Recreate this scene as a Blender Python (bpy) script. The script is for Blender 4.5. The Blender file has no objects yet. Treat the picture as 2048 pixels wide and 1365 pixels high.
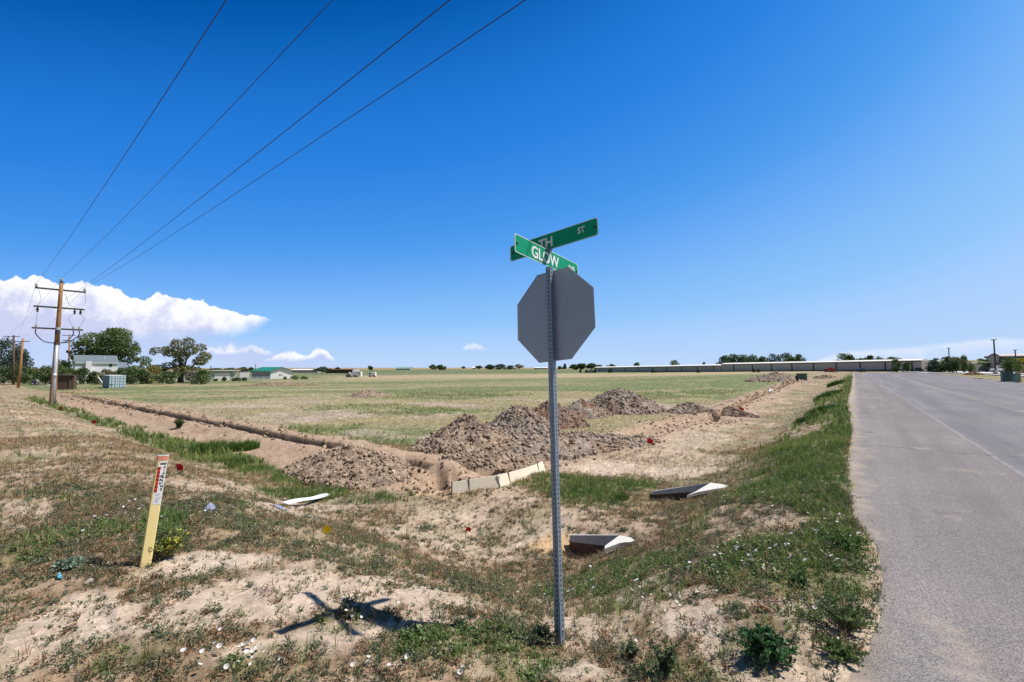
import bpy, math, random
import numpy as np
from mathutils import Vector, Matrix, Euler

S = bpy.context.scene
COL = S.collection
R = math.radians
# ------------------------------------------------------------------ camera
PITCH, FPX, CZ = R(3.33), 910.0, 1.75
cam_d = bpy.data.cameras.new('camera')
cam_d.sensor_width = 36.0
cam_d.lens = 36.0 * FPX / 2048.0
cam_d.clip_start = 0.05
cam_d.clip_end = 9000
cam = bpy.data.objects.new('camera', cam_d)
COL.objects.link(cam)
cam.location = (0, 0, CZ)
cam.rotation_euler = (R(90) + PITCH, 0, 0)
S.camera = cam
# ------------------------------------------------------------------ sun, sky, exposure
SUN = Vector((.518, .072, .882)).normalized()
sd = bpy.data.lights.new('sun', 'SUN')
sd.energy = 4.6
sd.angle = R(.53)
sd.color = (1.0, .95, .88)
so = bpy.data.objects.new('sun', sd)
COL.objects.link(so)
so.rotation_euler = SUN.to_track_quat('Z', 'Y').to_euler()
S.view_settings.view_transform = 'Standard'
S.view_settings.look = 'None'
EXPO = 2 ** .4
S.view_settings.exposure = .4
S.view_settings.gamma = 1.0
S.render.film_transparent = False
try:
    S.cycles.max_bounces = 6
    S.cycles.diffuse_bounces = 3
    S.cycles.transmission_bounces = 3
    S.cycles.use_denoising = True
except Exception:
    pass


def build_world():
    w = bpy.data.worlds.new('World')
    S.world = w
    w.use_nodes = True
    nt = w.node_tree
    nt.nodes.clear()
    N, L = nt.nodes.new, nt.links.new

    def put(sock, v):
        if isinstance(v, (int, float)):
            sock.default_value = v
        elif isinstance(v, tuple):
            sock.default_value = v
        else:
            L(v, sock)

    def m(op, a, b=0.0, c=0.0):
        n = N('ShaderNodeMath')
        n.operation = op
        put(n.inputs[0], a)
        put(n.inputs[1], b)
        put(n.inputs[2], c)
        return n.outputs[0]

    def step(x, lo, hi):
        n = N('ShaderNodeMapRange')
        n.interpolation_type = 'SMOOTHSTEP'
        put(n.inputs['Value'], x)
        put(n.inputs['From Min'], lo)
        put(n.inputs['From Max'], hi)
        return n.outputs['Result']

    def mixc(f, a, b):
        n = N('ShaderNodeMix')
        n.data_type = 'RGBA'
        put(n.inputs['Factor'], f)
        put(n.inputs['A'], a)
        put(n.inputs['B'], b)
        return n.outputs['Result']

    def noise(vec, scale, detail=6.0, rough=.6):
        n = N('ShaderNodeTexNoise')
        L(vec, n.inputs['Vector'])
        n.inputs['Scale'].default_value = scale
        n.inputs['Detail'].default_value = detail
        n.inputs['Roughness'].default_value = rough
        return n.outputs['Fac']

    def curve(x, pts, lo, hi):
        # x in picture-independent tangent units; pts (px, py) of the cloud outline as seen from the road
        n = N('ShaderNodeFloatCurve')
        c = n.mapping.curves[0]
        ps = [((p - 1024) / 910.0, (735 - q) / 910.0) for p, q in pts]
        ps = [((a + 1.4) / 2.8, b / .4 + .1) for a, b in ps]
        c.points[0].location = (0.0, max(0.0, ps[0][1]))
        c.points[1].location = (1.0, max(0.0, ps[-1][1]))
        for a, b in ps:
            c.points.new(a, max(0.0, b))
        for p in c.points:
            p.handle_type = 'VECTOR'
        n.mapping.update()
        L(m('DIVIDE', m('ADD', x, 1.4), 2.8), n.inputs['Value'])
        return m('MULTIPLY', m('SUBTRACT', n.outputs[0], .1), .4)

    tc = N('ShaderNodeTexCoord')
    sep = N('ShaderNodeSeparateXYZ')
    L(tc.outputs['Generated'], sep.inputs[0])
    X, Y, Z = sep.outputs
    yy = m('MAXIMUM', Y, .02)
    A = m('DIVIDE', X, yy)
    E = m('DIVIDE', Z, yy)
    front = step(Y, .05, .2)
    cv = N('ShaderNodeCombineXYZ')
    L(A, cv.inputs[0])
    L(E, cv.inputs[1])
    P = cv.outputs[0]
    cs = N('ShaderNodeCombineXYZ')
    L(A, cs.inputs[0])
    L(m('MULTIPLY', E, 3.0), cs.inputs[1])
    PS = cs.outputs[0]
    n1 = noise(P, 22, 9, .62)
    n2 = noise(P, 9, 5, .55)
    n3 = noise(PS, 14, 7, .6)
    # billows: rounded bumps for the crisp edge of the cumulus
    vo = N('ShaderNodeTexVoronoi')
    vo.feature = 'SMOOTH_F1'
    vo.inputs['Scale'].default_value = 34
    vo.inputs['Smoothness'].default_value = .35
    L(P, vo.inputs['Vector'])
    vo2 = N('ShaderNodeTexVoronoi')
    vo2.feature = 'SMOOTH_F1'
    vo2.inputs['Scale'].default_value = 78
    vo2.inputs['Smoothness'].default_value = .3
    L(P, vo2.inputs['Vector'])
    bill = m('ADD', m('MULTIPLY', vo.outputs['Distance'], .7), m('MULTIPLY', vo2.outputs['Distance'], .35))

    sky = N('ShaderNodeTexSky')
    sky.sky_type = 'NISHITA'
    sky.sun_disc = False
    sky.sun_elevation = math.asin(SUN.z)
    sky.sun_rotation = math.atan2(SUN.x, SUN.y)
    sky.altitude = 1500
    sky.air_density = 1.0
    sky.dust_density = .25
    sky.ozone_density = 3.0
    hs = N('ShaderNodeHueSaturation')
    hs.inputs['Saturation'].default_value = SKY_SAT
    hs.inputs['Hue'].default_value = .5
    hs.inputs['Value'].default_value = 1.0
    L(sky.outputs[0], hs.inputs['Color'])
    base = hs.outputs[0]
    K = 1.0 / SKY_STR

    def c(r, g, b):
        q = K * 1.149 / EXPO
        return (r * q, g * q, b * q, 1)

    # clear sky as it stood over the field: deep blue away from the sun, paler toward it and toward the horizon
    hor = m('SQRT', m('ADD', 1.0, m('MULTIPLY', A, A)))
    Ac = m('MAXIMUM', m('MINIMUM', A, 1.25), -1.25)
    eff = m('MULTIPLY', m('DIVIDE', E, hor), m('SUBTRACT', 1.0, m('MULTIPLY', Ac, .51)))
    cr = N('ShaderNodeValToRGB')
    els = cr.color_ramp.elements
    cr.color_ramp.interpolation = 'B_SPLINE'
    stops = [(0, (190, 216, 250)), (.03, (185, 214, 252)), (.10, (147, 201, 254)), (.25, (84, 160, 242)), (.36, (68, 147, 235)), (.50, (43, 130, 224)), (.66, (34, 120, 214)), (.86, (4, 94, 180)), (1.05, (0, 76, 158)), (1.28, (0, 66, 148))]
    lin = lambda q: ((q / 255 + .055) / 1.055) ** 2.4 if q > 10 else q / 255 / 12.92
    for n_, (p_, rgb) in enumerate(stops):
        e_ = els[n_] if n_ < 2 else els.new(p_ / 1.3)
        e_.position = p_ / 1.3
        e_.color = (*[lin(q) / EXPO for q in rgb], 1)
    L(m('DIVIDE', eff, 1.3), cr.inputs[0])
    sc_ = N('ShaderNodeMix')
    sc_.data_type = 'RGBA'
    sc_.blend_type = 'MULTIPLY'
    sc_.inputs['Factor'].default_value = 1.0
    L(cr.outputs[0], sc_.inputs['A'])
    sc_.inputs['B'].default_value = (K, K, K, 1)
    base = mixc(front, base, sc_.outputs['Result'])

    col = base

    def layer(col, top, bot, soft_t, soft_b, wob, opacity, white, grey, depth, crisp=True):
        edge = m('ADD', top, m('MULTIPLY', m('SUBTRACT', n1, .5), wob))
        if crisp:
            edge = m('ADD', edge, m('MULTIPLY', m('SUBTRACT', .36, bill), wob * 1.0))
        ft = m('SUBTRACT', edge, E)
        a = step(ft, 0.0, soft_t)
        lowe = m('ADD', bot, m('MULTIPLY', m('SUBTRACT', n3, .5), .022))
        b = step(m('SUBTRACT', E, lowe), 0.0, soft_b)
        al = m('MULTIPLY', m('MULTIPLY', a, b), m('MULTIPLY', front, opacity))
        d = m('ADD', m('DIVIDE', ft, depth), m('MULTIPLY', m('SUBTRACT', n2, .5), 1.5))
        d = m('ADD', d, m('MULTIPLY', m('SUBTRACT', n1, .5), 1.9))
        sh = step(d, .15, 1.15)
        return mixc(al, col, mixc(sh, white, grey))

    W = c(.90, .90, .94)
    G = c(.54, .57, .78)
    G2 = c(.48, .53, .77)
    none = [(-500, 990), (2600, 990)]
    # far veil under the anvil, low in the west
    veil_top = curve(A, [(-500, 600), (0, 640), (330, 648), (470, 668), (560, 690), (700, 712), (900, 735)], 0, 0)
    col = layer(col, veil_top, -.05, .05, .02, .012, .72, G2, c(.50, .60, .84), .08, False)
    top = curve(A, [(-600, 560), (-60, 556), (0, 550), (20, 543), (38, 556), (60, 545), (85, 550), (115, 565), (128, 558), (150, 554), (178, 561),
                    (187, 570), (215, 567), (240, 577), (262, 593), (290, 597), (302, 583), (320, 579), (335, 593),
                    (355, 598), (380, 592), (410, 600), (440, 615), (470, 619), (510, 624), (548, 634), (572, 660), (600, 780)], 0, 0)
    bot = curve(A, [(-600, 720), (0, 700), (200, 690), (300, 694), (400, 688), (470, 680), (510, 668), (535, 648), (560, 632), (600, 620)], 0, 0)
    col = layer(col, top, bot, .0045, .04, .018, .97, W, G, .08)
    t3 = curve(A, [(300, 790), (385, 735), (410, 690), (450, 684), (500, 682), (540, 692), (560, 735), (600, 790)], 0, 0)
    col = layer(col, t3, (735 - 712) / 910, .014, .012, .03, .8, W, G2, .03)
    t4 = curve(A, [(480, 790), (515, 722), (545, 708), (580, 698), (600, 695), (618, 698), (634, 690), (648, 690), (662, 700), (675, 730), (720, 790)], 0, 0)
    col = layer(col, t4, (735 - 724) / 910, .007, .012, .022, .9, W, G2, .03)
    t5 = curve(A, [(830, 790), (918, 700), (930, 684), (950, 683), (970, 688), (985, 705), (1040, 790)], 0, 0)
    col = layer(col, t5, (735 - 701) / 910, .008, .008, .02, .6, W, G2, .03)
    t6 = curve(A, [(780, 790), (835, 690), (850, 678), (868, 680), (880, 690), (930, 790)], 0, 0)
    col = layer(col, t6, (735 - 690) / 910, .02, .014, .02, .3, W, G2, .03)
    t7 = curve(A, [(1560, 760), (1640, 712), (1690, 699), (1720, 696), (1800, 692), (1870, 685), (1930, 678), (1990, 672), (2048, 674), (2200, 668), (2600, 690)], 0, 0)
    col = layer(col, t7, (735 - 745) / 910, .012, .02, .008, .55, c(.78, .80, .88), c(.56, .66, .86), .03, False)

    bg = N('ShaderNodeBackground')
    L(col, bg.inputs['Color'])
    bg.inputs['Strength'].default_value = SKY_STR
    out = N('ShaderNodeOutputWorld')
    L(bg.outputs[0], out.inputs['Surface'])


SKY_STR = .06
SKY_SAT = 1.15
build_world()

# ------------------------------------------------------------------ small helpers
rng = np.random.default_rng(11)
random.seed(5)
CT, ST = math.cos(PITCH), math.sin(PITCH)


def ray(px, py):
    xc = (px - 1024) / FPX
    yc = (682.5 - py) / FPX
    return np.array([xc, CT - yc * ST, ST + yc * CT])


def at_depth(px, py, d):
    r = ray(px, py)
    return np.array([0, 0, CZ]) + r * (d / r[1])


def sst(x, a, b):
    t = np.clip((np.asarray(x, float) - a) / (b - a), 0, 1)
    return t * t * (3 - 2 * t)


def _hash(i, j, s):
    h = (i.astype(np.int64) * 374761393 + j.astype(np.int64) * 668265263 + s * 974634777) & 0x7fffffff
    h = ((h ^ (h >> 13)) * 1274126177) & 0x7fffffff
    return ((h ^ (h >> 16)) & 0xffff) / 65535.0


def vnoise(x, y, s=0):
    x = np.asarray(x, float)
    y = np.asarray(y, float)
    i = np.floor(x)
    j = np.floor(y)
    fx = x - i
    fy = y - j
    fx = fx * fx * (3 - 2 * fx)
    fy = fy * fy * (3 - 2 * fy)
    a = _hash(i, j, s)
    b = _hash(i + 1, j, s)
    c = _hash(i, j + 1, s)
    d = _hash(i + 1, j + 1, s)
    return (a * (1 - fx) + b * fx) * (1 - fy) + (c * (1 - fx) + d * fx) * fy


def fbm(x, y, s=0, o=4, g=.5):
    t = 0.0
    a = 1.0
    n = 0.0
    for k in range(o):
        t = t + a * vnoise(x * 2 ** k + 17.3 * k, y * 2 ** k - 9.1 * k, s + k)
        n += a
        a *= g
    return t / n


# ------------------------------------------------------------------ lie of the land
# U runs along the road on the right, V along the ditch and power line on the left
UX, UY = .60, .80


def uv(x, y):
    return UX * x + UY * y, -UY * x + UX * y


def xy(u, v):
    return UX * u - UY * v, UY * u + UX * v


def _smooth_table(xs, ys, lo, hi, sig=.3):
    g = np.arange(lo - 5, hi + 5, .05)
    t = np.interp(g, xs, ys)
    k = np.arange(-30, 31) * .05
    w = np.exp(-k * k / (2 * sig * sig))
    w /= w.sum()
    t = np.convolve(np.pad(t, 30, mode='edge'), w, 'valid')
    return g, t


TL = _smooth_table([-30, -7.2, -6.0, -5.0, -4.0, -3.1, -2.4, -1.5, -.6, .9, 2.2, 60],
                   [0.04, 0, -.16, -.55, -1.10, -1.38, -1.34, -.98, -.92, -.95, -1.15, -1.15], -30, 60)
TR = _smooth_table([-30, 0, .7, 1.7, 3.0, 4.2, 5.6, 7.0, 9.0, 60],
                   [0, 0, -.04, -.42, -1.02, -1.25, -1.22, -1.02, -1.12, -1.15], -30, 60)
AZT = np.radians([-180, -90, -60, -48, -30, -20, -5, 10, 20, 28, 33, 36, 41, 48, 62, 90, 180])
ZMID = np.array([-2.0, -2.2, -2.3, -2.3, -2.15, -2.05, -1.75, -1.25, -.6, 0, .3, .34, .45, .5, .5, .3, -2.0])
AZF = np.radians([-180, -60, -48, -25, -12, 5, 17, 24, 30, 38, 42, 47, 60, 180])
ZFAR = np.array([0, -3.0, -3.0, -1.6, -.5, .6, 3.0, 4.5, 5.0, 6.5, 11, 12, 10, 0])


def H0(x, y):
    x = np.asarray(x, float)
    y = np.asarray(y, float)
    u, v = uv(x, y)
    s = u - (8.96 + .0354 * (v - 10))
    a = np.interp(s, *TL)
    b = np.interp(v, *TR)
    k = .35
    h = np.maximum(k - np.abs(a - b), 0) / k
    z = np.maximum(a, b) + h * h * k / 4
    r = np.hypot(x, y)
    az = np.arctan2(x, y)
    z = z + (np.interp(az, AZT, ZMID) - z) * sst(r, 38, 125)
    z = z + (np.interp(az, AZF, ZFAR) - z) * sst(r, 240, 900)
    return z


def march(fn, px, py):
    r = ray(px, py)
    t = np.exp(np.linspace(math.log(.5), math.log(5000), 4000))
    p = np.array([0, 0, CZ])[:, None] + r[:, None] * t
    below = p[2] < fn(p[0], p[1])
    i = int(np.argmax(below)) if below.any() else len(t) - 1
    lo, hi = t[max(i - 1, 0)], t[i]
    for _ in range(24):
        mid = (lo + hi) / 2
        q = np.array([0, 0, CZ]) + r * mid
        if q[2] < fn(q[0], q[1]):
            hi = mid
        else:
            lo = mid
    return np.array([0, 0, CZ]) + r * hi


def g0(px, py):
    return march(H0, px, py)


def polyline(pts):
    return np.array([g0(*p)[:2] for p in pts])


def dist_poly(x, y, P):
    """distance to an open polyline, signed: positive on the far side (larger U or V) of it"""
    best = np.full(np.shape(x), 1e9)
    sg = np.ones(np.shape(x))
    al = np.zeros(np.shape(x))
    acc = 0.0
    for a, b in zip(P[:-1], P[1:]):
        d = b - a
        L2 = d @ d
        t = np.clip(((x - a[0]) * d[0] + (y - a[1]) * d[1]) / L2, 0, 1)
        dx = x - (a[0] + t * d[0])
        dy = y - (a[1] + t * d[1])
        q = np.hypot(dx, dy)
        c = np.sign(d[0] * dy - d[1] * dx)
        m_ = q < best
        best = np.where(m_, q, best)
        sg = np.where(m_, c, sg)
        al = np.where(m_, acc + t * math.sqrt(L2), al)
        acc += math.sqrt(L2)
    return best, sg, al, acc


TRL = polyline([(846, 930), (780, 919), (720, 905), (660, 894), (600, 882), (540, 870), (480, 858), (400, 842), (300, 823), (230, 809), (180, 799), (138, 792)])
TRR = polyline([(1425, 836), (1450, 823), (1480, 808), (1520, 791), (1550, 778), (1580, 766), (1600, 760)])


def blob(px, py, rx, ry):
    """an elliptical patch of ground: centre, half axes measured on the ground"""
    c = g0(px, py)
    a = g0(px, py - ry)
    b = g0(px, py + ry)
    d = c[1]
    rad = math.hypot(a[0] - b[0], a[1] - b[1]) / 2
    az = math.atan2(c[0], c[1])
    return c[0], c[1], max(rx * d / FPX * math.cos(az), .05), max(rad, .05), az


def blobs(x, y, lst, wob=.45, nf=1.6):
    out = np.zeros(np.shape(x))
    n = fbm(x * nf, y * nf, 41, 4) - .5
    for (cx, cy, a, b, az, w) in lst:
        dx = x - cx
        dy = y - cy
        p = (dx * math.cos(az) - dy * math.sin(az)) / a
        q = (dx * math.sin(az) + dy * math.cos(az)) / b
        d = np.sqrt(p * p + q * q) + n * wob * 2
        out = np.maximum(out, w * (1 - sst(d, .65, 1.15)))
    return out


def BL(rows):
    return [blob(*r[:4]) + (r[4],) for r in rows]


GREEN = BL([(620, 988, 110, 16, .95), (1180, 985, 95, 26, 1), (1120, 965, 60, 18, .8), (1260, 968, 60, 12, .8), (1080, 975, 50, 12, .6),
            (470, 905, 60, 22, 1), (540, 925, 60, 25, .9), (590, 950, 60, 25, .9), (760, 1000, 90, 14, .7),
            (100, 985, 130, 24, .45), (420, 1010, 120, 22, .5), (560, 1070, 130, 30, .5), (880, 1065, 70, 24, .7),
            (930, 1080, 90, 24, .6), (700, 1100, 160, 30, .55), (60, 1090, 80, 40, .5), (200, 1060, 120, 25, .5),
            (330, 1060, 60, 40, .9), (690, 1240, 90, 30, .55), (560, 1310, 120, 40, .6), (300, 1300, 120, 30, .5),
            (880, 1290, 160, 40, .75), (1000, 1200, 110, 60, .6), (1040, 1330, 110, 40, .6), (1270, 1200, 120, 40, .85), (1250, 1150, 220, 40, .75),
            (1480, 1120, 150, 50, .75), (1600, 1110, 70, 24, .7), (1680, 1250, 50, 40, .6), (1500, 1310, 60, 40, .6), (1360, 1340, 110, 30, .6),
            (1640, 830, 30, 14, 1), (1655, 795, 26, 10, 1), (1690, 1085, 40, 22, .9), (820, 822, 110, 9, .8), (720, 815, 120, 8, .7), (900, 790, 160, 7, .8),
            (1420, 785, 70, 6, .8), (1310, 792, 60, 10, .7), (640, 860, 90, 10, .6), (760, 880, 80, 12, .5)])
BARE = BL([(430, 1125, 170, 26, 1), (150, 1240, 180, 60, .9), (520, 1190, 260, 60, .8), (760, 1180, 200, 30, .8), (620, 1280, 180, 30, .85),
           (860, 1250, 130, 30, .6), (1390, 1235, 90, 35, .9), (1660, 1190, 70, 40, 1), (1610, 1225, 70, 40, .95), (1700, 1270, 60, 20, .8), (700, 1262, 150, 26, .9), (1720, 1150, 40, 40, 1), (1560, 1350, 140, 30, .95), (1700, 1330, 60, 30, 1), (1620, 1260, 50, 40, .8), (1440, 1290, 60, 30, .7), (1130, 1340, 110, 22, .8),
           (1740, 1100, 40, 60, .8), (1160, 1260, 90, 40, .5), (60, 1025, 60, 30, .5), (1180, 930, 120, 22, .9), (1350, 920, 130, 25, .6), (1300, 940, 200, 14, .8), (1270, 1125, 60, 14, .7),
           (960, 1010, 140, 20, .5), (860, 860, 70, 18, .9), (800, 850, 100, 12, .7), (700, 845, 140, 12, .5), (620, 838, 90, 8, .6), (880, 1070, 30, 14, .6),
           (1100, 1085, 90, 18, .7), (1350, 870, 110, 26, .6), (1420, 850, 70, 16, .6)])
PITS = [(g0(862, 952), .85, .36), (g0(905, 962), .8, .22), (g0(1165, 1100), .34, .22), (g0(1306, 996), .3, .12)]
DIG = polyline([(905, 950), (985, 935), (1080, 915), (1180, 895), (1290, 862), (1370, 842), (1425, 838)])


def features(x, y):
    dz = np.zeros(np.shape(x))
    wl = fbm(x * 1.3, y * 1.3, 7, 3) - .5
    d, sg, al, tot = dist_poly(x, y, TRL)
    w = .26 + .1 * wl
    dz = dz - .62 * (1 - sst(d + wl * .16, w * .7, w * 1.25)) * (1 - .45 * sst(al, 20, 55)) * (1 - sst(d * 0 + al, tot - .5, tot)) * sst(al + .6 * wl, -.3, .7)
    # loose soil thrown up in low lips either side of the cut
    dz = dz + (.05 + .02 * (sg < 0)) * np.exp(-((d - .70) / .36) ** 2) * (.5 + fbm(x * 2.2, y * 2.2, 3, 3))
    d2, sg2, al2, tot2 = dist_poly(x, y, TRR)
    w2 = .20 + .08 * wl
    dz = dz - .9 * (1 - sst(d2 + wl * .12, w2 * .75, w2 * 1.25)) * (1 - sst(al2, tot2 - 1, tot2))
    dz = dz + (.02 + .10 * (sg2 > 0)) * np.exp(-((d2 - .62) / .40) ** 2) * (.5 + fbm(x * 2.2, y * 2.2, 4, 3))
    d3, sg3, al3, tot3 = dist_poly(x, y, DIG)
    n = fbm(x * 2.5, y * 2.5, 23, 4) - .5
    dz = dz - .22 * (1 - sst(d3 + n * .6, .35, 1.0))
    for p, r, h in PITS:
        q = np.hypot(x - p[0], y - p[1]) / r + n * .8
        dz = dz - h * (1 - sst(q, .3, 1.1))
    r = np.hypot(x, y)
    dz = dz + (fbm(x * .55, y * .55, 61, 3) - .5) * .16 * sst(r, 2.5, 8) * (1 - sst(r, 60, 160))
    dz = dz + (fbm(x * 2.7, y * 2.7, 62, 4) - .5) * .075 * (1 - sst(r, 25, 60)) * sst(uv(x, y)[1], -.1, .3)
    dz = dz + (fbm(x * 11, y * 11, 63, 3) - .5) * .022 * (1 - sst(r, 8, 20)) * sst(uv(x, y)[1], -.1, .3)
    return dz


EDGE = np.array([(1690, 746), (1693, 790), (1697, 830), (1701, 862), (1692, 900), (1688, 940), (1690, 985), (1690, 1020), (1704, 1050), (1738, 1090), (1746, 1130), (1745, 1180), (1738, 1240), (1712, 1290), (1660, 1338), (1636, 1366), (1600, 1400), (1540, 1460), (1440, 1560)], float)
_e = []
for _p in EDGE:
    _r = ray(*_p)
    _q = np.array([0, 0, CZ]) + _r * (-CZ / _r[2])
    _e.append(uv(_q[0], _q[1]))
_e = np.array(sorted(_e))
_e = _e[(_e[:, 0] < 60)]


def road_edge(u):
    e = np.interp(u, _e[:, 0], _e[:, 1])
    far = sst(u, 20, 55)
    e = e * (1 - far) + (_e[_e[:, 0] > 8][:, 1].mean()) * far
    return e


def edge_wobble(u):
    return (fbm(u * 2.3, u * 0 + 3.3, 77, 4) - .5) * .16


RW = 13.6


def H(x, y):
    z = H0(x, y) + features(x, y)
    return z


def H_ground(x, y):
    z = H(x, y)
    u, v = uv(x, y)
    e = road_edge(u) + edge_wobble(u)
    inside = sst(e - v, .02, .25) * (1 - sst(u, 150, 151))* sst(v, -RW - .6, -RW - .2)
    return z - .07 * inside


def gp(px, py):
    return march(H, px, py)


def depth_of(px, py):
    return gp(px, py)[1]


# ------------------------------------------------------------------ mesh helpers
def link(o, parent=None):
    COL.objects.link(o)
    if parent is not None:
        o.parent = parent
    return o


def tag(o, label=None, cat=None, group=None, kind=None):
    if label:
        o['label'] = label
    if cat:
        o['category'] = cat
    if group:
        o['group'] = group
    if kind:
        o['kind'] = kind
    return o


def empty(name, loc, rz=0.0, label=None, cat=None, group=None):
    o = bpy.data.objects.new(name, None)
    o.location = loc
    o.rotation_euler = (0, 0, rz)
    link(o)
    return tag(o, label, cat, group)


class MB:
    """collects shapes; build() links them as ONE mesh object"""

    def __init__(s):
        s.v = []
        s.f = []

    def add(s, vs, fs):
        o = len(s.v)
        s.v += [tuple(float(c) for c in p) for p in vs]
        s.f += [tuple(i + o for i in f) for f in fs]
        return s

    def box(s, c, size, rot=None):
        a, b, d = size[0] / 2, size[1] / 2, size[2] / 2
        vs = [Vector((x, y, z)) for z in (-d, d) for y in (-b, b) for x in (-a, a)]
        if rot is not None:
            vs = [rot @ q for q in vs]
        vs = [q + Vector(c) for q in vs]
        return s.add(vs, [(0, 2, 3, 1), (4, 5, 7, 6), (0, 1, 5, 4), (2, 6, 7, 3), (0, 4, 6, 2), (1, 3, 7, 5)])

    def span(s, x0, x1, y0, y1, z0, z1):
        return s.box(((x0 + x1) / 2, (y0 + y1) / 2, (z0 + z1) / 2), (abs(x1 - x0), abs(y1 - y0), abs(z1 - z0)))

    def tube(s, pts, rad, n=8, cap=True):
        pts = [Vector(p) for p in pts]
        if not isinstance(rad, (list, tuple, np.ndarray)):
            rad = [rad] * len(pts)
        vs = []
        for i, p in enumerate(pts):
            t = (pts[min(i + 1, len(pts) - 1)] - pts[max(i - 1, 0)])
            if t.length < 1e-9:
                t = Vector((0, 0, 1))
            t.normalize()
            a = t.cross(Vector((0, 0, 1)) if abs(t.z) < .9 else Vector((1, 0, 0))).normalized()
            b = t.cross(a)
            for k in range(n):
                q = 2 * math.pi * k / n
                vs.append(p + (a * math.cos(q) + b * math.sin(q)) * rad[i])
        fs = []
        for i in range(len(pts) - 1):
            for k in range(n):
                fs.append((i * n + k, i * n + (k + 1) % n, (i + 1) * n + (k + 1) % n, (i + 1) * n + k))
        if cap:
            fs.append(tuple(range(n - 1, -1, -1)))
            fs.append(tuple(range((len(pts) - 1) * n, len(pts) * n)))
        return s.add(vs, fs)

    def lathe(s, c, prof, n=12):
        """prof: (radius, z) pairs"""
        return s.tube([(c[0], c[1], c[2] + z) for r, z in prof], [r for r, z in prof], n)

    def prism(s, poly, fn):
        """poly: 2-D outline; fn(p, side) -> 3-D point for side 0 and 1"""
        n = len(poly)
        vs = [fn(p, 0) for p in poly] + [fn(p, 1) for p in poly]
        fs = [tuple(range(n - 1, -1, -1)), tuple(range(n, 2 * n))]
        fs += [(i, (i + 1) % n, n + (i + 1) % n, n + i) for i in range(n)]
        return s.add(vs, fs)

    def build(s, name, mat, parent=None, smooth=False, bevel=0.0):
        me = bpy.data.meshes.new(name)
        me.from_pydata(s.v, [], s.f)
        me.materials.append(mat)
        if smooth:
            me.polygons.foreach_set('use_smooth', [True] * len(me.polygons))
        me.update()
        o = bpy.data.objects.new(name, me)
        if bevel > 0:
            md = o.modifiers.new('bevel', 'BEVEL')
            md.width = bevel
            md.segments = 2
            md.limit_method = 'ANGLE'
        return link(o, parent)


def np_mesh(name, V, Fq, mat, parent=None, col=None, smooth=False):
    """V (n,3); Fq (m,k) equal-sided faces; col (n,3) vertex colour"""
    me = bpy.data.meshes.new(name)
    V = np.asarray(V, np.float32)
    Fq = np.asarray(Fq, np.int32)
    k = Fq.shape[1]
    me.vertices.add(len(V))
    me.vertices.foreach_set('co', V.ravel())
    me.loops.add(Fq.size)
    me.loops.foreach_set('vertex_index', Fq.ravel())
    me.polygons.add(len(Fq))
    me.polygons.foreach_set('loop_start', np.arange(0, Fq.size, k, dtype=np.int32))
    if smooth:
        me.polygons.foreach_set('use_smooth', np.ones(len(Fq), bool))
    if col is not None:
        a = me.attributes.new('Col', 'FLOAT_COLOR', 'POINT')
        c4 = np.ones((len(V), 4), np.float32)
        c4[:, :3] = col
        a.data.foreach_set('color', c4.ravel())
    me.materials.append(mat)
    me.update(calc_edges=True)
    o = bpy.data.objects.new(name, me)
    return link(o, parent)


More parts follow.
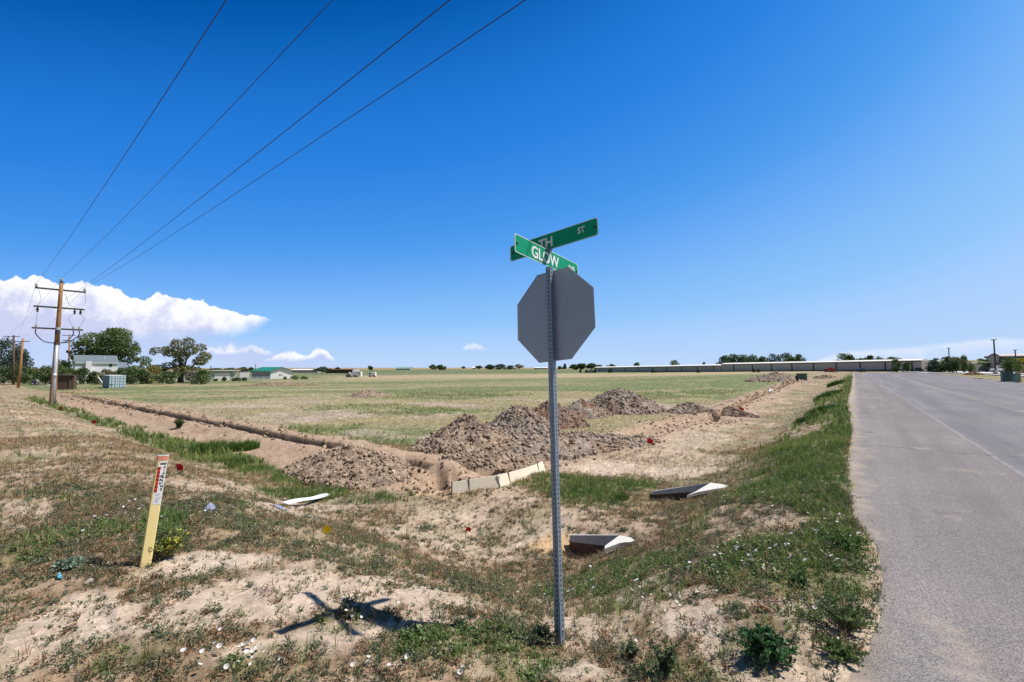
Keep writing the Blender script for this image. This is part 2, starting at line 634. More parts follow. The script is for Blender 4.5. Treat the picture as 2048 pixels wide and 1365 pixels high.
# ------------------------------------------------------------------ materials
def material(name, c1, c2=None, rough=.8, scale=6.0, bump=0.0, bscale=40.0, metal=0.0, spec=.3, attr=False, island=0.0,
             transl=0.0, stretch=None, alpha=None, emit=None):
    m_ = bpy.data.materials.new(name)
    m_.use_nodes = True
    nt = m_.node_tree
    b = nt.nodes['Principled BSDF']
    N, L = nt.nodes.new, nt.links.new
    b.inputs['Roughness'].default_value = rough
    b.inputs['Metallic'].default_value = metal
    b.inputs['Specular IOR Level'].default_value = spec
    tc = N('ShaderNodeTexCoord')
    vec = tc.outputs['Object']
    if stretch:
        mp = N('ShaderNodeMapping')
        mp.inputs['Scale'].default_value = stretch
        L(vec, mp.inputs['Vector'])
        vec = mp.outputs[0]
    no = N('ShaderNodeTexNoise')
    no.inputs['Scale'].default_value = scale
    no.inputs['Detail'].default_value = 6
    no.inputs['Roughness'].default_value = .65
    L(vec, no.inputs['Vector'])
    mx = N('ShaderNodeMix')
    mx.data_type = 'RGBA'
    if attr:
        at = N('ShaderNodeAttribute')
        at.attribute_name = 'Col'
        mu = N('ShaderNodeMix')
        mu.data_type = 'RGBA'
        mu.blend_type = 'MULTIPLY'
        mu.inputs['Factor'].default_value = 1
        L(at.outputs['Color'], mu.inputs['A'])
        rp = N('ShaderNodeMapRange')
        rp.inputs['From Min'].default_value = .3
        rp.inputs['From Max'].default_value = .7
        rp.inputs['To Min'].default_value = c1[0]
        rp.inputs['To Max'].default_value = c1[1]
        L(no.outputs['Fac'], rp.inputs['Value'])
        L(rp.outputs[0], mu.inputs['B'])
        col = mu.outputs['Result']
    else:
        rp = N('ShaderNodeMapRange')
        rp.inputs['From Min'].default_value = .3
        rp.inputs['From Max'].default_value = .7
        L(no.outputs['Fac'], rp.inputs['Value'])
        L(rp.outputs[0], mx.inputs['Factor'])
        c2 = c2 or tuple(x * .8 for x in c1)
        mx.inputs['A'].default_value = (*c1, 1)
        mx.inputs['B'].default_value = (*c2, 1)
        col = mx.outputs['Result']
    if island > 0:
        ge = N('ShaderNodeNewGeometry')
        hv = N('ShaderNodeHueSaturation')
        r2 = N('ShaderNodeMapRange')
        r2.inputs['To Min'].default_value = 1 - island
        r2.inputs['To Max'].default_value = 1 + island
        L(ge.outputs['Random Per Island'], r2.inputs['Value'])
        L(r2.outputs[0], hv.inputs['Value'])
        L(col, hv.inputs['Color'])
        col = hv.outputs[0]
    L(col, b.inputs['Base Color'])
    if bump > 0:
        bn = N('ShaderNodeTexNoise')
        bn.inputs['Scale'].default_value = bscale
        bn.inputs['Detail'].default_value = 5
        L(vec, bn.inputs['Vector'])
        bp = N('ShaderNodeBump')
        bp.inputs['Strength'].default_value = bump
        bp.inputs['Distance'].default_value = .02
        L(bn.outputs['Fac'], bp.inputs['Height'])
        L(bp.outputs[0], b.inputs['Normal'])
    if transl > 0:
        tr = N('ShaderNodeBsdfTranslucent')
        L(col, tr.inputs['Color'])
        ms = N('ShaderNodeMixShader')
        ms.inputs[0].default_value = transl
        L(b.outputs[0], ms.inputs[1])
        L(tr.outputs[0], ms.inputs[2])
        L(ms.outputs[0], nt.nodes['Material Output'].inputs['Surface'])
    return m_


MAT = {}


def mk(name, *a, **k):
    MAT[name] = material(name.replace(' ', '_'), *a, **k)
    return MAT[name]


mk('galvanised', (.27, .325, .385), (.20, .25, .305), rough=.48, metal=.4, scale=30, spec=.5)
mk('sign back', (.40, .42, .445), (.345, .365, .39), rough=.42, metal=.45, scale=5, stretch=(9, 9, .5), spec=.5)
mk('sign red', (.45, .03, .03), rough=.4)
mk('sign green', (.002, .31, .155), (.002, .28, .14), rough=.5, scale=12, spec=.2)
mk('sign white', (.80, .82, .82), (.72, .74, .74), rough=.45, scale=40)
mk('bolt', (.45, .46, .48), rough=.4, metal=.8)
mk('marker yellow', (.90, .72, .33), (.84, .66, .29), rough=.5, scale=9)
mk('marker orange', (.80, .30, .20), (.74, .26, .17), rough=.5)
mk('sticker white', (.82, .82, .80), (.76, .76, .74), rough=.4)
mk('sticker red', (.75, .07, .04), rough=.45)
mk('ink', (.015, .015, .015), rough=.6)
mk('ink blue', (.35, .40, .55), (.6, .62, .68), rough=.6, scale=80)
mk('pole wood', (.40, .22, .09), (.27, .14, .06), rough=.85, scale=5, stretch=(8, 8, .6), bump=.5, bscale=30)
mk('pole wood dark', (.15, .085, .055), (.09, .055, .04), rough=.9, scale=4, stretch=(8, 8, .6), bump=.4)
mk('arm wood', (.085, .07, .06), (.055, .045, .04), rough=.9, scale=8)
mk('conduit', (.50, .53, .58), (.44, .47, .52), rough=.4, metal=.2, scale=4)
mk('porcelain', (.42, .40, .38), (.30, .28, .27), rough=.3)
mk('black rubber', (.02, .02, .022), rough=.5)
mk('wire', (.03, .035, .045), rough=.6)
mk('board wood', (.80, .72, .58), (.70, .61, .47), rough=.8, scale=3, stretch=(1.2, 1.2, 12), bump=.2)
mk('steel dark', (.05, .05, .05), rough=.6, metal=.5)
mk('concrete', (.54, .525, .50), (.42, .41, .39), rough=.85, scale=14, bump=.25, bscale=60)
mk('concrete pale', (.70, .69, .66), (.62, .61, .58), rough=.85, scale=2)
mk('flag red', (.75, .015, .02), (.65, .01, .02), rough=.6, transl=.3)
mk('flag yellow', (.95, .78, .01), (.9, .70, .01), rough=.6, transl=.3)
mk('plastic white', (.78, .79, .82), (.70, .71, .76), rough=.5, scale=12)
mk('plastic blue', (.06, .08, .2), (.5, .52, .6), rough=.5, scale=22)
mk('plastic cyan', (.15, .5, .6), rough=.5)
mk('white paint', (.78, .79, .78), (.70, .71, .70), rough=.6, scale=3)
mk('clapboard', (.74, .76, .77), (.66, .68, .70), rough=.7, scale=2)
mk('roof slate', (.16, .20, .22), (.11, .14, .16), rough=.8, scale=8)
mk('window dark', (.03, .04, .05), rough=.15, spec=.6)
mk('window green', (.03, .12, .11), rough=.3)
mk('shed green', (.36, .48, .36), (.30, .41, .31), rough=.7, scale=3)
mk('roof green', (.02, .25, .14), (.018, .21, .12), rough=.5, scale=3)
mk('metal siding', (.40, .38, .36), (.33, .31, .30), rough=.6, scale=3, stretch=(6, 6, .3))
mk('storage wall', (.44, .42, .385), (.38, .365, .335), rough=.7, scale=3, stretch=(4, 4, .4))
mk('storage trim', (.045, .045, .045), rough=.6)
mk('storage roof', (.82, .78, .70), (.76, .72, .64), rough=.5)
mk('container blue', (.50, .62, .66), (.43, .54, .58), rough=.55, scale=3)
mk('container dark', (.20, .28, .33), (.16, .23, .28), rough=.6, scale=3)
mk('old wood', (.17, .105, .08), (.06, .042, .036), rough=.9, scale=3, stretch=(3, 3, 9), bump=.4)
mk('tan wall', (.40, .36, .30), (.35, .31, .26), rough=.8)
mk('brown trim', (.12, .06, .045), (.09, .05, .04), rough=.8)
mk('pinkish roof', (.55, .46, .42), (.50, .42, .38), rough=.6)
mk('sign yellow', (.80, .56, .02), (.74, .50, .02), rough=.5)
mk('red paint', (.55, .035, .02), (.42, .03, .02), rough=.45, scale=8)
mk('tyre', (.02, .02, .02), rough=.9)
mk('dark car', (.03, .035, .045), (.02, .025, .03), rough=.3, spec=.5)
mk('blue car', (.04, .07, .14), (.03, .05, .10), rough=.3, spec=.5)
mk('silver car', (.45, .46, .47), (.38, .39, .40), rough=.35, metal=.4)
mk('utility green', (.10, .16, .13), (.075, .125, .10), rough=.6, scale=4)
mk('utility pale', (.22, .33, .28), (.18, .28, .24), rough=.6, scale=4)
mk('lamp black', (.025, .025, .025), rough=.5)
mk('bark', (.11, .085, .065), (.06, .048, .038), rough=.95, scale=6, bump=.5)
mk('bark pale', (.22, .18, .14), (.13, .105, .085), rough=.95, scale=6, bump=.5)
mk('leaf', (.95, 1.55), attr=True, rough=.6, island=.45, transl=.28, scale=.6)
mk('blade', (.8, 1.2), attr=True, rough=.65, island=.35, transl=.3, scale=3)
mk('petal', (.80, .78, .80), (.74, .70, .74), rough=.6, transl=.25)
mk('petal eye', (.75, .62, .25), rough=.7)
mk('clod', (.6, 1.35), attr=True, rough=.95, island=.30, scale=5, bump=.5, bscale=60, spec=.1)
mk('tarp', (.42, .43, .45), (.30, .31, .33), rough=.6, scale=3)
mk('rock', (.45, .40, .34), (.32, .28, .24), rough=.95, scale=3, bump=.4)
# ------------------------------------------------------------------ the ground: one sheet to the horizon
PAINT = BL([(725, 1082, 44, 2.2, .9), (640, 1083, 36, 1.6, .6)])
LUSH = [g for g in GREEN if g[5] >= .79 or g[1] > 9]


def ground_masks(x, y):
    u, v = uv(x, y)
    r = np.hypot(x, y)
    s = u - (8.96 + .0354 * (v - 10))
    n1 = fbm(x * .9, y * .9, 101, 4)
    n2 = fbm(x * .25, y * .25, 102, 4)
    d, sg, al, tot = dist_poly(x, y, TRL)
    far = sg < 0
    wob = (n1 - .5) * 1.2
    dl = np.where(far, 1 - sst(d + wob, 1.0, 1.5), 1 - sst(d + wob, 1.9, 2.45))
    d2, sg2, al2, tot2 = dist_poly(x, y, TRR)
    dr = np.where(sg2 > 0, 1 - sst(d2 + wob, .9, 1.9), 1 - sst(d2 + wob * 1.4, 1.1, 2.6))
    d3, _, _, _ = dist_poly(x, y, DIG)
    dd = 1 - sst(d3 + wob, .8, 1.7)
    dirt = np.maximum(np.maximum(dl, dr), dd)
    # green in the ditch on the left, on the verge of the road, and in patches
    gd = sst(s, -4.3, -3.6) * (1 - sst(s, -2.5, -2.0)) * sst(v, 11.5, 15) * (1 - sst(v, 55, 75)) * sst(n1, .28, .5)
    e = road_edge(u)
    vv = v - e
    wid = 1.0 + 1.35 * sst(u, 3.5, 7) - .9 * sst(u, 14, 26)
    gv = (1 - sst(vv + (n1 - .5) * 1.8, wid * .55, wid * 1.15)) * sst(vv, -.15, .1) * sst(u, 2.6, 4.4) * sst(n1 + .22 * (1 - sst(vv, .2, 1.0)), .38, .6)
    gb = blobs(x, y, GREEN)
    gl = blobs(x, y, LUSH)
    green = np.clip(np.maximum(np.maximum(gd, gv), gb * (.35 + .9 * sst(n1, .3, .6))), 0, 1) * (1 - dirt)
    lush = np.clip(np.maximum(np.maximum(gd, gv * sst(u + 1.2 * (n1 - .5), 3.6, 6.0)), gl), 0, 1) * (1 - dirt)
    bare = np.clip(np.maximum(blobs(x, y, BARE), sst(n2, .60, .72) * .5 * (1 - sst(r, 10, 14))), 0, 1)
    return dict(u=u, v=v, r=r, s=s, n1=n1, n2=n2, dirt=dirt, green=green, lush=lush, bare=bare * (1 - green * .7), vv=vv)


def lerp(a, b, t):
    return a + (np.asarray(b) - a) * t[..., None]


def ground_color(x, y):
    k = ground_masks(x, y)
    r, n1, n2 = k['r'], k['n1'], k['n2']
    fine = fbm(x * 5, y * 5, 120, 4)
    az = np.arctan2(x, y)
    c = np.broadcast_to(np.array([.425, .325, .235]), x.shape + (3,)).copy()
    # near slope: dead low growth over pale soil
    dry = sst(fine * .5 + n1 * .5, .36, .58) * (1 - k['bare']) * .8
    c = lerp(c, [.265, .18, .105], np.clip(dry * 1.15, 0, 1))
    c = lerp(c, [.19, .185, .10], sst(fbm(x * .6, y * .6, 121, 4), .48, .62) * sst(r, 5, 9) * (1 - k['bare']) * .65)
    c = lerp(c, [.535, .43, .33], k['bare'] * (.45 + .5 * sst(fine, .3, .6)))
    # the open field: straw and green in long drifts across the view
    field = sst(k['s'], 1.2, 2.2) * sst(k['v'], 7.4, 10) * (1 - sst(r, 235, 250))
    band = fbm(x * .035 + 3, y * .12, 130, 4) + .35 * (fbm(x * .25, y * .6, 131, 4) - .5)
    patch = fbm(x * .55, y * .9, 132, 5, .6)
    straw = lerp(np.broadcast_to(np.array([.345, .265, .175]), c.shape).copy(), [.40, .32, .17], sst(patch, .35, .6))
    fg = lerp(straw, [.125, .16, .062], np.clip(.36 + sst(band, .36, .54) * (.4 + .9 * sst(patch, .34, .58)), 0, .95))
    fg = lerp(fg, [.40, .315, .19], sst(r, 120, 160) * (1 - sst(r, 215, 235)) * sst(az, -.45, -.3) * (.35 + .6 * sst(band, .3, .5)))
    c = lerp(c, fg, field)
    # beyond the field: green pasture, then dry hills
    farg = lerp(np.broadcast_to(np.array([.12, .16, .065]), c.shape).copy(), [.30, .22, .12], sst(fbm(x * .004, y * .012, 133, 3), .55, .7))
    farg = lerp(farg, [.36, .25, .135], sst(r, 520, 800) * (.55 + .45 * sst(fbm(x * .003, y * .01, 134, 3), .35, .6)))
    farg = lerp(farg, [.30, .27, .26], sst(r, 1300, 3000) * .7)
    right = sst(az, R(37), R(40))
    farg = lerp(farg, [.30, .24, .11], right * (1 - sst(r, 300, 500)) * .7)
    # scraped pale ground between trench and field
    c = lerp(c, [.42, .33, .26], field * sst(fbm(x * .16, y * .3, 135, 4), .52, .62) * (1 - sst(r, 30, 60)) * (.4 + .6 * sst(patch, .35, .6)))
    c = lerp(c, farg, sst(r + 14 * (n2 - .5), 238, 246))
    c = lerp(c, [.375, .268, .185], k['dirt'] * (.75 + .25 * n1))
    c = lerp(c, [.085, .125, .035], k['green'] * (.45 + .35 * sst(fine, .3, .6)) * np.where(r > 14, 1.0, .62))
    # dark trench cuts: inner shade painted into the colour along with dark topsoil
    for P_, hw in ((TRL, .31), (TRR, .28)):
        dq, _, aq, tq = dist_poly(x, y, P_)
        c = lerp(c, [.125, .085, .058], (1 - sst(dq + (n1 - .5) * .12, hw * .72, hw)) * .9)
    # verge on the far side of the road
    u, v = k['u'], k['v']
    vr = sst(-v, RW, RW + .5) * (1 - sst(r, 150, 180))
    c = lerp(c, lerp(np.broadcast_to(np.array([.33, .24, .14]), c.shape).copy(), [.19, .19, .07], sst(fbm(x * .4, y * .4, 140, 4), .4, .6)), vr)
    # pale sandy tips: mouth of the pit, crumbled edge of the asphalt
    for p, rad in ((g0(872, 972), .55), (g0(905, 985), .5)):
        q = np.hypot(x - p[0], y - p[1]) / rad + (n1 - .5)
        c = lerp(c, [.56, .40, .26], (1 - sst(q, .5, 1.1)) * .9)
    # survey paint sprayed on the ground
    ob = blobs(x, y, PAINT, .25, 3.0)
    c = lerp(c, [.62, .33, .07], ob * (.3 + .5 * sst(fine, .35, .6)))
    q = g0(1115, 1092)
    c = lerp(c, [.52, .34, .17], (1 - sst(np.hypot((x - q[0]) / .55, (y - q[1]) / .4) + (n1 - .5), .5, 1.1)) * .8)
    c = lerp(c, [.50, .39, .29], sst(k['vv'], -.1, .02) * (1 - sst(k['vv'] + (n1 - .5) * .5, .1, .4)) * (1 - sst(r, 9, 14)) * (1 - k['green']) * .8)
    # tufted texture of rough grass at any distance
    if x.ndim == 2:
        rr_ = np.random.default_rng(8)
        t1 = rr_.normal(0, 1, x.shape)
        t2 = rr_.normal(0, 1, x.shape)
        t2 = (t2 + np.roll(t2, 1, 1) + np.roll(t2, 2, 1) + np.roll(t2, 3, 1)) / 2
        amp = sst(r, 9, 18) * (1 - sst(r, 300, 900)) * (1 - .6 * k['dirt'])
        c = c * (1 + np.clip(.13 * t1 + .17 * t2, -.42, .5) * amp)[..., None]
        g_ = sst(t2 + .7 * t1, .5, 1.6) * amp * .45 * (1 - k['dirt'])
        c = lerp(c, [.16, .17, .075], g_)
        c = lerp(c, [.46, .38, .23], sst(-t2 + .5 * t1, .9, 1.9) * amp * .5 * (1 - k['dirt']) * (1 - .6 * k['green']))
    c *= (.80 + .4 * fbm(x * 9, y * 9, 150, 3))[..., None] * np.where(r > 200, 1, 1)[..., None]
    return c


def ground_material():
    m_ = bpy.data.materials.new('soil_and_field')
    m_.use_nodes = True
    nt = m_.node_tree
    N, L = nt.nodes.new, nt.links.new
    b = nt.nodes['Principled BSDF']
    b.inputs['Roughness'].default_value = .95
    b.inputs['Specular IOR Level'].default_value = .1
    at = N('ShaderNodeAttribute')
    at.attribute_name = 'Col'
    tc = N('ShaderNodeTexCoord')
    cur = at.outputs['Color']
    for sc, lo, hi in ((14, .74, 1.26), (70, .72, 1.22), (3.2, .86, 1.14)):
        no = N('ShaderNodeTexNoise')
        no.inputs['Scale'].default_value = sc
        no.inputs['Detail'].default_value = 5
        no.inputs['Roughness'].default_value = .7
        L(tc.outputs['Object'], no.inputs['Vector'])
        rp = N('ShaderNodeMapRange')
        rp.inputs['From Min'].default_value = .32
        rp.inputs['From Max'].default_value = .68
        rp.inputs['To Min'].default_value = lo
        rp.inputs['To Max'].default_value = hi
        L(no.outputs['Fac'], rp.inputs['Value'])
        mu = N('ShaderNodeMix')
        mu.data_type = 'RGBA'
        mu.blend_type = 'MULTIPLY'
        mu.inputs['Factor'].default_value = 1
        L(cur, mu.inputs['A'])
        L(rp.outputs[0], mu.inputs['B'])
        cur = mu.outputs['Result']
    L(cur, b.inputs['Base Color'])
    bn = N('ShaderNodeTexNoise')
    bn.inputs['Scale'].default_value = 38
    bn.inputs['Detail'].default_value = 8
    bn.inputs['Roughness'].default_value = .75
    L(tc.outputs['Object'], bn.inputs['Vector'])
    bp = N('ShaderNodeBump')
    bp.inputs['Strength'].default_value = .55
    bp.inputs['Distance'].default_value = .025
    L(bn.outputs['Fac'], bp.inputs['Height'])
    L(bp.outputs[0], b.inputs['Normal'])
    return m_


def build_ground():
    na, nr = 1000, 900
    azs = np.concatenate([np.radians(np.linspace(-180, -58, 40)[:-1]), np.radians(np.linspace(-58, 58, na)), np.radians(np.linspace(58, 180, 40)[1:])])
    rs = np.exp(np.linspace(math.log(.35), math.log(6500), nr))
    A, Rr = np.meshgrid(azs, rs)
    x = Rr * np.sin(A)
    y = Rr * np.cos(A)
    z = H_ground(x, y)
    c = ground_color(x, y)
    n = len(azs)
    V = np.stack([x, y, z], -1).reshape(-1, 3)
    i = np.arange(nr - 1)[:, None] * n + np.arange(n - 1)[None, :]
    F = np.stack([i, i + 1, i + n + 1, i + n], -1).reshape(-1, 4)[:, ::-1]
    # close the ring behind the camera and the cap under it
    c0 = np.array([[0, 0, float(H_ground(np.zeros(1), np.zeros(1))[0])]])
    V = np.concatenate([V, c0])
    k = len(V) - 1
    ring = np.arange(0, n - 1, 1)
    cap = np.stack([np.full(len(ring), k), ring, ring, ring + 1], -1)
    cap = np.stack([np.full(len(ring), k), ring + 1, ring, np.full(len(ring), k)], -1)
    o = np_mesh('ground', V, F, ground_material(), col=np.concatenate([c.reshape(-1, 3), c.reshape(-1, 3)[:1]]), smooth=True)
    tag(o, kind='structure')
    return o


def build_road():
    us = np.concatenate([np.arange(-14, 16, .08), np.arange(16, 60, .4), np.arange(60, 151, 1.5)])
    tn = np.concatenate([[0], np.linspace(0, 1, 40) ** 1.5])[1:]
    rows = []
    for uu in us:
        e = float(road_edge(np.array([uu]))[0] + edge_wobble(np.array([uu]))[0])
        e += .02 * (random.random() - .5) * (1 if uu < 20 else 0)
        rows.append(e - tn * (RW + e))
    Vv = np.array(rows)
    Uu = np.broadcast_to(us[:, None], Vv.shape)
    x, y = xy(Uu, Vv)
    z = H0(x, y) + .004 - .028 * (1 - sst(-(Vv - Vv[:, :1]), 0, .08))
    n = Vv.shape[1]
    V = np.stack([Uu, Vv, z], -1).reshape(-1, 3)
    i = np.arange(len(us) - 1)[:, None] * n + np.arange(n - 1)[None, :]
    F = np.stack([i, i + 1, i + n + 1, i + n], -1).reshape(-1, 4)[:, ::-1]
    m_ = bpy.data.materials.new('asphalt')
    m_.use_nodes = True
    nt = m_.node_tree
    N, L = nt.nodes.new, nt.links.new
    b = nt.nodes['Principled BSDF']
    b.inputs['Roughness'].default_value = .85
    b.inputs['Specular IOR Level'].default_value = .25
    tc = N('ShaderNodeTexCoord')
    P = tc.outputs['Object']
    sep = N('ShaderNodeSeparateXYZ')
    L(P, sep.inputs[0])

    def noise(sc, det=4, rough=.6, vec=None, st=None):
        v_ = P
        if st:
            mp = N('ShaderNodeMapping')
            mp.inputs['Scale'].default_value = st
            L(P, mp.inputs['Vector'])
            v_ = mp.outputs[0]
        no = N('ShaderNodeTexNoise')
        no.inputs['Scale'].default_value = sc
        no.inputs['Detail'].default_value = det
        no.inputs['Roughness'].default_value = rough
        L(v_, no.inputs['Vector'])
        return no.outputs['Fac']

    def ramp(x_, lo, hi, a=0.0, b_=1.0):
        n_ = N('ShaderNodeMapRange')
        n_.interpolation_type = 'SMOOTHSTEP'
        L(x_, n_.inputs['Value'])
        for q, w in (('From Min', lo), ('From Max', hi), ('To Min', a), ('To Max', b_)):
            n_.inputs[q].default_value = w
        return n_.outputs[0]

    def math_(op, a, b_=0.0):
        n_ = N('ShaderNodeMath')
        n_.operation = op
        for s_, w in zip(n_.inputs, (a, b_)):
            if isinstance(w, (int, float)):
                s_.default_value = w
            else:
                L(w, s_)
        return n_.outputs[0]

    def mix(f, a, b_, mode='MIX'):
        n_ = N('ShaderNodeMix')
        n_.data_type = 'RGBA'
        n_.blend_type = mode
        for q, w in (('Factor', f), ('A', a), ('B', b_)):
            if isinstance(w, (int, float, tuple)):
                n_.inputs[q].default_value = w
            else:
                L(w, n_.inputs[q])
        return n_.outputs['Result']

    vo = N('ShaderNodeTexVoronoi')
    vo.inputs['Scale'].default_value = 135
    L(P, vo.inputs['Vector'])
    vsep = N('ShaderNodeSeparateColor')
    L(vo.outputs['Color'], vsep.inputs[0])
    stone = ramp(vsep.outputs[0], 0, 1, .62, 1.42)
    col = mix(ramp(noise(.35, 5), .35, .65), (.185, .170, .172, 1), (.158, .150, .156, 1))
    # older, browner strip next to the verge; a newer, bluer lane beyond the joint
    lane = ramp(math_('ADD', sep.outputs[1], math_('MULTIPLY', math_('SUBTRACT', noise(.2, 3), .5), .5)), -2.3, -1.9)
    col = mix(lane, col, mix(ramp(noise(.5, 5), .35, .65), (.205, .178, .166, 1), (.180, .160, .152, 1)))
    streak = ramp(noise(1.0, 5, .6, st=(.08, 1.6, 1)), .35, .7, .9, 1.1)
    col = mix(1.0, col, streak, 'MULTIPLY')
    col = mix(1.0, col, stone, 'MULTIPLY')
    # drifts of sand blown over the surface
    sand = math_('MULTIPLY', ramp(noise(.8, 6, .65), .57, .72), .5)
    col = mix(sand, col, (.44, .35, .26, 1))
    edge_s = math_('MULTIPLY', ramp(math_('ADD', sep.outputs[1], math_('MULTIPLY', math_('SUBTRACT', noise(1.8, 5), .5), .9)), -.22, .22), .8)
    col = mix(edge_s, col, (.45, .36, .27, 1))

    def line(v0, w, f, colr, wob=.06):
        d = math_('ABSOLUTE', math_('SUBTRACT', math_('ADD', sep.outputs[1], math_('MULTIPLY', math_('SUBTRACT', noise(.6, 3), .5), wob)), v0))
        k = math_('MULTIPLY', math_('SUBTRACT', 1.0, ramp(d, w * .4, w)), f)
        return mix(math_('MULTIPLY', k, ramp(noise(3.5, 4), .30, .55)), col, colr)

    col = line(-2.15, .045, .5, (.33, .31, .29, 1))
    col = line(-5.3, .09, .4, (.36, .32, .20, 1))
    col = line(-5.6, .09, .3, (.36, .32, .20, 1))
    col = line(-9.8, .06, .35, (.33, .31, .29, 1))
    # cross cracks
    for u0, f in ((13.1, .85), (24.5, .8), (39.0, .7), (61.0, .6)):
        d = math_('ABSOLUTE', math_('SUBTRACT', math_('ADD', sep.outputs[0], math_('MULTIPLY', math_('SUBTRACT', noise(.9, 6, .7), .5), .8)), u0))
        k = math_('MULTIPLY', math_('SUBTRACT', 1.0, ramp(d, .012, .035)), f)
        col = mix(k, col, (.05, .045, .04, 1))
    # fine map cracking, worn wheel paths, a few dark patches
    vc = N('ShaderNodeTexVoronoi')
    vc.feature = 'DISTANCE_TO_EDGE'
    vc.inputs['Scale'].default_value = .42
    wv = N('ShaderNodeVectorMath')
    wv.operation = 'ADD'
    nv = N('ShaderNodeTexNoise')
    nv.inputs['Scale'].default_value = 1.6
    nv.inputs['Detail'].default_value = 5
    L(P, nv.inputs['Vector'])
    L(P, wv.inputs[0])
    L(nv.outputs['Color'], wv.inputs[1])
    L(wv.outputs[0], vc.inputs['Vector'])
    crk = math_('MULTIPLY', math_('SUBTRACT', 1.0, ramp(vc.outputs['Distance'], .003, .011)), ramp(noise(.22, 3), .50, .62))
    col = mix(math_('MULTIPLY', crk, .14), col, (.06, .055, .05, 1))
    col = mix(1.0, col, ramp(noise(.45, 4, .6, st=(.05, 2.2, 1)), .3, .7, .88, 1.10), 'MULTIPLY')
    col = mix(math_('MULTIPLY', ramp(noise(.9, 3), .68, .74), .3), col, (.10, .095, .095, 1))
    L(col, b.inputs['Base Color'])
    bp = N('ShaderNodeBump')
    bp.inputs['Strength'].default_value = .6
    bp.inputs['Distance'].default_value = .006
    L(vo.outputs['Distance'], bp.inputs['Height'])
    L(bp.outputs[0], b.inputs['Normal'])
    o = np_mesh('road', V, F, m_, smooth=True)
    o.rotation_euler = (0, 0, math.atan2(UY, UX))
    tag(o, kind='structure')
    return o


build_ground()
build_road()


# ------------------------------------------------------------------ low growth
def leaf_quad(p, d, n, L_, w):
    """diamond leaf from p along unit d, width across n"""
    return [p, p + d * L_ * .45 + n * w, p + d * L_, p + d * L_ * .45 - n * w]


def proto_weed(seed, stems, leaves, hmax, spread, leaf, upright=.5):
    g = np.random.default_rng(seed)
    V, F, T = [], [], []
    for _ in range(stems):
        a = g.uniform(0, 2 * math.pi)
        lean = g.uniform(.15, 1.0) * spread
        hh = hmax * g.uniform(.45, 1) * (upright + (1 - upright) * (1 - lean / max(spread, .01)))
        end = np.array([math.cos(a) * lean, math.sin(a) * lean, hh])
        base = np.array([math.cos(a), math.sin(a), 0]) * lean * .15
        for k in range(leaves):
            t = g.uniform(.15, 1)
            p = base + (end - base) * np.array([t, t, t ** 1.3])
            d = g.normal(0, 1, 3)
            d[2] = abs(d[2]) * .8 + .15
            d /= np.linalg.norm(d)
            n = np.cross(d, g.normal(0, 1, 3))
            n /= np.linalg.norm(n) + 1e-9
            q = leaf * g.uniform(.6, 1.25)
            F.append([len(V) + i for i in range(4)])
            V += leaf_quad(p, d, n, q, q * .22)
            T += [g.uniform(.8, 1.2)] * 4
    return np.array(V), np.array(F), np.array(T)


def proto_grass(seed, blades, hmax, spread, w, seg=2):
    g = np.random.default_rng(seed)
    V, F, T = [], [], []
    for _ in range(blades):
        a = g.uniform(0, 2 * math.pi)
        b = np.array([math.cos(a), math.sin(a), 0]) * g.uniform(0, spread * .35)
        a2 = a + g.normal(0, .6)
        o = np.array([math.cos(a2), math.sin(a2), 0])
        lean = g.uniform(.1, 1) * spread
        hh = hmax * g.uniform(.5, 1.1)
        n = np.array([-o[1], o[0], 0]) * w * g.uniform(.6, 1.2)
        pts = [b, b + o * lean * .3 + np.array([0, 0, hh * .6]), b + o * lean + np.array([0, 0, hh])]
        i = len(V)
        V += [pts[0] - n, pts[0] + n, pts[1] + n * .8, pts[1] - n * .8, pts[2] + n * .12, pts[2] - n * .12]
        F += [[i, i + 1, i + 2, i + 3], [i + 3, i + 2, i + 4, i + 5]]
        T += [g.uniform(.8, 1.2)] * 6
    return np.array(V), np.array(F), np.array(T)


def scatter_arrays(protos, P, scale, tint):
    """one big vertex / face / colour array of prototypes dropped at P"""
    n = len(P)
    rot = rng.uniform(0, 2 * math.pi, n)
    which = rng.integers(0, len(protos), n)
    Vs, Fs, Cs = [], [], []
    off = 0
    for k, (v, f, t) in enumerate(protos):
        ix = np.where(which == k)[0]
        if not len(ix):
            continue
        c, s = np.cos(rot[ix]), np.sin(rot[ix])
        sc = scale[ix]
        X = (v[None, :, 0] * c[:, None] - v[None, :, 1] * s[:, None]) * sc[:, None] + P[ix, 0][:, None]
        Y = (v[None, :, 0] * s[:, None] + v[None, :, 1] * c[:, None]) * sc[:, None] + P[ix, 1][:, None]
        Z = v[None, :, 2] * sc[:, None] + P[ix, 2][:, None]
        Vs.append(np.stack([X, Y, Z], -1).reshape(-1, 3))
        Cs.append((tint[ix][:, None, :] * t[None, :, None]).reshape(-1, 3))
        Fs.append((f[None] + (np.arange(len(ix)) * len(v))[:, None, None] + off).reshape(-1, 4))
        off += len(ix) * len(v)
    return np.concatenate(Vs), np.concatenate(Fs), np.concatenate(Cs)


def sample(n, r0, r1, azlim=56, power=1.0):
    """random ground points in the sector in front of the camera, uniform per area for power 1"""
    az = np.radians(rng.uniform(-azlim, azlim, n))
    r = np.sqrt(rng.uniform(r0 * r0, r1 * r1, n)) if power == 1.0 else r0 * (r1 / r0) ** rng.uniform(0, 1, n)
    return r * np.sin(az), r * np.cos(az)


def on_soil(k):
    return (k['vv'] > -.06)


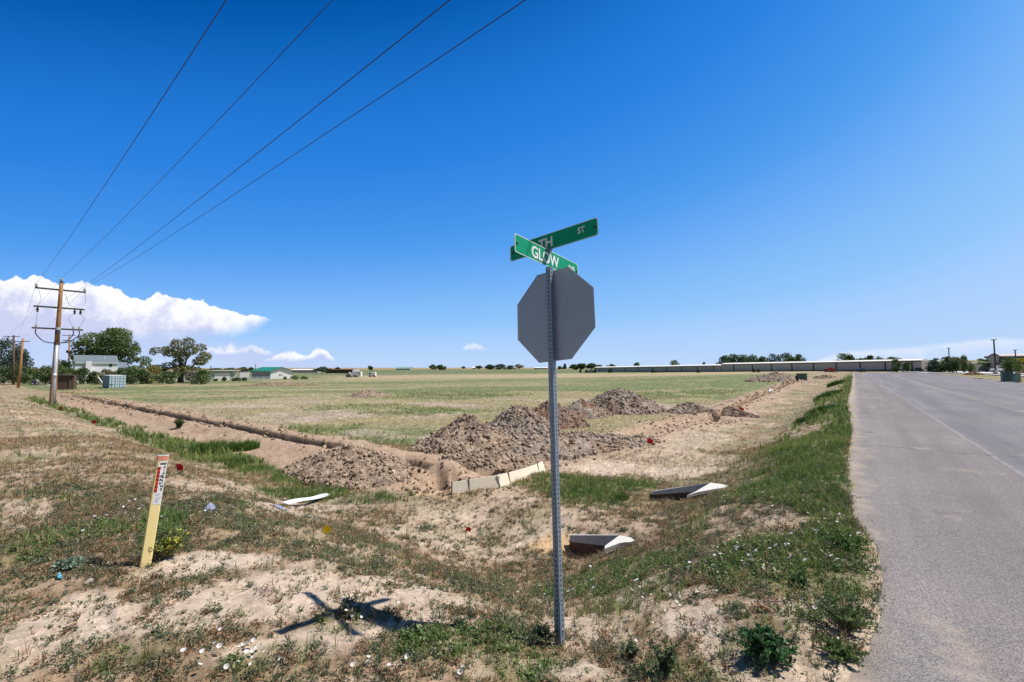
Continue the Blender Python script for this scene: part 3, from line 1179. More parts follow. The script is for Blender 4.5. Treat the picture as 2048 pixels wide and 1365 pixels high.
def cover():
    # --- knotweed-like low weeds close to the camera
    weeds = [proto_weed(s_, 8, 6, .045, .075, .015, .35) for s_ in range(5)] + [proto_weed(s_, 5, 7, .075, .05, .013, .7) for s_ in range(5, 8)] + [proto_weed(8, 12, 5, .03, .10, .013, .3), proto_weed(9, 6, 6, .05, .06, .022, .4)]
    sprig = [proto_weed(20 + s_, 4, 6, .06, .04, .017, .6) for s_ in range(6)]
    x, y = sample(105000, 1.5, 13)
    k = ground_masks(x, y)
    fine = fbm(x * 4.5, y * 4.5, 201, 4)
    dens = np.clip(.12 + 1.0 * k['green'] * (.15 + 1.1 * sst(fine, .40, .54)) + .95 * sst(fine * .6 + k['n1'] * .4, .455, .535), 0, 1) * (1 - sst(k['r'], 7, 11) * .75) * (1 - .86 * k['bare']) * (1 - k['dirt'])
    keep = (rng.uniform(0, 1, len(x)) < dens) & on_soil(k)
    x, y, g, n1 = x[keep], y[keep], k['green'][keep], k['n1'][keep]
    P = np.stack([x, y, H(x, y) - .003], -1)
    q = rng.uniform(0, 1, len(x))
    tint = np.where((q < .50 + .45 * g)[:, None], np.array([.105, .128, .068]), np.array([.23, .145, .08]))
    tint = np.where((q > .86)[:, None], np.array([.30, .25, .16]), tint)
    tint = np.where((g > .6)[:, None] & (q < .7)[:, None], np.array([.105, .158, .045]), tint)
    tint = tint * rng.uniform(.75, 1.3, len(x))[:, None]
    a = scatter_arrays(weeds, P, rng.uniform(.45, 1.45, len(x)) * (1 + .3 * g), tint)
    x, y = sample(9000, 1.5, 7)
    k = ground_masks(x, y)
    fine = fbm(x * 2.2, y * 2.2, 207, 3)
    keep = on_soil(k) & (k['dirt'] < .3) & (rng.uniform(0, 1, len(x)) < .12 + .55 * sst(fine, .5, .65))
    x, y = x[keep], y[keep]
    P = np.stack([x, y, H(x, y) - .003], -1)
    tint = np.where((rng.uniform(0, 1, len(x)) < .7)[:, None], np.array([.105, .13, .072]), np.array([.27, .18, .10])) * rng.uniform(.8, 1.2, len(x))[:, None]
    b = scatter_arrays(sprig, P, rng.uniform(.4, 1.1, len(x)), tint)
    V = np.concatenate([a[0], b[0]])
    F = np.concatenate([a[1], b[1] + len(a[0])])
    C = np.concatenate([a[2], b[2]])
    o = np_mesh('low_weeds', V, F, MAT['leaf'], col=C)
    tag(o, 'low grey green and rusty brown weeds creeping over the pale soil of the corner', 'weeds', kind='stuff')

    # --- grass on the verge, in the ditch and the patches
    gr = [proto_grass(s_, 9, .11, .07, .0022) for s_ in range(5)]
    x, y = sample(60000, 2.2, 17)
    k = ground_masks(x, y)
    dens = np.clip(k['lush'] ** 1.2 * (.25 + .75 * sst(k['r'], 3.5, 6)) * (.3 + .7 * sst(fbm(x * 3.1, y * 3.1, 209, 3), .35, .6)) + .14 * k['green'] + .04 * (1 - k['bare']), 0, 1) * (1 - k['dirt'])
    keep = (rng.uniform(0, 1, len(x)) < dens) & on_soil(k)
    x, y, g = x[keep], y[keep], k['lush'][keep]
    n = fbm(x * .8, y * .8, 210, 3)
    P = np.stack([x, y, H(x, y) - .004], -1)
    tint = np.array([.125, .20, .04]) + (np.array([.21, .26, .07]) - np.array([.125, .20, .04])) * sst(n, .35, .65)[:, None]
    tint = np.where((rng.uniform(0, 1, len(x)) > .35 + g * .9)[:, None], np.array([.33, .24, .12]), tint) * rng.uniform(.7, 1.25, len(x))[:, None]
    r = np.hypot(x, y)
    a = scatter_arrays(gr, P, rng.uniform(.55, 1.2, len(x)) * (1 + r / 30), tint)
    # --- coarser tufts farther out
    gr2 = [proto_grass(40 + s_, 7, .14, .12, .008) for s_ in range(4)]
    x, y = sample(46000, 15, 95, power=2)
    k = ground_masks(x, y)
    keep = (rng.uniform(0, 1, len(x)) < np.clip(k['green'] * 1.2, 0, 1)) & (k['vv'] > 0) & (k['dirt'] < .5)
    x, y = x[keep], y[keep]
    P = np.stack([x, y, H(x, y) - .01], -1)
    n = fbm(x * .5, y * .5, 211, 3)
    fld = ((k['v'] > 8) & (k['s'] > 1))[keep]
    tint = (np.array([.13, .185, .045]) + np.array([.07, .06, .02]) * sst(n, .35, .65)[:, None]) * rng.uniform(.7, 1.3, len(x))[:, None]
    tint = np.where(fld[:, None], tint * np.array([1.55, 1.3, 1.7]), tint)
    r = np.hypot(x, y)
    b = scatter_arrays(gr2, P, rng.uniform(.7, 1.5, len(x)) * (1 + r / 60) * np.where(fld, .55, 1), tint)
    V = np.concatenate([a[0], b[0]])
    F = np.concatenate([a[1], b[1] + len(a[0])])
    C = np.concatenate([a[2], b[2]])
    o = np_mesh('green_grass', V, F, MAT['blade'], col=C)
    tag(o, 'fresh green grass along the road verge, in the ditch and in patches', 'grass', kind='stuff')

    # --- dry straw and stubble on slope and field
    dr = [proto_grass(60 + s_, 6, .085, .08, .0028) for s_ in range(5)]
    x, y = sample(80000, 3, 17)
    k = ground_masks(x, y)
    keep = (rng.uniform(0, 1, len(x)) < np.clip((.28 + .5 * sst(k['r'], 5.5, 10)) * sst(k['n1'], .3, .55) * (1 - k['bare']) * (1 - k['green']), .04, 1)) & on_soil(k) & (k['dirt'] < .35)
    x, y = x[keep], y[keep]
    P = np.stack([x, y, H(x, y) - .004], -1)
    q = rng.uniform(0, 1, len(x))
    tint = np.where((q < .42)[:, None], np.array([.30, .18, .095]), np.array([.40, .30, .17]))
    tint = np.where((q > .74)[:, None], np.array([.16, .18, .085]), tint) * rng.uniform(.7, 1.25, len(x))[:, None]
    a = scatter_arrays(dr, P, rng.uniform(.5, 1.1, len(x)), tint)
    # taller bleached stalks standing here and there
    st = [proto_grass(95 + s_, 4, .20, .10, .0018) for s_ in range(4)]
    xs, ys = sample(2600, 2, 12)
    ks = ground_masks(xs, ys)
    kp = on_soil(ks) & (ks['dirt'] < .3) & (rng.uniform(0, 1, len(xs)) < .55 * sst(ks['n1'], .35, .6) * (1 - .8 * ks['bare']))
    xs, ys = xs[kp], ys[kp]
    s_arr = scatter_arrays(st, np.stack([xs, ys, H(xs, ys) - .004], -1), rng.uniform(.4, 1.0, len(xs)), np.array([.42, .32, .19]) * rng.uniform(.7, 1.2, len(xs))[:, None])
    a = (np.concatenate([a[0], s_arr[0]]), np.concatenate([a[1], s_arr[1] + len(a[0])]), np.concatenate([a[2], s_arr[2]]))
    dr2 = [proto_grass(80 + s_, 5, .075, .11, .007) for s_ in range(4)]
    x, y = sample(42000, 14, 60, power=2)
    k = ground_masks(x, y)
    keep = (k['vv'] > .1) & (k['dirt'] < .3) & (k['green'] < .5) & (rng.uniform(0, 1, len(x)) < .75)
    x, y = x[keep], y[keep]
    P = np.stack([x, y, H(x, y) - .01], -1)
    c = ground_color(x, y)
    tint = c * rng.uniform(.85, 1.5, len(x))[:, None]
    r = np.hypot(x, y)
    b = scatter_arrays(dr2, P, rng.uniform(.4, 1.0, len(x)) * (1 + r / 90), tint)
    V = np.concatenate([a[0], b[0]])
    F = np.concatenate([a[1], b[1] + len(a[0])])
    C = np.concatenate([a[2], b[2]])
    o = np_mesh('dry_grass', V, F, MAT['blade'], col=C)
    tag(o, 'straw coloured and rusty dry stubble over the slope and the open field', 'dry grass', kind='stuff')


cover()


# ------------------------------------------------------------------ dirt piles
def ico(sub=1):
    t = (1 + 5 ** .5) / 2
    V = [(-1, t, 0), (1, t, 0), (-1, -t, 0), (1, -t, 0), (0, -1, t), (0, 1, t), (0, -1, -t), (0, 1, -t), (t, 0, -1), (t, 0, 1), (-t, 0, -1), (-t, 0, 1)]
    F = [(0, 11, 5), (0, 5, 1), (0, 1, 7), (0, 7, 10), (0, 10, 11), (1, 5, 9), (5, 11, 4), (11, 10, 2), (10, 7, 6), (7, 1, 8), (3, 9, 4), (3, 4, 2), (3, 2, 6), (3, 6, 8), (3, 8, 9), (4, 9, 5), (2, 4, 11), (6, 2, 10), (8, 6, 7), (9, 8, 1)]
    V = np.array(V, float)
    V /= np.linalg.norm(V[0])
    return V, np.array(F)


ICO_V, ICO_F = ico()


def clods(P, size, tint):
    n = len(P)
    g = rng.normal(0, 1, (n, 3, 3))
    qv = np.linalg.qr(g)[0]
    st = rng.uniform(.5, 1.3, (n, 1, 3))
    jit = 1 + rng.uniform(-.42, .42, (n, 12, 1))
    V = np.einsum('nij,nkj->nki', qv, ICO_V[None] * st * jit) * size[:, None, None] + P[:, None, :]
    F = ICO_F[None] + (np.arange(n) * 12)[:, None, None]
    C = np.repeat(tint, 12, 0)
    return V.reshape(-1, 3), F.reshape(-1, 3), C


def dirt_pile(name, label, px, py, rx, ry, h, az=0.0, peak=(0, 0), nclod=1200, cs=(.02, .07), c1=(.30, .215, .15), c2=(.20, .135, .095), seed=0, power=1.25, cat='dirt pile', lump=.35, group='spoil heaps left by the digging'):
    c = gp(px, py)
    nr_, na_ = 90, 220
    t = np.linspace(0, 1, nr_)
    a = np.linspace(0, 2 * math.pi, na_, endpoint=False)
    T, A = np.meshgrid(t, a, indexing='ij')
    ca, sa = math.cos(az), math.sin(az)

    def shape(lx, ly):
        # lx, ly in metres in the pile frame
        wx = lx * ca - ly * sa + c[0]
        wy = lx * sa + ly * ca + c[1]
        p = np.hypot((lx - peak[0] * rx * np.clip(1 - np.hypot(lx / rx, ly / ry), 0, 1)) / rx, (ly - peak[1] * ry * np.clip(1 - np.hypot(lx / rx, ly / ry), 0, 1)) / ry)
        n = fbm(wx * 1.1 + seed, wy * 1.1, 300 + seed, 4) - .5
        n2 = (fbm(wx * 4, wy * 4, 320 + seed, 5, .62) - .5)
        p = np.clip(p + n * lump * 1.2, 0, 1.3)
        z = h * np.clip(1 - p ** power, -.2, 1) * (1 + n * .5) + n2 * (.07 + .19 * h) * (1 - sst(p, .8, 1.0))
        return wx, wy, z

    lx = rx * T * np.cos(A)
    ly = ry * T * np.sin(A)
    wx, wy, z = shape(lx, ly)
    z = np.where(T > .97, -.12, z)
    gz = H0(wx, wy) * .5 + H(wx, wy) * .5
    Vm = np.stack([wx, wy, gz + np.maximum(z, -.12)], -1).reshape(-1, 3)
    i = np.arange(nr_ - 1)[:, None] * na_ + np.arange(na_)[None, :]
    j = np.arange(nr_ - 1)[:, None] * na_ + (np.arange(na_)[None, :] + 1) % na_
    q = np.stack([i, i + na_, j + na_, j], -1).reshape(-1, 4)
    Fm = np.concatenate([q[:, [0, 1, 2]], q[:, [0, 2, 3]]])
    c1, c2 = np.array(c1), np.array(c2)
    nn = fbm(Vm[:, 0] * 1.6 + seed, Vm[:, 1] * 1.6 + Vm[:, 2], 340 + seed, 3)
    Cm = c1 + (c2 - c1) * sst(nn, .4, .62)[:, None]
    Cm *= (.55 + .75 * fbm(Vm[:, 0] * 9, Vm[:, 1] * 9, 350, 4, .7))[:, None]
    # clods, thickest low on the flanks where they roll to
    n = int(nclod * 1.9)
    tt = rng.uniform(0, 1, n) ** .55
    aa = rng.uniform(0, 2 * math.pi, n)
    bald = fbm(np.cos(aa) * 1.4 + seed * 3.1, np.sin(aa) * 1.4 + tt * .6, 360 + seed, 3)
    kp = (bald < .58) | (rng.uniform(0, 1, n) < .4) | (tt > .8)
    tt, aa = tt[kp], aa[kp]
    n = len(tt)
    lx = rx * tt * np.cos(aa)
    ly = ry * tt * np.sin(aa)
    wx, wy, z = shape(lx, ly)
    gz = H0(wx, wy) * .5 + H(wx, wy) * .5
    size = cs[0] * .28 + (cs[1] - cs[0]) * .85 * rng.uniform(0, 1, n) ** 10 + cs[0] * .5 * rng.uniform(0, 1, n)
    P = np.stack([wx, wy, gz + np.maximum(z, 0) + size * .25], -1)
    nn = fbm(wx * 1.6 + seed, wy * 1.6, 340 + seed, 3)
    tint = c1 + (c2 - c1) * np.clip(sst(nn, .4, .62) + rng.normal(0, .25, n), 0, 1)[:, None]
    tint *= rng.uniform(.72, 1.35, n)[:, None]
    Vc, Fc, Cc = clods(P, size, tint)
    o = np_mesh(name, np.concatenate([Vm, Vc]), np.concatenate([Fm, Fc + len(Vm)]), MAT['clod'], col=np.concatenate([Cm, Cc]))
    tag(o, label, cat, group)
    return o


PALE = (.37, .28, .205)
BRN = (.305, .228, .168)
GREY = (.335, .275, .22)
DARK = (.235, .175, .135)
RED = (.275, .17, .12)
def sc(px, py, w):
    return w * gp(px, py)[1] / FPX


dirt_pile('dirt_pile', 'low wide heap of pinkish brown clods beside the narrow trench, nearest the plastic strip', 690, 945, sc(690, 945, 158), 1.25, .62, az=R(150), nclod=3400, cs=(.016, .085), c1=PALE, c2=BRN, seed=1, power=1.4)
dirt_pile('dirt_pile', 'pointed clay heap with a dark stony shoulder rising behind the wooden boards', 932, 900, sc(932, 900, 108), 1.55, 1.22, nclod=3600, cs=(.018, .10), c1=PALE, c2=DARK, seed=2, power=1.05)
dirt_pile('dirt_pile', 'second clay heap from the boards with a smooth pale crest', 1040, 873, sc(1040, 873, 95), 1.6, 1.32, nclod=3200, cs=(.02, .10), c1=BRN, c2=GREY, seed=3, power=1.05)
dirt_pile('dirt_pile', 'reddish dark heap half hidden behind the sign post', 1100, 850, sc(1100, 850, 80), 1.6, 1.2, nclod=2400, cs=(.02, .09), c1=RED, c2=DARK, seed=4, power=1.05)
dirt_pile('dirt_pile', 'small reddish heap between the sign post and the tallest mound', 1163, 832, sc(1163, 832, 62), 1.5, .98, nclod=1600, cs=(.02, .09), c1=RED, c2=GREY, seed=5, power=1.1)
dirt_pile('dirt_pile', 'broad tall mound of dark crumbs, farthest large heap in the row', 1240, 822, sc(1240, 822, 96), 2.2, 1.42, nclod=3600, cs=(.025, .12), c1=GREY, c2=DARK, seed=6, power=1.35)
dirt_pile('dirt_pile', 'small dark crumbled heap at the end of the far trench', 1378, 825, sc(1378, 825, 46), 1.0, .60, nclod=900, cs=(.025, .11), c1=GREY, c2=DARK, seed=7)
dirt_pile('dirt_pile', 'flat dark brown heap on the ditch side of the far trench', 1462, 831, sc(1462, 831, 50), .9, .46, az=R(-20), nclod=1100, cs=(.025, .11), c1=DARK, c2=(.15, .10, .075), seed=8)
dirt_pile('dirt_pile', 'long low apron of rubble spilling from the foot of the heaps', 1150, 892, sc(1150, 892, 200), 1.5, .40, az=R(22), nclod=4600, cs=(.018, .10), c1=GREY, c2=BRN, seed=9, power=1.6)
dirt_pile('dirt_pile', 'lumpy skirt of clods between the pit and the wooden boards', 985, 925, sc(985, 925, 105), .9, .34, az=R(15), nclod=2200, cs=(.016, .085), c1=PALE, c2=BRN, seed=14, power=1.6)
dirt_pile('dirt_pile', 'long brown spoil ridge across the field beside the dark utility box', 1550, 762, sc(1550, 762, 60), 3.0, 1.35, nclod=900, cs=(.06, .22), c1=BRN, c2=GREY, seed=10)
dirt_pile('dirt_pile', 'little brown heap next to the far utility box, road side', 1650, 757, sc(1650, 757, 24), 1.2, .55, nclod=300, cs=(.05, .18), c1=BRN, c2=DARK, seed=11)
dirt_pile('dirt_pile', 'low weedy hump of pale soil alone out in the field', 738, 793, sc(738, 793, 40), 1.6, .62, nclod=700, cs=(.03, .14), c1=PALE, c2=BRN, seed=12, group='weedy heaps out in the field')
dirt_pile('dirt_pile', 'long weedy strip of rubble in the field before the white barn', 560, 771, sc(560, 771, 80), 2.2, .62, nclod=1500, cs=(.04, .2), c1=PALE, c2=RED, seed=13, group='weedy heaps out in the field')
dirt_pile('dirt_pile', 'yellowish rubble spread between the old shed and the container', 165, 786, sc(165, 786, 38), 2.0, .42, nclod=700, cs=(.04, .18), c1=(.38, .29, .18), c2=(.30, .20, .12), seed=15, group='weedy heaps out in the field')


def loose_clods():
    """crumbs of soil along the lips of the trenches, in the pit and over the dug ground"""
    pts = []
    for P_, n, w in ((TRL, 2600, .5), (TRR, 1500, .5), (DIG, 1500, .9)):
        seg = np.linalg.norm(np.diff(P_, axis=0), axis=1)
        k = rng.choice(len(seg), n, p=seg / seg.sum())
        t = rng.uniform(0, 1, n)[:, None]
        q = P_[k] * (1 - t) + P_[k + 1] * t
        pts.append(q + rng.normal(0, w, (n, 2)))
    for p, rad, h in PITS[:2]:
        pts.append(np.array(p[:2]) + rng.normal(0, rad * .7, (420, 2)))
    q = np.concatenate(pts)
    r = np.hypot(q[:, 0], q[:, 1])
    size = (.008 + .045 * rng.uniform(0, 1, len(q)) ** 5) * (1 + r / 40)
    P = np.stack([q[:, 0], q[:, 1], H(q[:, 0], q[:, 1]) + size * .2], -1)
    tint = np.array([.33, .24, .165]) * rng.uniform(.6, 1.2, len(q))[:, None]
    V, F, C = clods(P, size, tint)
    o = np_mesh('soil_crumbs', V, F, MAT['clod'], col=C)
    tag(o, 'loose crumbs of soil strewn along the trench lips and the dug corner', 'rubble', kind='stuff')


loose_clods()


def pebbles():
    x, y = sample(5200, 1.6, 9)
    k = ground_masks(x, y)
    u, v = k['u'], k['v']
    edge = np.exp(-((k['vv'] + .12) / .22) ** 2) * (k['r'] < 8)
    keep = rng.uniform(0, 1, len(x)) < np.clip(.22 * k['bare'] * (k['vv'] > .05) + .5 * edge, 0, 1)
    x, y = x[keep], y[keep]
    size = .003 + .010 * rng.uniform(0, 1, len(x)) ** 5
    P = np.stack([x, y, np.maximum(H_ground(x, y), np.where(k['vv'][keep] < 0, H0(x, y), -9)) + size * .3], -1)
    tint = np.array([.36, .30, .25]) * rng.uniform(.35, 1.3, len(x))[:, None]
    V, F, C = clods(P, size, tint)
    o = np_mesh('pebbles', V, F, MAT['clod'], col=C)
    tag(o, 'small pebbles and crumbs along the broken asphalt edge and on bare soil', 'gravel', kind='stuff')


pebbles()
# ------------------------------------------------------------------ lettering
def text_mesh(name, txt, size, fn, mat, parent, xscale=1.0, bold=0.0, align='LEFT'):
    """letters as a thin solid; fn maps (along, up, out) to a 3-D point in the parent's frame"""
    cu = bpy.data.curves.new(name, 'FONT')
    cu.body = txt
    cu.size = size
    cu.offset = bold
    cu.align_x = align
    cu.resolution_u = 4
    tmp = bpy.data.objects.new(name, cu)
    COL.objects.link(tmp)
    dg = bpy.context.evaluated_depsgraph_get()
    me = bpy.data.meshes.new_from_object(tmp.evaluated_get(dg))
    bpy.data.objects.remove(tmp)
    bpy.data.curves.remove(cu)
    for v in me.vertices:
        v.co = Vector(fn(v.co.x * xscale, v.co.y, 0.0))
    me.materials.clear()
    me.materials.append(mat)
    me.name = name
    o = bpy.data.objects.new(name, me)
    return link(o, parent)


# ------------------------------------------------------------------ the sign post
def build_sign():
    B = gp(1120, 1290)
    w = Vector((-.0115, .1292, 1)).normalized()
    ang = .8839
    u0 = Vector((math.cos(ang), math.sin(ang), 0))
    u = (u0 - w * u0.dot(w)).normalized()
    e = u.cross(w).normalized()
    k = B[1] / 3.1878           # the ground may lie a little nearer or farther than first measured
    root = empty('sign_post', B, 0, 'galvanised perforated post with two green street signs and the back of a stop sign', 'sign post')

    def P(a, b, c):
        """a along e, b along u, c up the post"""
        return e * a * k + u * b * k + w * c * k

    hw = .0215
    top = 2.70
    # square tube with a row of punched holes on every face
    mb = MB()
    pitch = .0254 * 1.25
    n = int((top + .15) / pitch)
    ring = [math.pi / 8 + i * math.pi / 4 for i in range(8)]
    for side in range(4):
        q = side * math.pi / 2
        ca, sa = math.cos(q), math.sin(q)

        def pt(x, z, dep=hw):
            a, b = x * ca + dep * sa, -x * sa * -1 - 0
            return P(x * ca - dep * sa, x * sa + dep * ca, z)
        for i in range(n):
            zc = -.15 + (i + .5) * pitch
            hz = pitch / 2
            out = [(hw, 0.41 * hz), (.41 * hw, hz), (-.41 * hw, hz), (-hw, .41 * hz), (-hw, -.41 * hz), (-.41 * hw, -hz), (.41 * hw, -hz), (hw, -.41 * hz)]
            inn = [(.0078 * math.cos(t), .0078 * math.sin(t)) for t in ring]
            vs = [pt(x, zc + z) for x, z in out] + [pt(x, zc + z) for x, z in inn] + [pt(x, zc + z) for x, z in ((hw, hz), (-hw, hz), (-hw, -hz), (hw, -hz))] + [pt(x, zc + z, hw - .004) for x, z in inn]
            fs = [(j, (j + 1) % 8, 8 + (j + 1) % 8, 8 + j) for j in range(8)]
            fs += [(8 + j, 8 + (j + 1) % 8, 20 + (j + 1) % 8, 20 + j) for j in range(8)]
            fs += [(0, 16, 1), (2, 17, 3), (4, 18, 5), (6, 19, 7)]
            mb.add(vs, fs)
    post = mb.build('post', MAT['galvanised'], root)
    # thicker stub the post is bolted into
    st = MB()
    h2 = hw + .0035
    for side in range(4):
        q = side * math.pi / 2
        ca, sa = math.cos(q), math.sin(q)
        for i in range(-3, 10):
            zc = (i + .5) * pitch - .05
            hz = pitch / 2
            ring_ = ring
            out = [(h2, 0.41 * hz), (.41 * h2, hz), (-.41 * h2, hz), (-h2, .41 * hz), (-h2, -.41 * hz), (-.41 * h2, -hz), (.41 * h2, -hz), (h2, -.41 * hz)]
            inn = [(.0072 * math.cos(t), .0072 * math.sin(t)) for t in ring_]

            def pt(x, z, dep=h2):
                return P(x * ca - dep * sa, x * sa + dep * ca, z)
            vs = [pt(x, zc + z) for x, z in out] + [pt(x, zc + z) for x, z in inn] + [pt(x, zc + z) for x, z in ((h2, hz), (-h2, hz), (-h2, -hz), (h2, -hz))]
            fs = [(j, (j + 1) % 8, 8 + (j + 1) % 8, 8 + j) for j in range(8)] + [(0, 16, 1), (2, 17, 3), (4, 18, 5), (6, 19, 7)]
            st.add(vs, fs)
    st.build('base_sleeve', MAT['galvanised'], root)
    # octagon bolted to the far face
    W = .7144 / 2
    ho, so_ = 2.2938, .0097
    t8 = W * math.tan(math.pi / 8)
    oct_ = [(W, t8), (t8, W), (-t8, W), (-W, t8), (-W, -t8), (-t8, -W), (t8, -W), (W, -t8)]
    mb = MB().prism(oct_, lambda p, s: P(so_ + p[0], hw + .002 + s * .003, ho + p[1]))
    stop = mb.build('stop_sign', MAT['sign back'], root)
    f = MB().prism([(x * .985, y * .985) for x, y in oct_], lambda p, s: P(so_ + p[0], hw + .0055 + s * .0012, ho + p[1]))
    f.build('sign_face', MAT['sign red'], stop)
    text_mesh('lettering', 'STOP', .34, lambda a, b, c: P(so_ - a, hw + .0085, ho + b - .12), MAT['sign white'], stop, .85, .008, 'CENTER')
    for z in (ho + .24, ho - .24):
        MB().tube([P(0, -hw - .007, z), P(0, hw + .012, z)], .0075 * k, 8).build('bolt', MAT['bolt'], root)

    def plate(name, hc, l1, l2, Hh, along, out, holes):
        r = .018
        pts = []
        for cx, cy, a0 in ((l2 - r, Hh / 2 - r, 0), (-l1 + r, Hh / 2 - r, 90), (-l1 + r, -Hh / 2 + r, 180), (l2 - r, -Hh / 2 + r, 270)):
            for j in range(4):
                a = R(a0 + j * 30)
                pts.append((cx + r * math.cos(a), cy + r * math.sin(a)))

        def fn(p, s):
            if along == 'u':
                return P(out * (s - .5) * .0025, p[0], hc + p[1])
            return P(p[0], out * (s - .5) * .0025, hc + p[1])
        pl = MB().prism(pts, fn).build(name, MAT['sign green'], root)
        # pale worn rim of the sheet
        rim = MB()
        m_ = len(pts)
        for s in (-1, 1):
            o_ = len(rim.v)
            inner = [(x * (1 - .006 / abs(x) if abs(x) > .01 else 1), y * (1 - .0045 / abs(y) if abs(y) > .01 else 1)) for x, y in pts]

            def q(p):
                return P(s * .0019, p[0], hc + p[1]) if along == 'u' else P(p[0], s * .0019, hc + p[1])
            rim.add([q(p) for p in pts] + [q(p) for p in inner], [(i, (i + 1) % m_, m_ + (i + 1) % m_, m_ + i) for i in range(m_)])
        rim.build('rim', MAT['sign white'], pl)
        for x in holes:
            b = MB()
            if along == 'u':
                b.tube([P(-.006, x, hc), P(.006, x, hc)], .009 * k, 10)
            else:
                b.tube([P(x, -.006, hc), P(x, .006, hc)], .009 * k, 10)
            b.build('bolt', MAT['steel dark'], pl)
        return pl

    hg, ht = 2.7488, 2.8896
    g = plate('street_sign', hg, .4303, .4292, .1407, 'u', 1, (-.405, .405))
    g['label'] = 'bright green street sign reading GLOW AVE'
    text_mesh('lettering', 'GLOW', .128, lambda a, b, c: P(.0032, -.235 + a, hg - .047 + b), MAT['sign white'], g, .92, .0032)
    text_mesh('lettering', 'AVE', .064, lambda a, b, c: P(.0032, .268 + a, hg - .018 + b), MAT['sign white'], g, .9, .0016)
    t = plate('street_sign', ht, .3971, .4411, .139, 'e', 1, (-.37, .415))
    t['label'] = 'dark shaded green street sign reading TH ST'
    text_mesh('lettering', 'TH', .115, lambda a, b, c: P(-.098 + a, -.0032, ht - .043 + b), MAT['sign white'], t, .92, .0026)
    text_mesh('lettering', 'ST', .066, lambda a, b, c: P(.268 + a, -.0032, ht - .012 + b), MAT['sign white'], t, .9, .0014)
    br = MB()
    br.prism([(-.03, -.01), (.03, -.01), (.03, .03), (-.03, .03)], lambda p, s: P(-.007 + s * .014, p[0], (hg + ht) / 2 - .01 + p[1]))
    br.prism([(-.03, -.02), (.03, -.02), (.03, .01), (-.03, .01)], lambda p, s: P(p[0], -.007 + s * .014, (hg + ht) / 2 + .006 + p[1]))
    br.build('bracket', MAT['bolt'], root)
    b2 = MB()
    b2.tube([P(hw + .012, 0, .095), P(-hw - .012, 0, .095)], .0075 * k, 8)
    b2.build('bolt', MAT['bolt'], root)


build_sign()


# ------------------------------------------------------------------ pipeline marker
def build_marker():
    B = gp(290, 1134)
    d = B[1]
    T_ = at_depth(327, 906, d + .10)
    w = (Vector(T_) - Vector(B))
    Ht = w.length
    w.normalize()
    ex = Vector((.74, .67, 0))
    ex = (ex - w * ex.dot(w)).normalized()
    ey = w.cross(ex).normalized()     # away from the camera
    W = 18.0 * d / FPX / 2
    D = .012
    root = empty('pipeline_marker', B, 0, 'leaning yellow plastic pipeline marker post with orange cap and gas warning sticker', 'marker post')

    def P(a, b, c):
        return ex * a + ey * b + w * c
    body = MB()
    prof = [(-W, D), (-W, -D * .3), (-W + .008, -D), (W - .008, -D), (W, -D * .3), (W, D)]
    body.prism(prof, lambda p, s: P(p[0], p[1], -.1 + s * (Ht - .06 + .1)))
    body.build('post', MAT['marker yellow'], root)
    cap = MB().prism([(x * 1.09, y * 1.25) for x, y in prof], lambda p, s: P(p[0], p[1], Ht - .062 + s * .034))
    cap.build('cap', MAT['marker orange'], root)
    lid = MB().prism([(x * 1.12, y * 1.3) for x, y in prof], lambda p, s: P(p[0], p[1], Ht - .0275 + s * .0075))
    lid.build('cap_lid', MAT['sticker white'], root)
    st = MB().prism([(-W * .55, Ht * .54), (W * .97, Ht * .54), (W * .97, Ht * .925), (-W * .55, Ht * .925)], lambda p, s: P(p[0], -D - .0008 - s * .0006, p[1]))
    sk = st.build('sticker', MAT['sticker white'], root)
    rd = MB().prism([(-W * .62, Ht * .645), (-W * .08, Ht * .645), (-W * .08, Ht * .875), (-W * .62, Ht * .875)], lambda p, s: P(p[0], -D - .0017 - s * .0004, p[1]))
    rd.build('warning_strip', MAT['sticker red'], sk)

    def col(txt, x, z0, z1, size, name):
        n = len(txt)
        for i, ch in enumerate(txt):
            zz = z0 + (z1 - z0) * i / max(n - 1, 1)
            text_mesh(name, ch, size, lambda a, b, c: P(x + a, -D - .0026, zz + b - size * .35), MAT['ink'], sk, 1.05, size * .035, 'CENTER')
    s_ = Ht * .0285
    col('WARNING', -W * .35, Ht * .857, Ht * .662, s_, 'lettering')
    col('GAS', W * .22, Ht * .79, Ht * .725, s_, 'lettering')
    col('PIPELINE', W * .60, Ht * .868, Ht * .672, s_, 'lettering')
    lg = MB()
    for i in range(9):
        x = -W * .30 + i * W * .125
        lg.prism([(x, 0), (x + W * .11, 0), (x + W * .17, .016 + .004 * (i % 3)), (x + W * .06, .013 + .004 * (i % 2))], lambda p, s: P(p[0], -D - .0018 - s * .0005, Ht * .893 + p[1]))
    lg.build('emblem', MAT['ink'], sk)
    fine = MB()
    for i, (a, b) in enumerate(((-.3, .75), (-.25, .6), (-.3, .1), (.3, .8), (-.3, .75), (-.1, .5), (-.2, .55), (-.3, .3), (-.15, .45))):
        z = Ht * (.630 - i * .0095)
        fine.prism([(a * W, z), (b * W, z), (b * W, z + Ht * .005), (a * W, z + Ht * .005)], lambda p, s: P(p[0], -D - .0018 - s * .0004, p[1]))
    fine.build('small_print', MAT['ink blue'], sk)


build_marker()


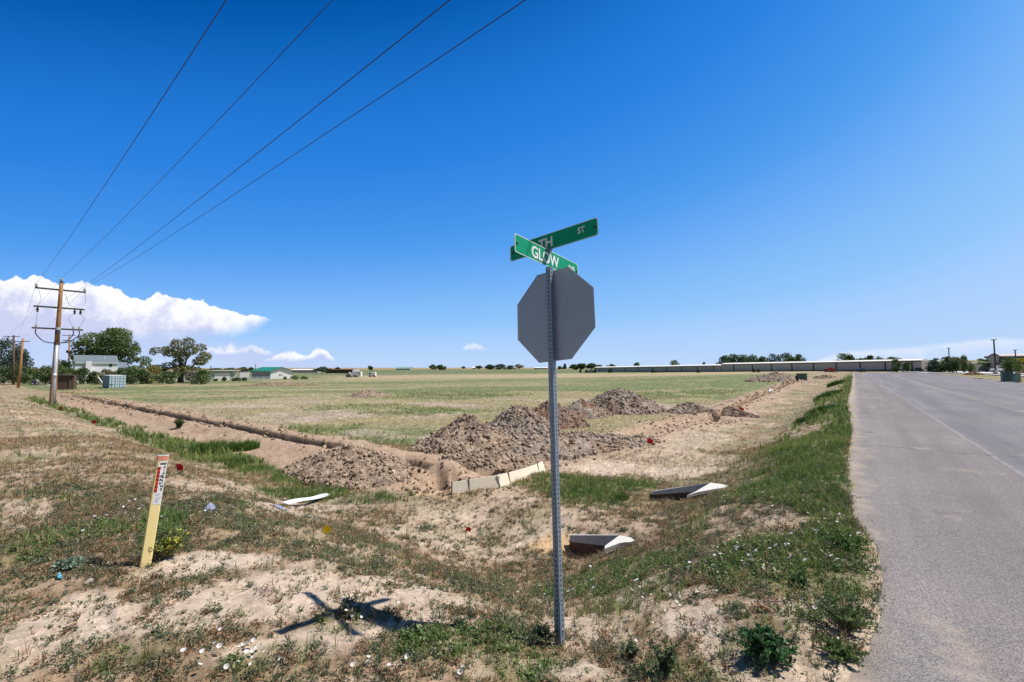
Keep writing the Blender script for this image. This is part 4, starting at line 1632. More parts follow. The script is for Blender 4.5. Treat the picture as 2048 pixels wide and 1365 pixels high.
# ------------------------------------------------------------------ pin flags, litter
def pin_flag(px, py, h_px, label, mat, lean=0.0, wpx=11):
    wpx *= 1.45
    b = gp(px, py)
    d = b[1]
    h = h_px * d / FPX
    wv = wpx * d / FPX
    root = empty('pin_flag', b, 0, label, 'marker flag', 'utility pin flags')
    s = MB().tube([(0, 0, -.05), (lean * h * .6, 0, h * .6), (lean * h, 0, h)], max(.0016, .0005 * d), 5)
    s.build('wire_stem', MAT['steel dark'], root)
    f = MB()
    x0 = lean * h
    z0 = h
    pts = [(0, 0), (.35, .03), (.7, -.12), (1, -.30)]
    top = [(x0 + wv * a, .12 * wv * math.sin(4 * a), z0 + wv * b_) for a, b_ in pts]
    bot = [(x0 - lean * .5 * wv + wv * a * (1 - .25 * a), .12 * wv * math.sin(4 * a + .5), z0 - wv * .85 + wv * b_ * 1.3 + .2 * wv * a) for a, b_ in pts]
    n = len(pts)
    vs = top + bot + [(x, y + .0015, z) for x, y, z in top + bot]
    fs = [(i, i + 1, n + i + 1, n + i) for i in range(n - 1)] + [(2 * n + i, 3 * n + i, 3 * n + i + 1, 2 * n + i + 1) for i in range(n - 1)]
    f.add(vs, fs)
    f.build('flag', mat, root)


pin_flag(357, 948, 19, 'small red pin flag on the dry slope just beyond the yellow marker', MAT['flag red'], -.3)
pin_flag(931, 1083, 27, 'red pin flag standing in green weeds beside the sign post, nearest of them', MAT['flag red'], .05, 7)
pin_flag(1297, 898, 20, 'red pin flag on bare ground in front of the rubble apron', MAT['flag red'], -.1, 8)
pin_flag(1478, 827, 12, 'tiny red pin flag on the dirt strip behind the flat dark heap', MAT['flag red'], 0, 7)
pin_flag(184, 850, 9, 'tiny red pin flag down the slope between marker and utility pole', MAT['flag red'], .1, 6)
pin_flag(119, 822, 8, 'tiny red pin flag at the foot of the tall utility pole', MAT['flag red'], -.1, 5)
pin_flag(641, 1066, 13, 'bent yellow pin flag lying low in the weeds', MAT['flag yellow'], .5, 11)


def litter(name, label, cat, px, py, poly, mat, thick=.01, crumple=.02, seed=0, n=14):
    """a crumpled sheet lying on the ground: poly in pixels round (px, py) measured on the ground"""
    c = gp(px, py)
    d = c[1]
    k = d / FPX
    g = np.random.default_rng(seed)
    pts = []
    for (a, b) in poly:
        q = gp(px + a, py + b)
        pts.append((q[0] - c[0], q[1] - c[1]))
    mb = MB()
    # quad patch from four corners
    q = np.array(pts)
    s = np.linspace(0, 1, n)
    A, B = np.meshgrid(s, np.linspace(0, 1, 5), indexing='ij')
    X = (q[0][:, None, None] * (1 - A) * (1 - B) + q[1][:, None, None] * A * (1 - B) + q[2][:, None, None] * A * B + q[3][:, None, None] * (1 - A) * B)
    x, y = X
    z = H(x + c[0], y + c[1]) - c[2] + .012 + crumple * (.5 * g.uniform(0, 1, x.shape) + np.sin(A * 3.1) * np.sin(B * 3.1))
    m_, n2 = x.shape
    V = np.stack([x, y, z], -1).reshape(-1, 3)
    V2 = V - np.array([0, 0, thick])
    V2[:, 2] = np.minimum(V2[:, 2], V[:, 2] - .002)
    i = (np.arange(m_ - 1)[:, None] * n2 + np.arange(n2 - 1)[None]).reshape(-1)
    F = np.stack([i, i + 1, i + n2 + 1, i + n2], -1)
    Fb = F[:, ::-1] + len(V)
    edge = list(range(n2)) + [(r_ + 1) * n2 - 1 for r_ in range(1, m_)] + [(m_ - 1) * n2 + j for j in range(n2 - 2, -1, -1)] + [r_ * n2 for r_ in range(m_ - 2, 0, -1)]
    Fs = np.array([[a, b, b + len(V), a + len(V)] for a, b in zip(edge, edge[1:] + edge[:1])])
    o = np_mesh(name, np.concatenate([V, V2]), np.concatenate([F, Fb, Fs]), mat)
    o.location = c
    tag(o, label, cat)
    return o


def flat_strip():
    p0, p1 = Vector(gp(570, 1012)), Vector(gp(655, 993))
    dv = p1 - p0
    n = Vector((-dv.y, dv.x, 0)).normalized() * .055
    mb = MB()
    N_ = 14
    vs = []
    for i in range(N_ + 1):
        t = i / N_
        w = 1 + .18 * math.sin(9 * t) - .25 * (t > .93)
        q = dv * t + Vector((0, 0, .035 + .012 * math.sin(7 * t)))
        vs += [q - n * w, q + n * w + Vector((0, 0, .03)), q + n * w + Vector((0, 0, .012)), q - n * w - Vector((0, 0, .02))]
    fs = [(0, 1, 2, 3), (4 * N_ + 3, 4 * N_ + 2, 4 * N_ + 1, 4 * N_)]
    for i in range(N_):
        for k in range(4):
            fs.append((4 * i + k, 4 * i + (k + 1) % 4, 4 * i + 4 + (k + 1) % 4, 4 * i + 4 + k))
    o = mb.add(vs, fs).build('plastic_strip', MAT['plastic white'])
    o.location = p0
    tag(o, 'long flat white strip lying on the grass before the nearest heap', 'plastic litter')


flat_strip()
litter('torn_wrapper', 'dark blue torn end of wrapping at the near end of the white plastic strip', 'plastic litter', 564, 1013, [(-16, -2), (8, 8), (4, 10), (-18, 0)], MAT['plastic blue'], .02, .03, 2)
litter('plastic_bag', 'crumpled blue and white plastic bag in the grass between marker and plastic strip', 'plastic bag', 420, 1022, [(-11, -4), (10, -5), (12, 4), (-10, 5)], MAT['plastic blue'], .03, .07, 3)
litter('paper_scrap', 'white scrap of paper at the edge of the green ditch', 'paper litter', 364, 893, [(-5, -2), (7, -1), (6, 2), (-4, 2)], MAT['plastic white'], .01, .03, 4)
litter('paper_scrap', 'small cyan scrap of plastic on bare soil low in the corner', 'paper litter', 118, 1157, [(-6, -4), (5, -4), (7, 4), (-5, 4)], MAT['plastic cyan'], .008, .025, 5)
litter('paper_scrap', 'pale flat scrap half buried in the soil near the cyan one', 'paper litter', 178, 1168, [(-10, 2), (6, -8), (10, -4), (-4, 4)], MAT['rock'], .01, .012, 6)
litter('paper_scrap', 'small white scrap on the dirt strip by the far trench', 'paper litter', 1542, 781, [(-4, -1), (4, -1), (4, 1.5), (-4, 1.5)], MAT['plastic white'], .02, .05, 7)


# ------------------------------------------------------------------ form boards held by steel stakes
def board(label, p0, p1, hpx0, stakes, bow=0.0):
    a, b = gp(*p0), gp(*p1)
    h = hpx0 * a[1] / FPX
    root = empty('form_board', a, 0, label, 'timber board', 'boards staked on edge')
    d = Vector(b - a)
    n = Vector((d.y, -d.x, 0)).normalized()   # toward the camera
    N_ = 16
    vs = []
    for i in range(N_ + 1):
        t = i / N_
        q = d * t + n * bow * math.sin(math.pi * t)
        for off, z in ((.009, -.02), (.009, h), (-.009, h), (-.009, -.02)):
            vs.append(q + n * (off - .32 * max(z, 0)) + Vector((0, 0, z * .95)))
    fs = [(0, 3, 2, 1), (N_ * 4, N_ * 4 + 1, N_ * 4 + 2, N_ * 4 + 3)]
    for i in range(N_):
        for j in range(4):
            fs.append((i * 4 + j, i * 4 + (j + 1) % 4, (i + 1) * 4 + (j + 1) % 4, (i + 1) * 4 + j))
    MB().add(vs, fs).build('plank', MAT['board wood'], root)
    for t, ex, side in stakes:
        q = d * t + n * (bow * math.sin(math.pi * t) + side * .018)
        MB().tube([q + Vector((0, 0, -.1)), q + Vector((.004, 0, h + ex)) - n * (.32 * (h + ex))], .011, 6).build('stake', MAT['steel dark'], root)


board('pale grained board staked on edge across the mouth of the pit', (903, 991), (1000, 975), 24, [(0.01, .0, 1), (.36, .05, 1), (.985, -.03, 1)])
board('longer bowed board running on from the first toward the sign post', (1001, 975), (1091, 943), 24, [(.16, .02, 1), (.80, .05, 1)], bow=.10)

# white pipe standing by the boards
b = gp(1092, 899)
k_ = b[1] / FPX
rt = empty('standpipe', b, 0, 'short white plastic standpipe with a cap, against the rubble beside the sign post', 'pipe')
MB().lathe((0, 0, 0), [(2.4 * k_, -.1), (2.4 * k_, 13 * k_)], 12).build('pipe', MAT['white paint'], rt, True)
MB().lathe((0, 0, 0), [(2.7 * k_, 10.5 * k_), (3.1 * k_, 11 * k_), (3.1 * k_, 14 * k_), (2.4 * k_, 16.4 * k_), (.2 * k_, 17 * k_)], 12).build('cap', MAT['conduit'], rt, True)


# ------------------------------------------------------------------ culvert end sections
def culvert(label, ridge0, ridge1, far0, near0, right, low, base_py, lift, tag_grp, rim=()):
    """concrete end section: dark shaded flank, sunlit flank, hollow underneath; corners measured in the picture
    and set on planes tilted away from and toward the sun"""
    g = gp(*base_py)
    d0 = g[1]
    G_ = Vector(g)
    cam_ = Vector((0, 0, CZ))

    def onplane(p, pt, n):
        r_ = Vector(ray(*p))
        return cam_ + r_ * ((pt - cam_).dot(n) / r_.dot(n))
    nA = Vector((-.66, -.72, .20)).normalized()
    D = Vector(at_depth(near0[0], near0[1], d0 + .05))
    A, Bt, C = (onplane(p, D, nA) for p in (far0, ridge0, ridge1))
    nB = Vector((.28, -.66, .70)).normalized()
    E_, Fl, C2_ = (onplane(p, Bt, nB) for p in (right, low, ridge1))
    C2_ = C2_ - G_
    rim_ = [onplane(p, Bt, nB) - G_ for p in rim]
    A, Bt, C, D, E_, Fl = (p_ - G_ for p_ in (A, Bt, C, D, E_, Fl))
    root = empty('culvert_end', g, 0, label, 'culvert', tag_grp)
    th = .012
    n1 = (Bt - A).cross(D - A)
    n1.normalize()
    if n1.y > 0:
        n1 = -n1
    # shaded flank, four cast segments; shade partly put in by darker concrete colour
    m_ = MB()
    cuts = [0, .28, .43, .72, 1]
    for s0, s1 in zip(cuts[:-1], cuts[1:]):
        s0g, s1g = s0 + (.004 if s0 > 0 else 0), s1 - (.004 if s1 < 1 else 0)
        top0, top1 = A.lerp(Bt, s0g), A.lerp(Bt, s1g)
        bot0, bot1 = D.lerp(C, s0g), D.lerp(C, s1g)
        vs = [top0, top1, bot1, bot0]
        vs += [p_ - n1 * th for p_ in vs]
        m_.add(vs, [(0, 1, 2, 3), (7, 6, 5, 4), (0, 4, 5, 1), (1, 5, 6, 2), (2, 6, 7, 3), (3, 7, 4, 0)])
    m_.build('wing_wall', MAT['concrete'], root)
    # sunlit flank; a paler concrete colour adds to the sunlight
    n2 = (E_ - Bt).cross(C2_ - Bt)
    n2.normalize()
    if n2.z < 0:
        n2 = -n2
    out = [Bt] + rim_[:1] + [E_] + rim_[1:] + [Fl, C2_]
    n_ = len(out)
    vs = [p_ + n2 * .002 for p_ in out]
    vs += [p_ - n2 * th - Vector((0, 0, .05)) for p_ in vs]
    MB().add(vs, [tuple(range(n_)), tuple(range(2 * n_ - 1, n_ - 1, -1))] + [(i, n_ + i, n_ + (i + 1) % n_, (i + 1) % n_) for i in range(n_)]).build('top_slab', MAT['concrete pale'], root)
    # inner wall that closes the hollow at the back
    vs = [A + Vector((0, .05, -.02)), Bt + Vector((0, .05, -.03)), Bt + Vector((0, .05, -.5)), A + Vector((0, .05, -.5))]
    vs += [p_ + Vector((0, .05, 0)) for p_ in vs]
    MB().add(vs, [(0, 1, 2, 3), (7, 6, 5, 4), (0, 4, 5, 1), (1, 5, 6, 2), (2, 6, 7, 3), (3, 7, 4, 0)]).build('back_wall', MAT['concrete'], root)
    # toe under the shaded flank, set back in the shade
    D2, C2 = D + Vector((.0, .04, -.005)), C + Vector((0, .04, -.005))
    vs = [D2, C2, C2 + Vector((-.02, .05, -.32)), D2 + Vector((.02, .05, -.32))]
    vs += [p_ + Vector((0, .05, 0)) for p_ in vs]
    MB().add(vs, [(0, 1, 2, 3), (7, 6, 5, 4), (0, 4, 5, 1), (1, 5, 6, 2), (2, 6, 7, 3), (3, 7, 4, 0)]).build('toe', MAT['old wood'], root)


culvert('small concrete culvert end with a dark hollow beneath, beside the sign post', (1239, 1071), (1210, 1092), (1141, 1071), (1140, 1084), (1269, 1081), (1209, 1098), (1185, 1101), 0, 'concrete culvert ends in the ditch', [(1260, 1075), (1262, 1084.5), (1249, 1085), (1238, 1087), (1225, 1092)])
culvert('longer concrete culvert end farther along the grassy ditch', (1421, 966), (1390, 984), (1307, 983), (1303, 990), (1456, 972), (1374, 991), (1330, 993), 0, 'concrete culvert ends in the ditch', [(1442, 968.5), (1449, 975.5), (1432, 978), (1412, 981.5), (1394, 985)])


# ------------------------------------------------------------------ utility poles
def sag_line(a, b, sag, n=24):
    a, b = Vector(a), Vector(b)
    return [a.lerp(b, i / n) - Vector((0, 0, sag * 4 * (i / n) * (1 - i / n))) for i in range(n + 1)]


def main_pole():
    B = gp(104, 812)
    d = B[1]
    k = d / FPX
    root = empty('utility_pole', B, 0, 'tall tan utility pole with three crossarms and a silver conduit up its side', 'utility pole')
    top = Vector(at_depth(123, 566, d)) - Vector(B)
    ht = top.length
    r0, r1 = 7.0 * k * .72, 4.2 * k * .72
    ax = lambda t: top * t
    split = .50
    MB().tube([ax(t) for t in (-.03, .15, .3, split)], [r0 * 1.05, r0 * .95, r0 * .88, r0 * .8], 14).build('lower_pole', MAT['pole wood'], root, True)
    MB().tube([ax(t) for t in (split, .7, .85, 1)], [r0 * .8, r0 * .72, r0 * .66, r1], 14).build('upper_pole', MAT['pole wood'], root, True)
    MB().tube([ax(.995), ax(1.012)], [r1 * 1.05, r1 * .9], 12).build('pole_cap', MAT['arm wood'], root)
    # arms run across the line
    adir = Vector((.62, .78, 0)).normalized()
    fr = Vector((-.5, -.6, 0)).normalized()
    half = 1.50 * d / 37

    def Apt(t, s, out=0.0, dz=0.0):
        return ax(t) + adir * s * half + Vector((.66, -.75, 0)).normalized() * out + Vector((0, 0, dz))
    arms = []
    for t, nm in ((.942, 0), (.795, 0), (.622, 0)):
        m_ = MB()
        p0, p1 = Apt(t, -1, -.16), Apt(t, 1, -.16)
        rot = Matrix.Rotation(math.atan2(adir.y, adir.x), 3, 'Z')
        m_.box((p0 + p1) / 2, (half * 2, .09, .12), rot)
        arms.append(m_.build('crossarm', MAT['arm wood'], root))

    def insul(parent, p, s=1.0, down=False):
        sg = -1 if down else 1
        prof = [(.035, 0), (.035, .05), (.075, .06), (.04, .10), (.065, .11), (.03, .16), (.02, .20)]
        MB().lathe(p, [(r * s, z * s * sg) for r, z in prof], 10).build('insulator', MAT['porcelain'] if not down else MAT['black rubber'], parent)
    pts = {}
    for s in (-.95, .95):
        p = Apt(.942, s, -.16, .06)
        insul(arms[0], p, 1.5)
        pts[s] = p + Vector((0, 0, .30))
    insul(root, ax(1.01), 1.5)
    pts['top'] = ax(1.01) + Vector((0, 0, .30))
    low = []
    for s in (-.84, .60, .84):
        p = Apt(.795, s, -.16, -.06)
        MB().tube([p + Vector((0, 0, .12)), p + Vector((0, 0, -.30))], .045, 8).build('cutout', MAT['black rubber'], arms[1])
        MB().lathe(p, [(.03, -.08), (.085, -.12), (.085, -.20), (.04, -.24), (.075, -.30), (.06, -.36)], 10).build('cutout_body', MAT['black rubber'], arms[1])
        q = Apt(.622, s, -.16, .06)
        MB().lathe(q, [(.05, -.15), (.05, .05), (.09, .06), (.05, .12), (.08, .13), (.04, .22)], 10).build('cable_head', MAT['porcelain'], arms[2])
        low.append((p, q))
    cb = ax(.50) + Vector((.0, -.16, .05))
    for i, (p, q) in enumerate(low):
        # jumper between cutout and cable head, then the heavy cable down to the conduit
        mid = (p + q) / 2 + adir * (-.16 if i == 1 else .12 if i == 2 else .0) * 2
        MB().tube([p + Vector((0, 0, -.34)), p.lerp(mid, .6), mid, mid.lerp(q, .6), q + Vector((0, 0, .2))], .010, 5).build('jumper', MAT['wire'], root)
        c0 = q + Vector((0, 0, -.12))
        a = [c0, c0 + Vector((0, 0, -.35)), c0.lerp(cb, .35) + Vector((0, 0, -.50)), c0.lerp(cb, .70) + Vector((0, 0, -.28)), cb]
        cu = [a[0]]
        for j in range(len(a) - 1):
            for u_ in (.25, .5, .75, 1):
                p0, p1, p2, p3 = a[max(j - 1, 0)], a[j], a[j + 1], a[min(j + 2, 4)]
                cu.append(.5 * ((2 * p1) + (p2 - p0) * u_ + (2 * p0 - 5 * p1 + 4 * p2 - p3) * u_ ** 2 + (3 * p1 - p0 - 3 * p2 + p3) * u_ ** 3))
        MB().tube(cu, .034, 8).build('cable', MAT['black rubber'], root, True)
    # upper jumpers
    for s, i in ((-.95, 0), (.95, 2)):
        p0 = pts[s] - Vector((0, 0, .1))
        p1 = low[i][0] + Vector((0, 0, .15))
        MB().tube([p0, p0.lerp(p1, .3) + adir * .12, p0.lerp(p1, .7) + adir * .2, p1], .009, 5).build('jumper', MAT['wire'], root)
    p1 = low[1][0] + Vector((0, 0, .15))
    p0 = ax(.91) + adir * .25
    MB().tube([p0, p0.lerp(p1, .4) + Vector((0, 0, -.35)), p1], .012, 5).build('jumper', MAT['wire'], root)
    # conduit on the sunny side, with couplings
    cd = Vector((.72, -.62, 0)).normalized() * (r0 * .95)
    cs = Vector((.05, -.02, 0))
    MB().tube([ax(-.03) + cd, ax(.25) + cd * .94, ax(.50) + cd * .86], [.105, .105, .10], 14).build('conduit', MAT['conduit'], root, True)
    MB().tube([ax(.225) + cd * .95, ax(.262) + cd * .94], .118, 14).build('conduit_coupling', MAT['conduit'], root, True)
    MB().tube([ax(.495) + cd * .5, ax(.515) + cd * .45], [r0 * 1.0, r0 * .9], 12).build('band', MAT['arm wood'], root)
    MB().tube([ax(.575), ax(.612)], r0 * .80, 14).build('band', MAT['arm wood'], root)
    MB().tube([ax(.613), ax(.634)], r0 * .83, 14).build('band', MAT['conduit'], root)
    fo = Vector((.35, -.93, 0)).normalized()
    for t, rr in ((.96, .012), (.925, .03), (.89, .03), (.86, .012), (.80, .03), (.765, .03), (.68, .012)):
        MB().tube([ax(t) + fo * (r1 * .9), ax(t) + fo * (r0 * .83)], rr * 1.3, 8).build('bolt', MAT['steel dark'], root)
    G = Vector(B)
    return {kk: G + vv for kk, vv in pts.items()}, G, ax, adir, half


PT, PG, PAX, PDIR, PHALF = main_pole()


def far_pole(label, px0, py0, px1, py1, wpx, mat, arms=(), extras=None):
    B = gp(px0, py0)
    d = B[1]
    k = d / FPX
    top = Vector(at_depth(px1, py1, d)) - Vector(B)
    root = empty('utility_pole', B, 0, label, 'utility pole')
    r = wpx * k * .4
    MB().tube([top * t for t in (-.03, .5, 1)], [r, r * .85, r * .7], 10).build('pole', mat, root, True)
    for (cx, cy, w_) in arms:
        c = Vector(at_depth(cx, cy, d)) - Vector(B)
        a = MB()
        a.box(c + Vector((0, -r - .05, 0)), (w_ * k, .1, .13))
        arm = a.build('crossarm', MAT['arm wood'], root)
        for s in (-.46, -.25, .25, .46):
            MB().lathe(c + Vector((s * w_ * k, -r - .05, .06)), [(.03, 0), (.07, .06), (.03, .16)], 6).build('insulator', MAT['porcelain'], arm)
    if extras == 'transformers':
        for s in (-1, 1):
            c = top * .64 + Vector((s * (r + .28), 0, 0))
            MB().lathe(c, [(.2, -.35), (.26, -.33), (.26, .30), (.2, .36), (.05, .38)], 12).build('transformer', MAT['arm wood'], root)
        for s in (-1, 1):
            MB().tube([top * .80, top * .86 + Vector((s * .7, 0, 0))], .05, 5).build('brace', MAT['arm wood'], root)
    return Vector(B), top


P2B, P2T = far_pole('thin dark utility pole with one high crossarm at the far end of the line', 26.5, 770, 27.5, 671, 5.5, MAT['pole wood dark'], [(26, 673.5, 34)])
P3B, P3T = far_pole('leaning orange brown utility pole beside the thin dark one', 36.5, 776, 46, 677, 6.0, MAT['pole wood'], [(46, 683.5, 32)])
P4B, P4T = far_pole('reddish utility pole with twin crossarms and transformers above the old shed', 138, 765, 138.6, 669.5, 4.2, MAT['pole wood'], [(139.5, 671.5, 26), (139, 681.5, 24)], 'transformers')
far_pole('thick weathered pole standing close behind the tall one', 112.5, 766, 115.5, 704, 5.5, MAT['pole wood dark'])
far_pole('slim bare pole rising above the low shed roof of the green garage', 421, 757, 422, 732, 2.6, MAT['pole wood dark'])
far_pole('dark slender stack standing behind the green roofed barn', 511, 745, 511, 728, 1.6, MAT['steel dark'])
far_pole('short white post in front of the dark hedge', 13, 768, 13.2, 759, 2.0, MAT['white paint'])


def wire(label, P, q, name='power_line'):
    """conductor from insulator P passing over the road; q: picture point where it leaves the frame"""
    D = Vector((.75, -.66, 0)).normalized()
    r = ray(*q)
    a = r[0] / r[1]
    s = (a * P.y - P.x) / (D.x - a * D.y)
    Q = P + D * s
    z = CZ + r[2] / r[1] * Q.y
    pts = []
    for i in range(49):
        t = i / 48 * 1.6
        p = P + D * s * t
        zz = P.z + (z - P.z) * t - .35 * 4 * t * (1 - t) * .5
        pts.append(Vector((p.x, p.y, zz)))
    o = MB().tube(pts, .0068, 6).build(name, MAT['wire'])
    tag(o, label, 'power line', 'overhead conductors from the tall pole')
    return o


wire('power line rising from the near tip of the top crossarm', PT[-.95], (453, 0))
wire('power line rising from the very top of the tall pole', PT['top'], (665, 0))
wire('power line that ends on the side of the pole under its top crossarm', PG + PAX(.86) + PDIR * .2, (900, 0))
wire('lowest power line in the sky, from the far tip of the top crossarm', PT[.95], (1051, 0))


def span_wire(label, a, b, sag=.4, r=.008):
    o = MB().tube(sag_line(a, b, sag, 16), r, 5).build('power_line', MAT['wire'])
    tag(o, label, 'power line', 'conductors running on to the far poles')


span_wire('thin wire from the near crossarm tip down to the thin dark pole', PT[-.95], P2B + P2T + Vector((1.2, 0, .2)))
span_wire('thin wire from the pole top down to the thin dark pole', PT['top'], P2B + P2T + Vector((-1.2, 0, .2)))
span_wire('thin wire from the far crossarm tip toward the leaning orange pole', PT[.95], P3B + P3T + Vector((1.4, 0, -.4)))
span_wire('level wire strung from the reddish pole to the thin dark pole', P4B + P4T + Vector((-1, 0, .1)), P2B + P2T + Vector((1.3, 0, .2)), .2)
# ------------------------------------------------------------------ trees and bushes
def crown(lobes, n, size, seed, c1, c2):
    """leaf-sized faces spread through a set of ellipsoids (cx, cy, cz, rx, ry, rz)"""
    g = np.random.default_rng(seed)
    L_ = np.array(lobes)
    w = (L_[:, 3] * L_[:, 5]) ** 1.1
    ix = g.choice(len(L_), n, p=w / w.sum())
    d = g.normal(0, 1, (n, 3))
    d /= np.linalg.norm(d, axis=1)[:, None]
    rr = g.uniform(.25, 1, n) ** .45 * (1 + g.normal(0, .07, n))
    P = L_[ix, :3] + d * rr[:, None] * L_[ix, 3:6]
    a = g.normal(0, 1, (n, 3))
    a /= np.linalg.norm(a, axis=1)[:, None]
    b = np.cross(a, g.normal(0, 1, (n, 3)))
    b /= np.linalg.norm(b, axis=1)[:, None] + 1e-9
    s = size * g.uniform(.55, 1.3, n)[:, None]
    V = np.stack([P - a * s * .6, P + b * s * .42, P + a * s * .6, P - b * s * .42], 1).reshape(-1, 3)
    F = np.arange(4 * n).reshape(n, 4)
    lt = g.uniform(0, 1, len(L_))[ix]
    t = np.clip(.65 * lt + .35 * g.uniform(0, 1, n), 0, 1)
    C = np.array(c1) + (np.array(c2) - np.array(c1)) * t[:, None]
    return V, F, np.repeat(C * 1.3, 4, 0)


def limbs(h, r, tips, seed, fork=.35, base_h=0.0):
    g = np.random.default_rng(seed)
    m_ = MB()
    f = Vector((0, 0, h * fork))
    m_.tube([(0, 0, -.2), (g.normal(0, .02) * h, 0, h * fork * .5), f], [r * 1.15, r * .9, r * .78], 8)
    for t in tips:
        t = Vector(t)
        mid = f.lerp(t, .5) + Vector((g.normal(0, .03) * h, g.normal(0, .03) * h, -.02 * h))
        m_.tube([f - Vector((0, 0, h * .02)), mid, t], [r * .5, r * .3, r * .08], 5)
    return m_


GREEN_D = ((.030, .055, .020), (.070, .105, .035))
GREEN_M = ((.045, .075, .022), (.10, .14, .045))
GREEN_Y = ((.09, .12, .03), (.17, .19, .05))
GREEN_B = ((.035, .06, .045), (.07, .10, .07))
OLIVE = ((.07, .075, .03), (.14, .13, .06))
GREY_G = ((.12, .12, .09), (.22, .20, .16))


def tree(name, label, cat, px, base_py, d, w_px, top_py, n, cols, group=None, lobes=None, seed=0, leaf=None, trunk=True, crown_from=.25, bark='bark', thick=.035, nl=16):
    """w_px and top_py give the size seen from the road; d is its distance"""
    r_ = ray(px, 745)
    x = r_[0] / r_[1] * d
    z = float(H(np.array([x]), np.array([d]))[0])
    zt = at_depth(px, top_py, d)[2]
    h = max(zt - z, .3)
    w = w_px * d / FPX / 2
    root = empty(name, (x, d, z), 0, label, cat, group)
    g = np.random.default_rng(seed + 1000)
    if lobes is None:
        L_ = []
        for i in range(nl):
            a = g.uniform(0, 2 * math.pi)
            q = g.uniform(0, 1) ** .5
            zz = g.uniform(0, 1)
            env = math.sqrt(max(1 - (2 * zz - .9) ** 2 / 1.25, .05))
            s = g.uniform(.22, .42)
            L_.append((math.cos(a) * q * w * (.85 - s * .5) * env, math.sin(a) * q * w * .7 * env, h * (crown_from + (1 - crown_from) * (.1 + .78 * zz)), w * s, w * s, (1 - crown_from) * h * s * .55))
        L_.append((0, 0, h * (crown_from + (1 - crown_from) * .5), w * .6, w * .55, (1 - crown_from) * h * .40))
        L_.append((g.normal(0, .1) * w, 0, h * .88, w * .3, w * .3, h * .12))
    else:
        L_ = [(a * w, g.uniform(-.3, .3) * w, b * h, c_ * w, c_ * w * .9, e_ * h) for a, b, c_, e_ in lobes]
    leaf = leaf or max(2.1 * d / FPX, .05)
    V, F, C = crown(L_, n, leaf, seed, *cols)
    np_mesh('crown', V, F, MAT['leaf'], root, C)
    if trunk:
        tips = [(l[0], l[1], l[2]) for l in sorted(L_, key=lambda q: -q[3])[:9]]
        limbs(h, thick * h, tips, seed, fork=max(crown_from * .95, .12)).build('trunk', MAT[bark], root, True)
    return root


# --- the homestead on the left
tree('shade_tree', 'great round cottonwood behind the white house', 'tree', 221, 768, 150, 134, 655, 15000, ((.055, .085, .028), (.11, .15, .05)), seed=1, crown_from=.22, nl=30, leaf=.48, thick=.03,
     lobes=[(0, .80, .42, .16), (-.3, .74, .36, .15), (.32, .76, .36, .15), (.05, .90, .32, .10), (-.55, .62, .34, .14), (.58, .62, .34, .14), (-.15, .62, .42, .16), (.2, .58, .42, .16),
            (-.78, .48, .24, .09), (-.6, .46, .24, .08), (.80, .54, .22, .10), (.72, .38, .22, .08), (.9, .28, .16, .08), (.78, .20, .2, .08), (.45, .40, .3, .12), (.1, .42, .3, .12), (-.32, .50, .32, .12), (-.2, .93, .22, .06), (.3, .92, .2, .06), (-.92, .42, .12, .05), (.6, .12, .2, .08)])
tree('shade_tree', 'gaunt half bare tree with spreading limbs standing right of the hedge', 'tree', 362, 758, 120, 116, 676, 7000, ((.085, .095, .035), (.16, .16, .065)), seed=2, bark='bark', leaf=.36, thick=.06, crown_from=.2,
     lobes=[(-.8, .72, .22, .08), (-.92, .66, .12, .06), (-.6, .74, .2, .08), (-.4, .66, .22, .1), (-.15, .86, .18, .12), (-.1, .68, .24, .12), (.1, .60, .26, .14), (.38, .88, .22, .12), (.5, .78, .2, .1), (.3, .7, .26, .12),
            (.62, .58, .24, .1), (.85, .62, .18, .07), (.75, .46, .2, .08), (.4, .48, .24, .1), (-.35, .36, .2, .1), (-.55, .30, .24, .1), (-.75, .34, .14, .06), (-.1, .30, .3, .12), (.25, .28, .3, .1), (.6, .26, .3, .1), (.0, .45, .2, .12)])
tree('shade_tree', 'thin leaved tall tree at the far end of the hedge, behind the thin dark pole', 'tree', 10, 765, 130, 62, 676, 2600, GREEN_B, seed=3, leaf=.42, crown_from=.2, nl=22, bark='bark pale')
tree('shade_tree', 'sparse grey green tree behind the leaning orange brown pole', 'tree', 37, 765, 128, 34, 688, 1300, GREEN_B, seed=4, leaf=.40, crown_from=.25, nl=12, bark='bark pale')
tree('shade_tree', 'wispy little tree next to the leaning orange brown pole', 'tree', 53, 765, 124, 22, 708, 420, GREEN_B, seed=5, leaf=.34, crown_from=.5, nl=7, bark='bark')
tree('spruce_tree', 'dark ragged conifer poking up behind the tall utility pole', 'tree', 128, 768, 118, 46, 719, 1500, GREEN_D, seed=6, leaf=.36, crown_from=.1, nl=14)
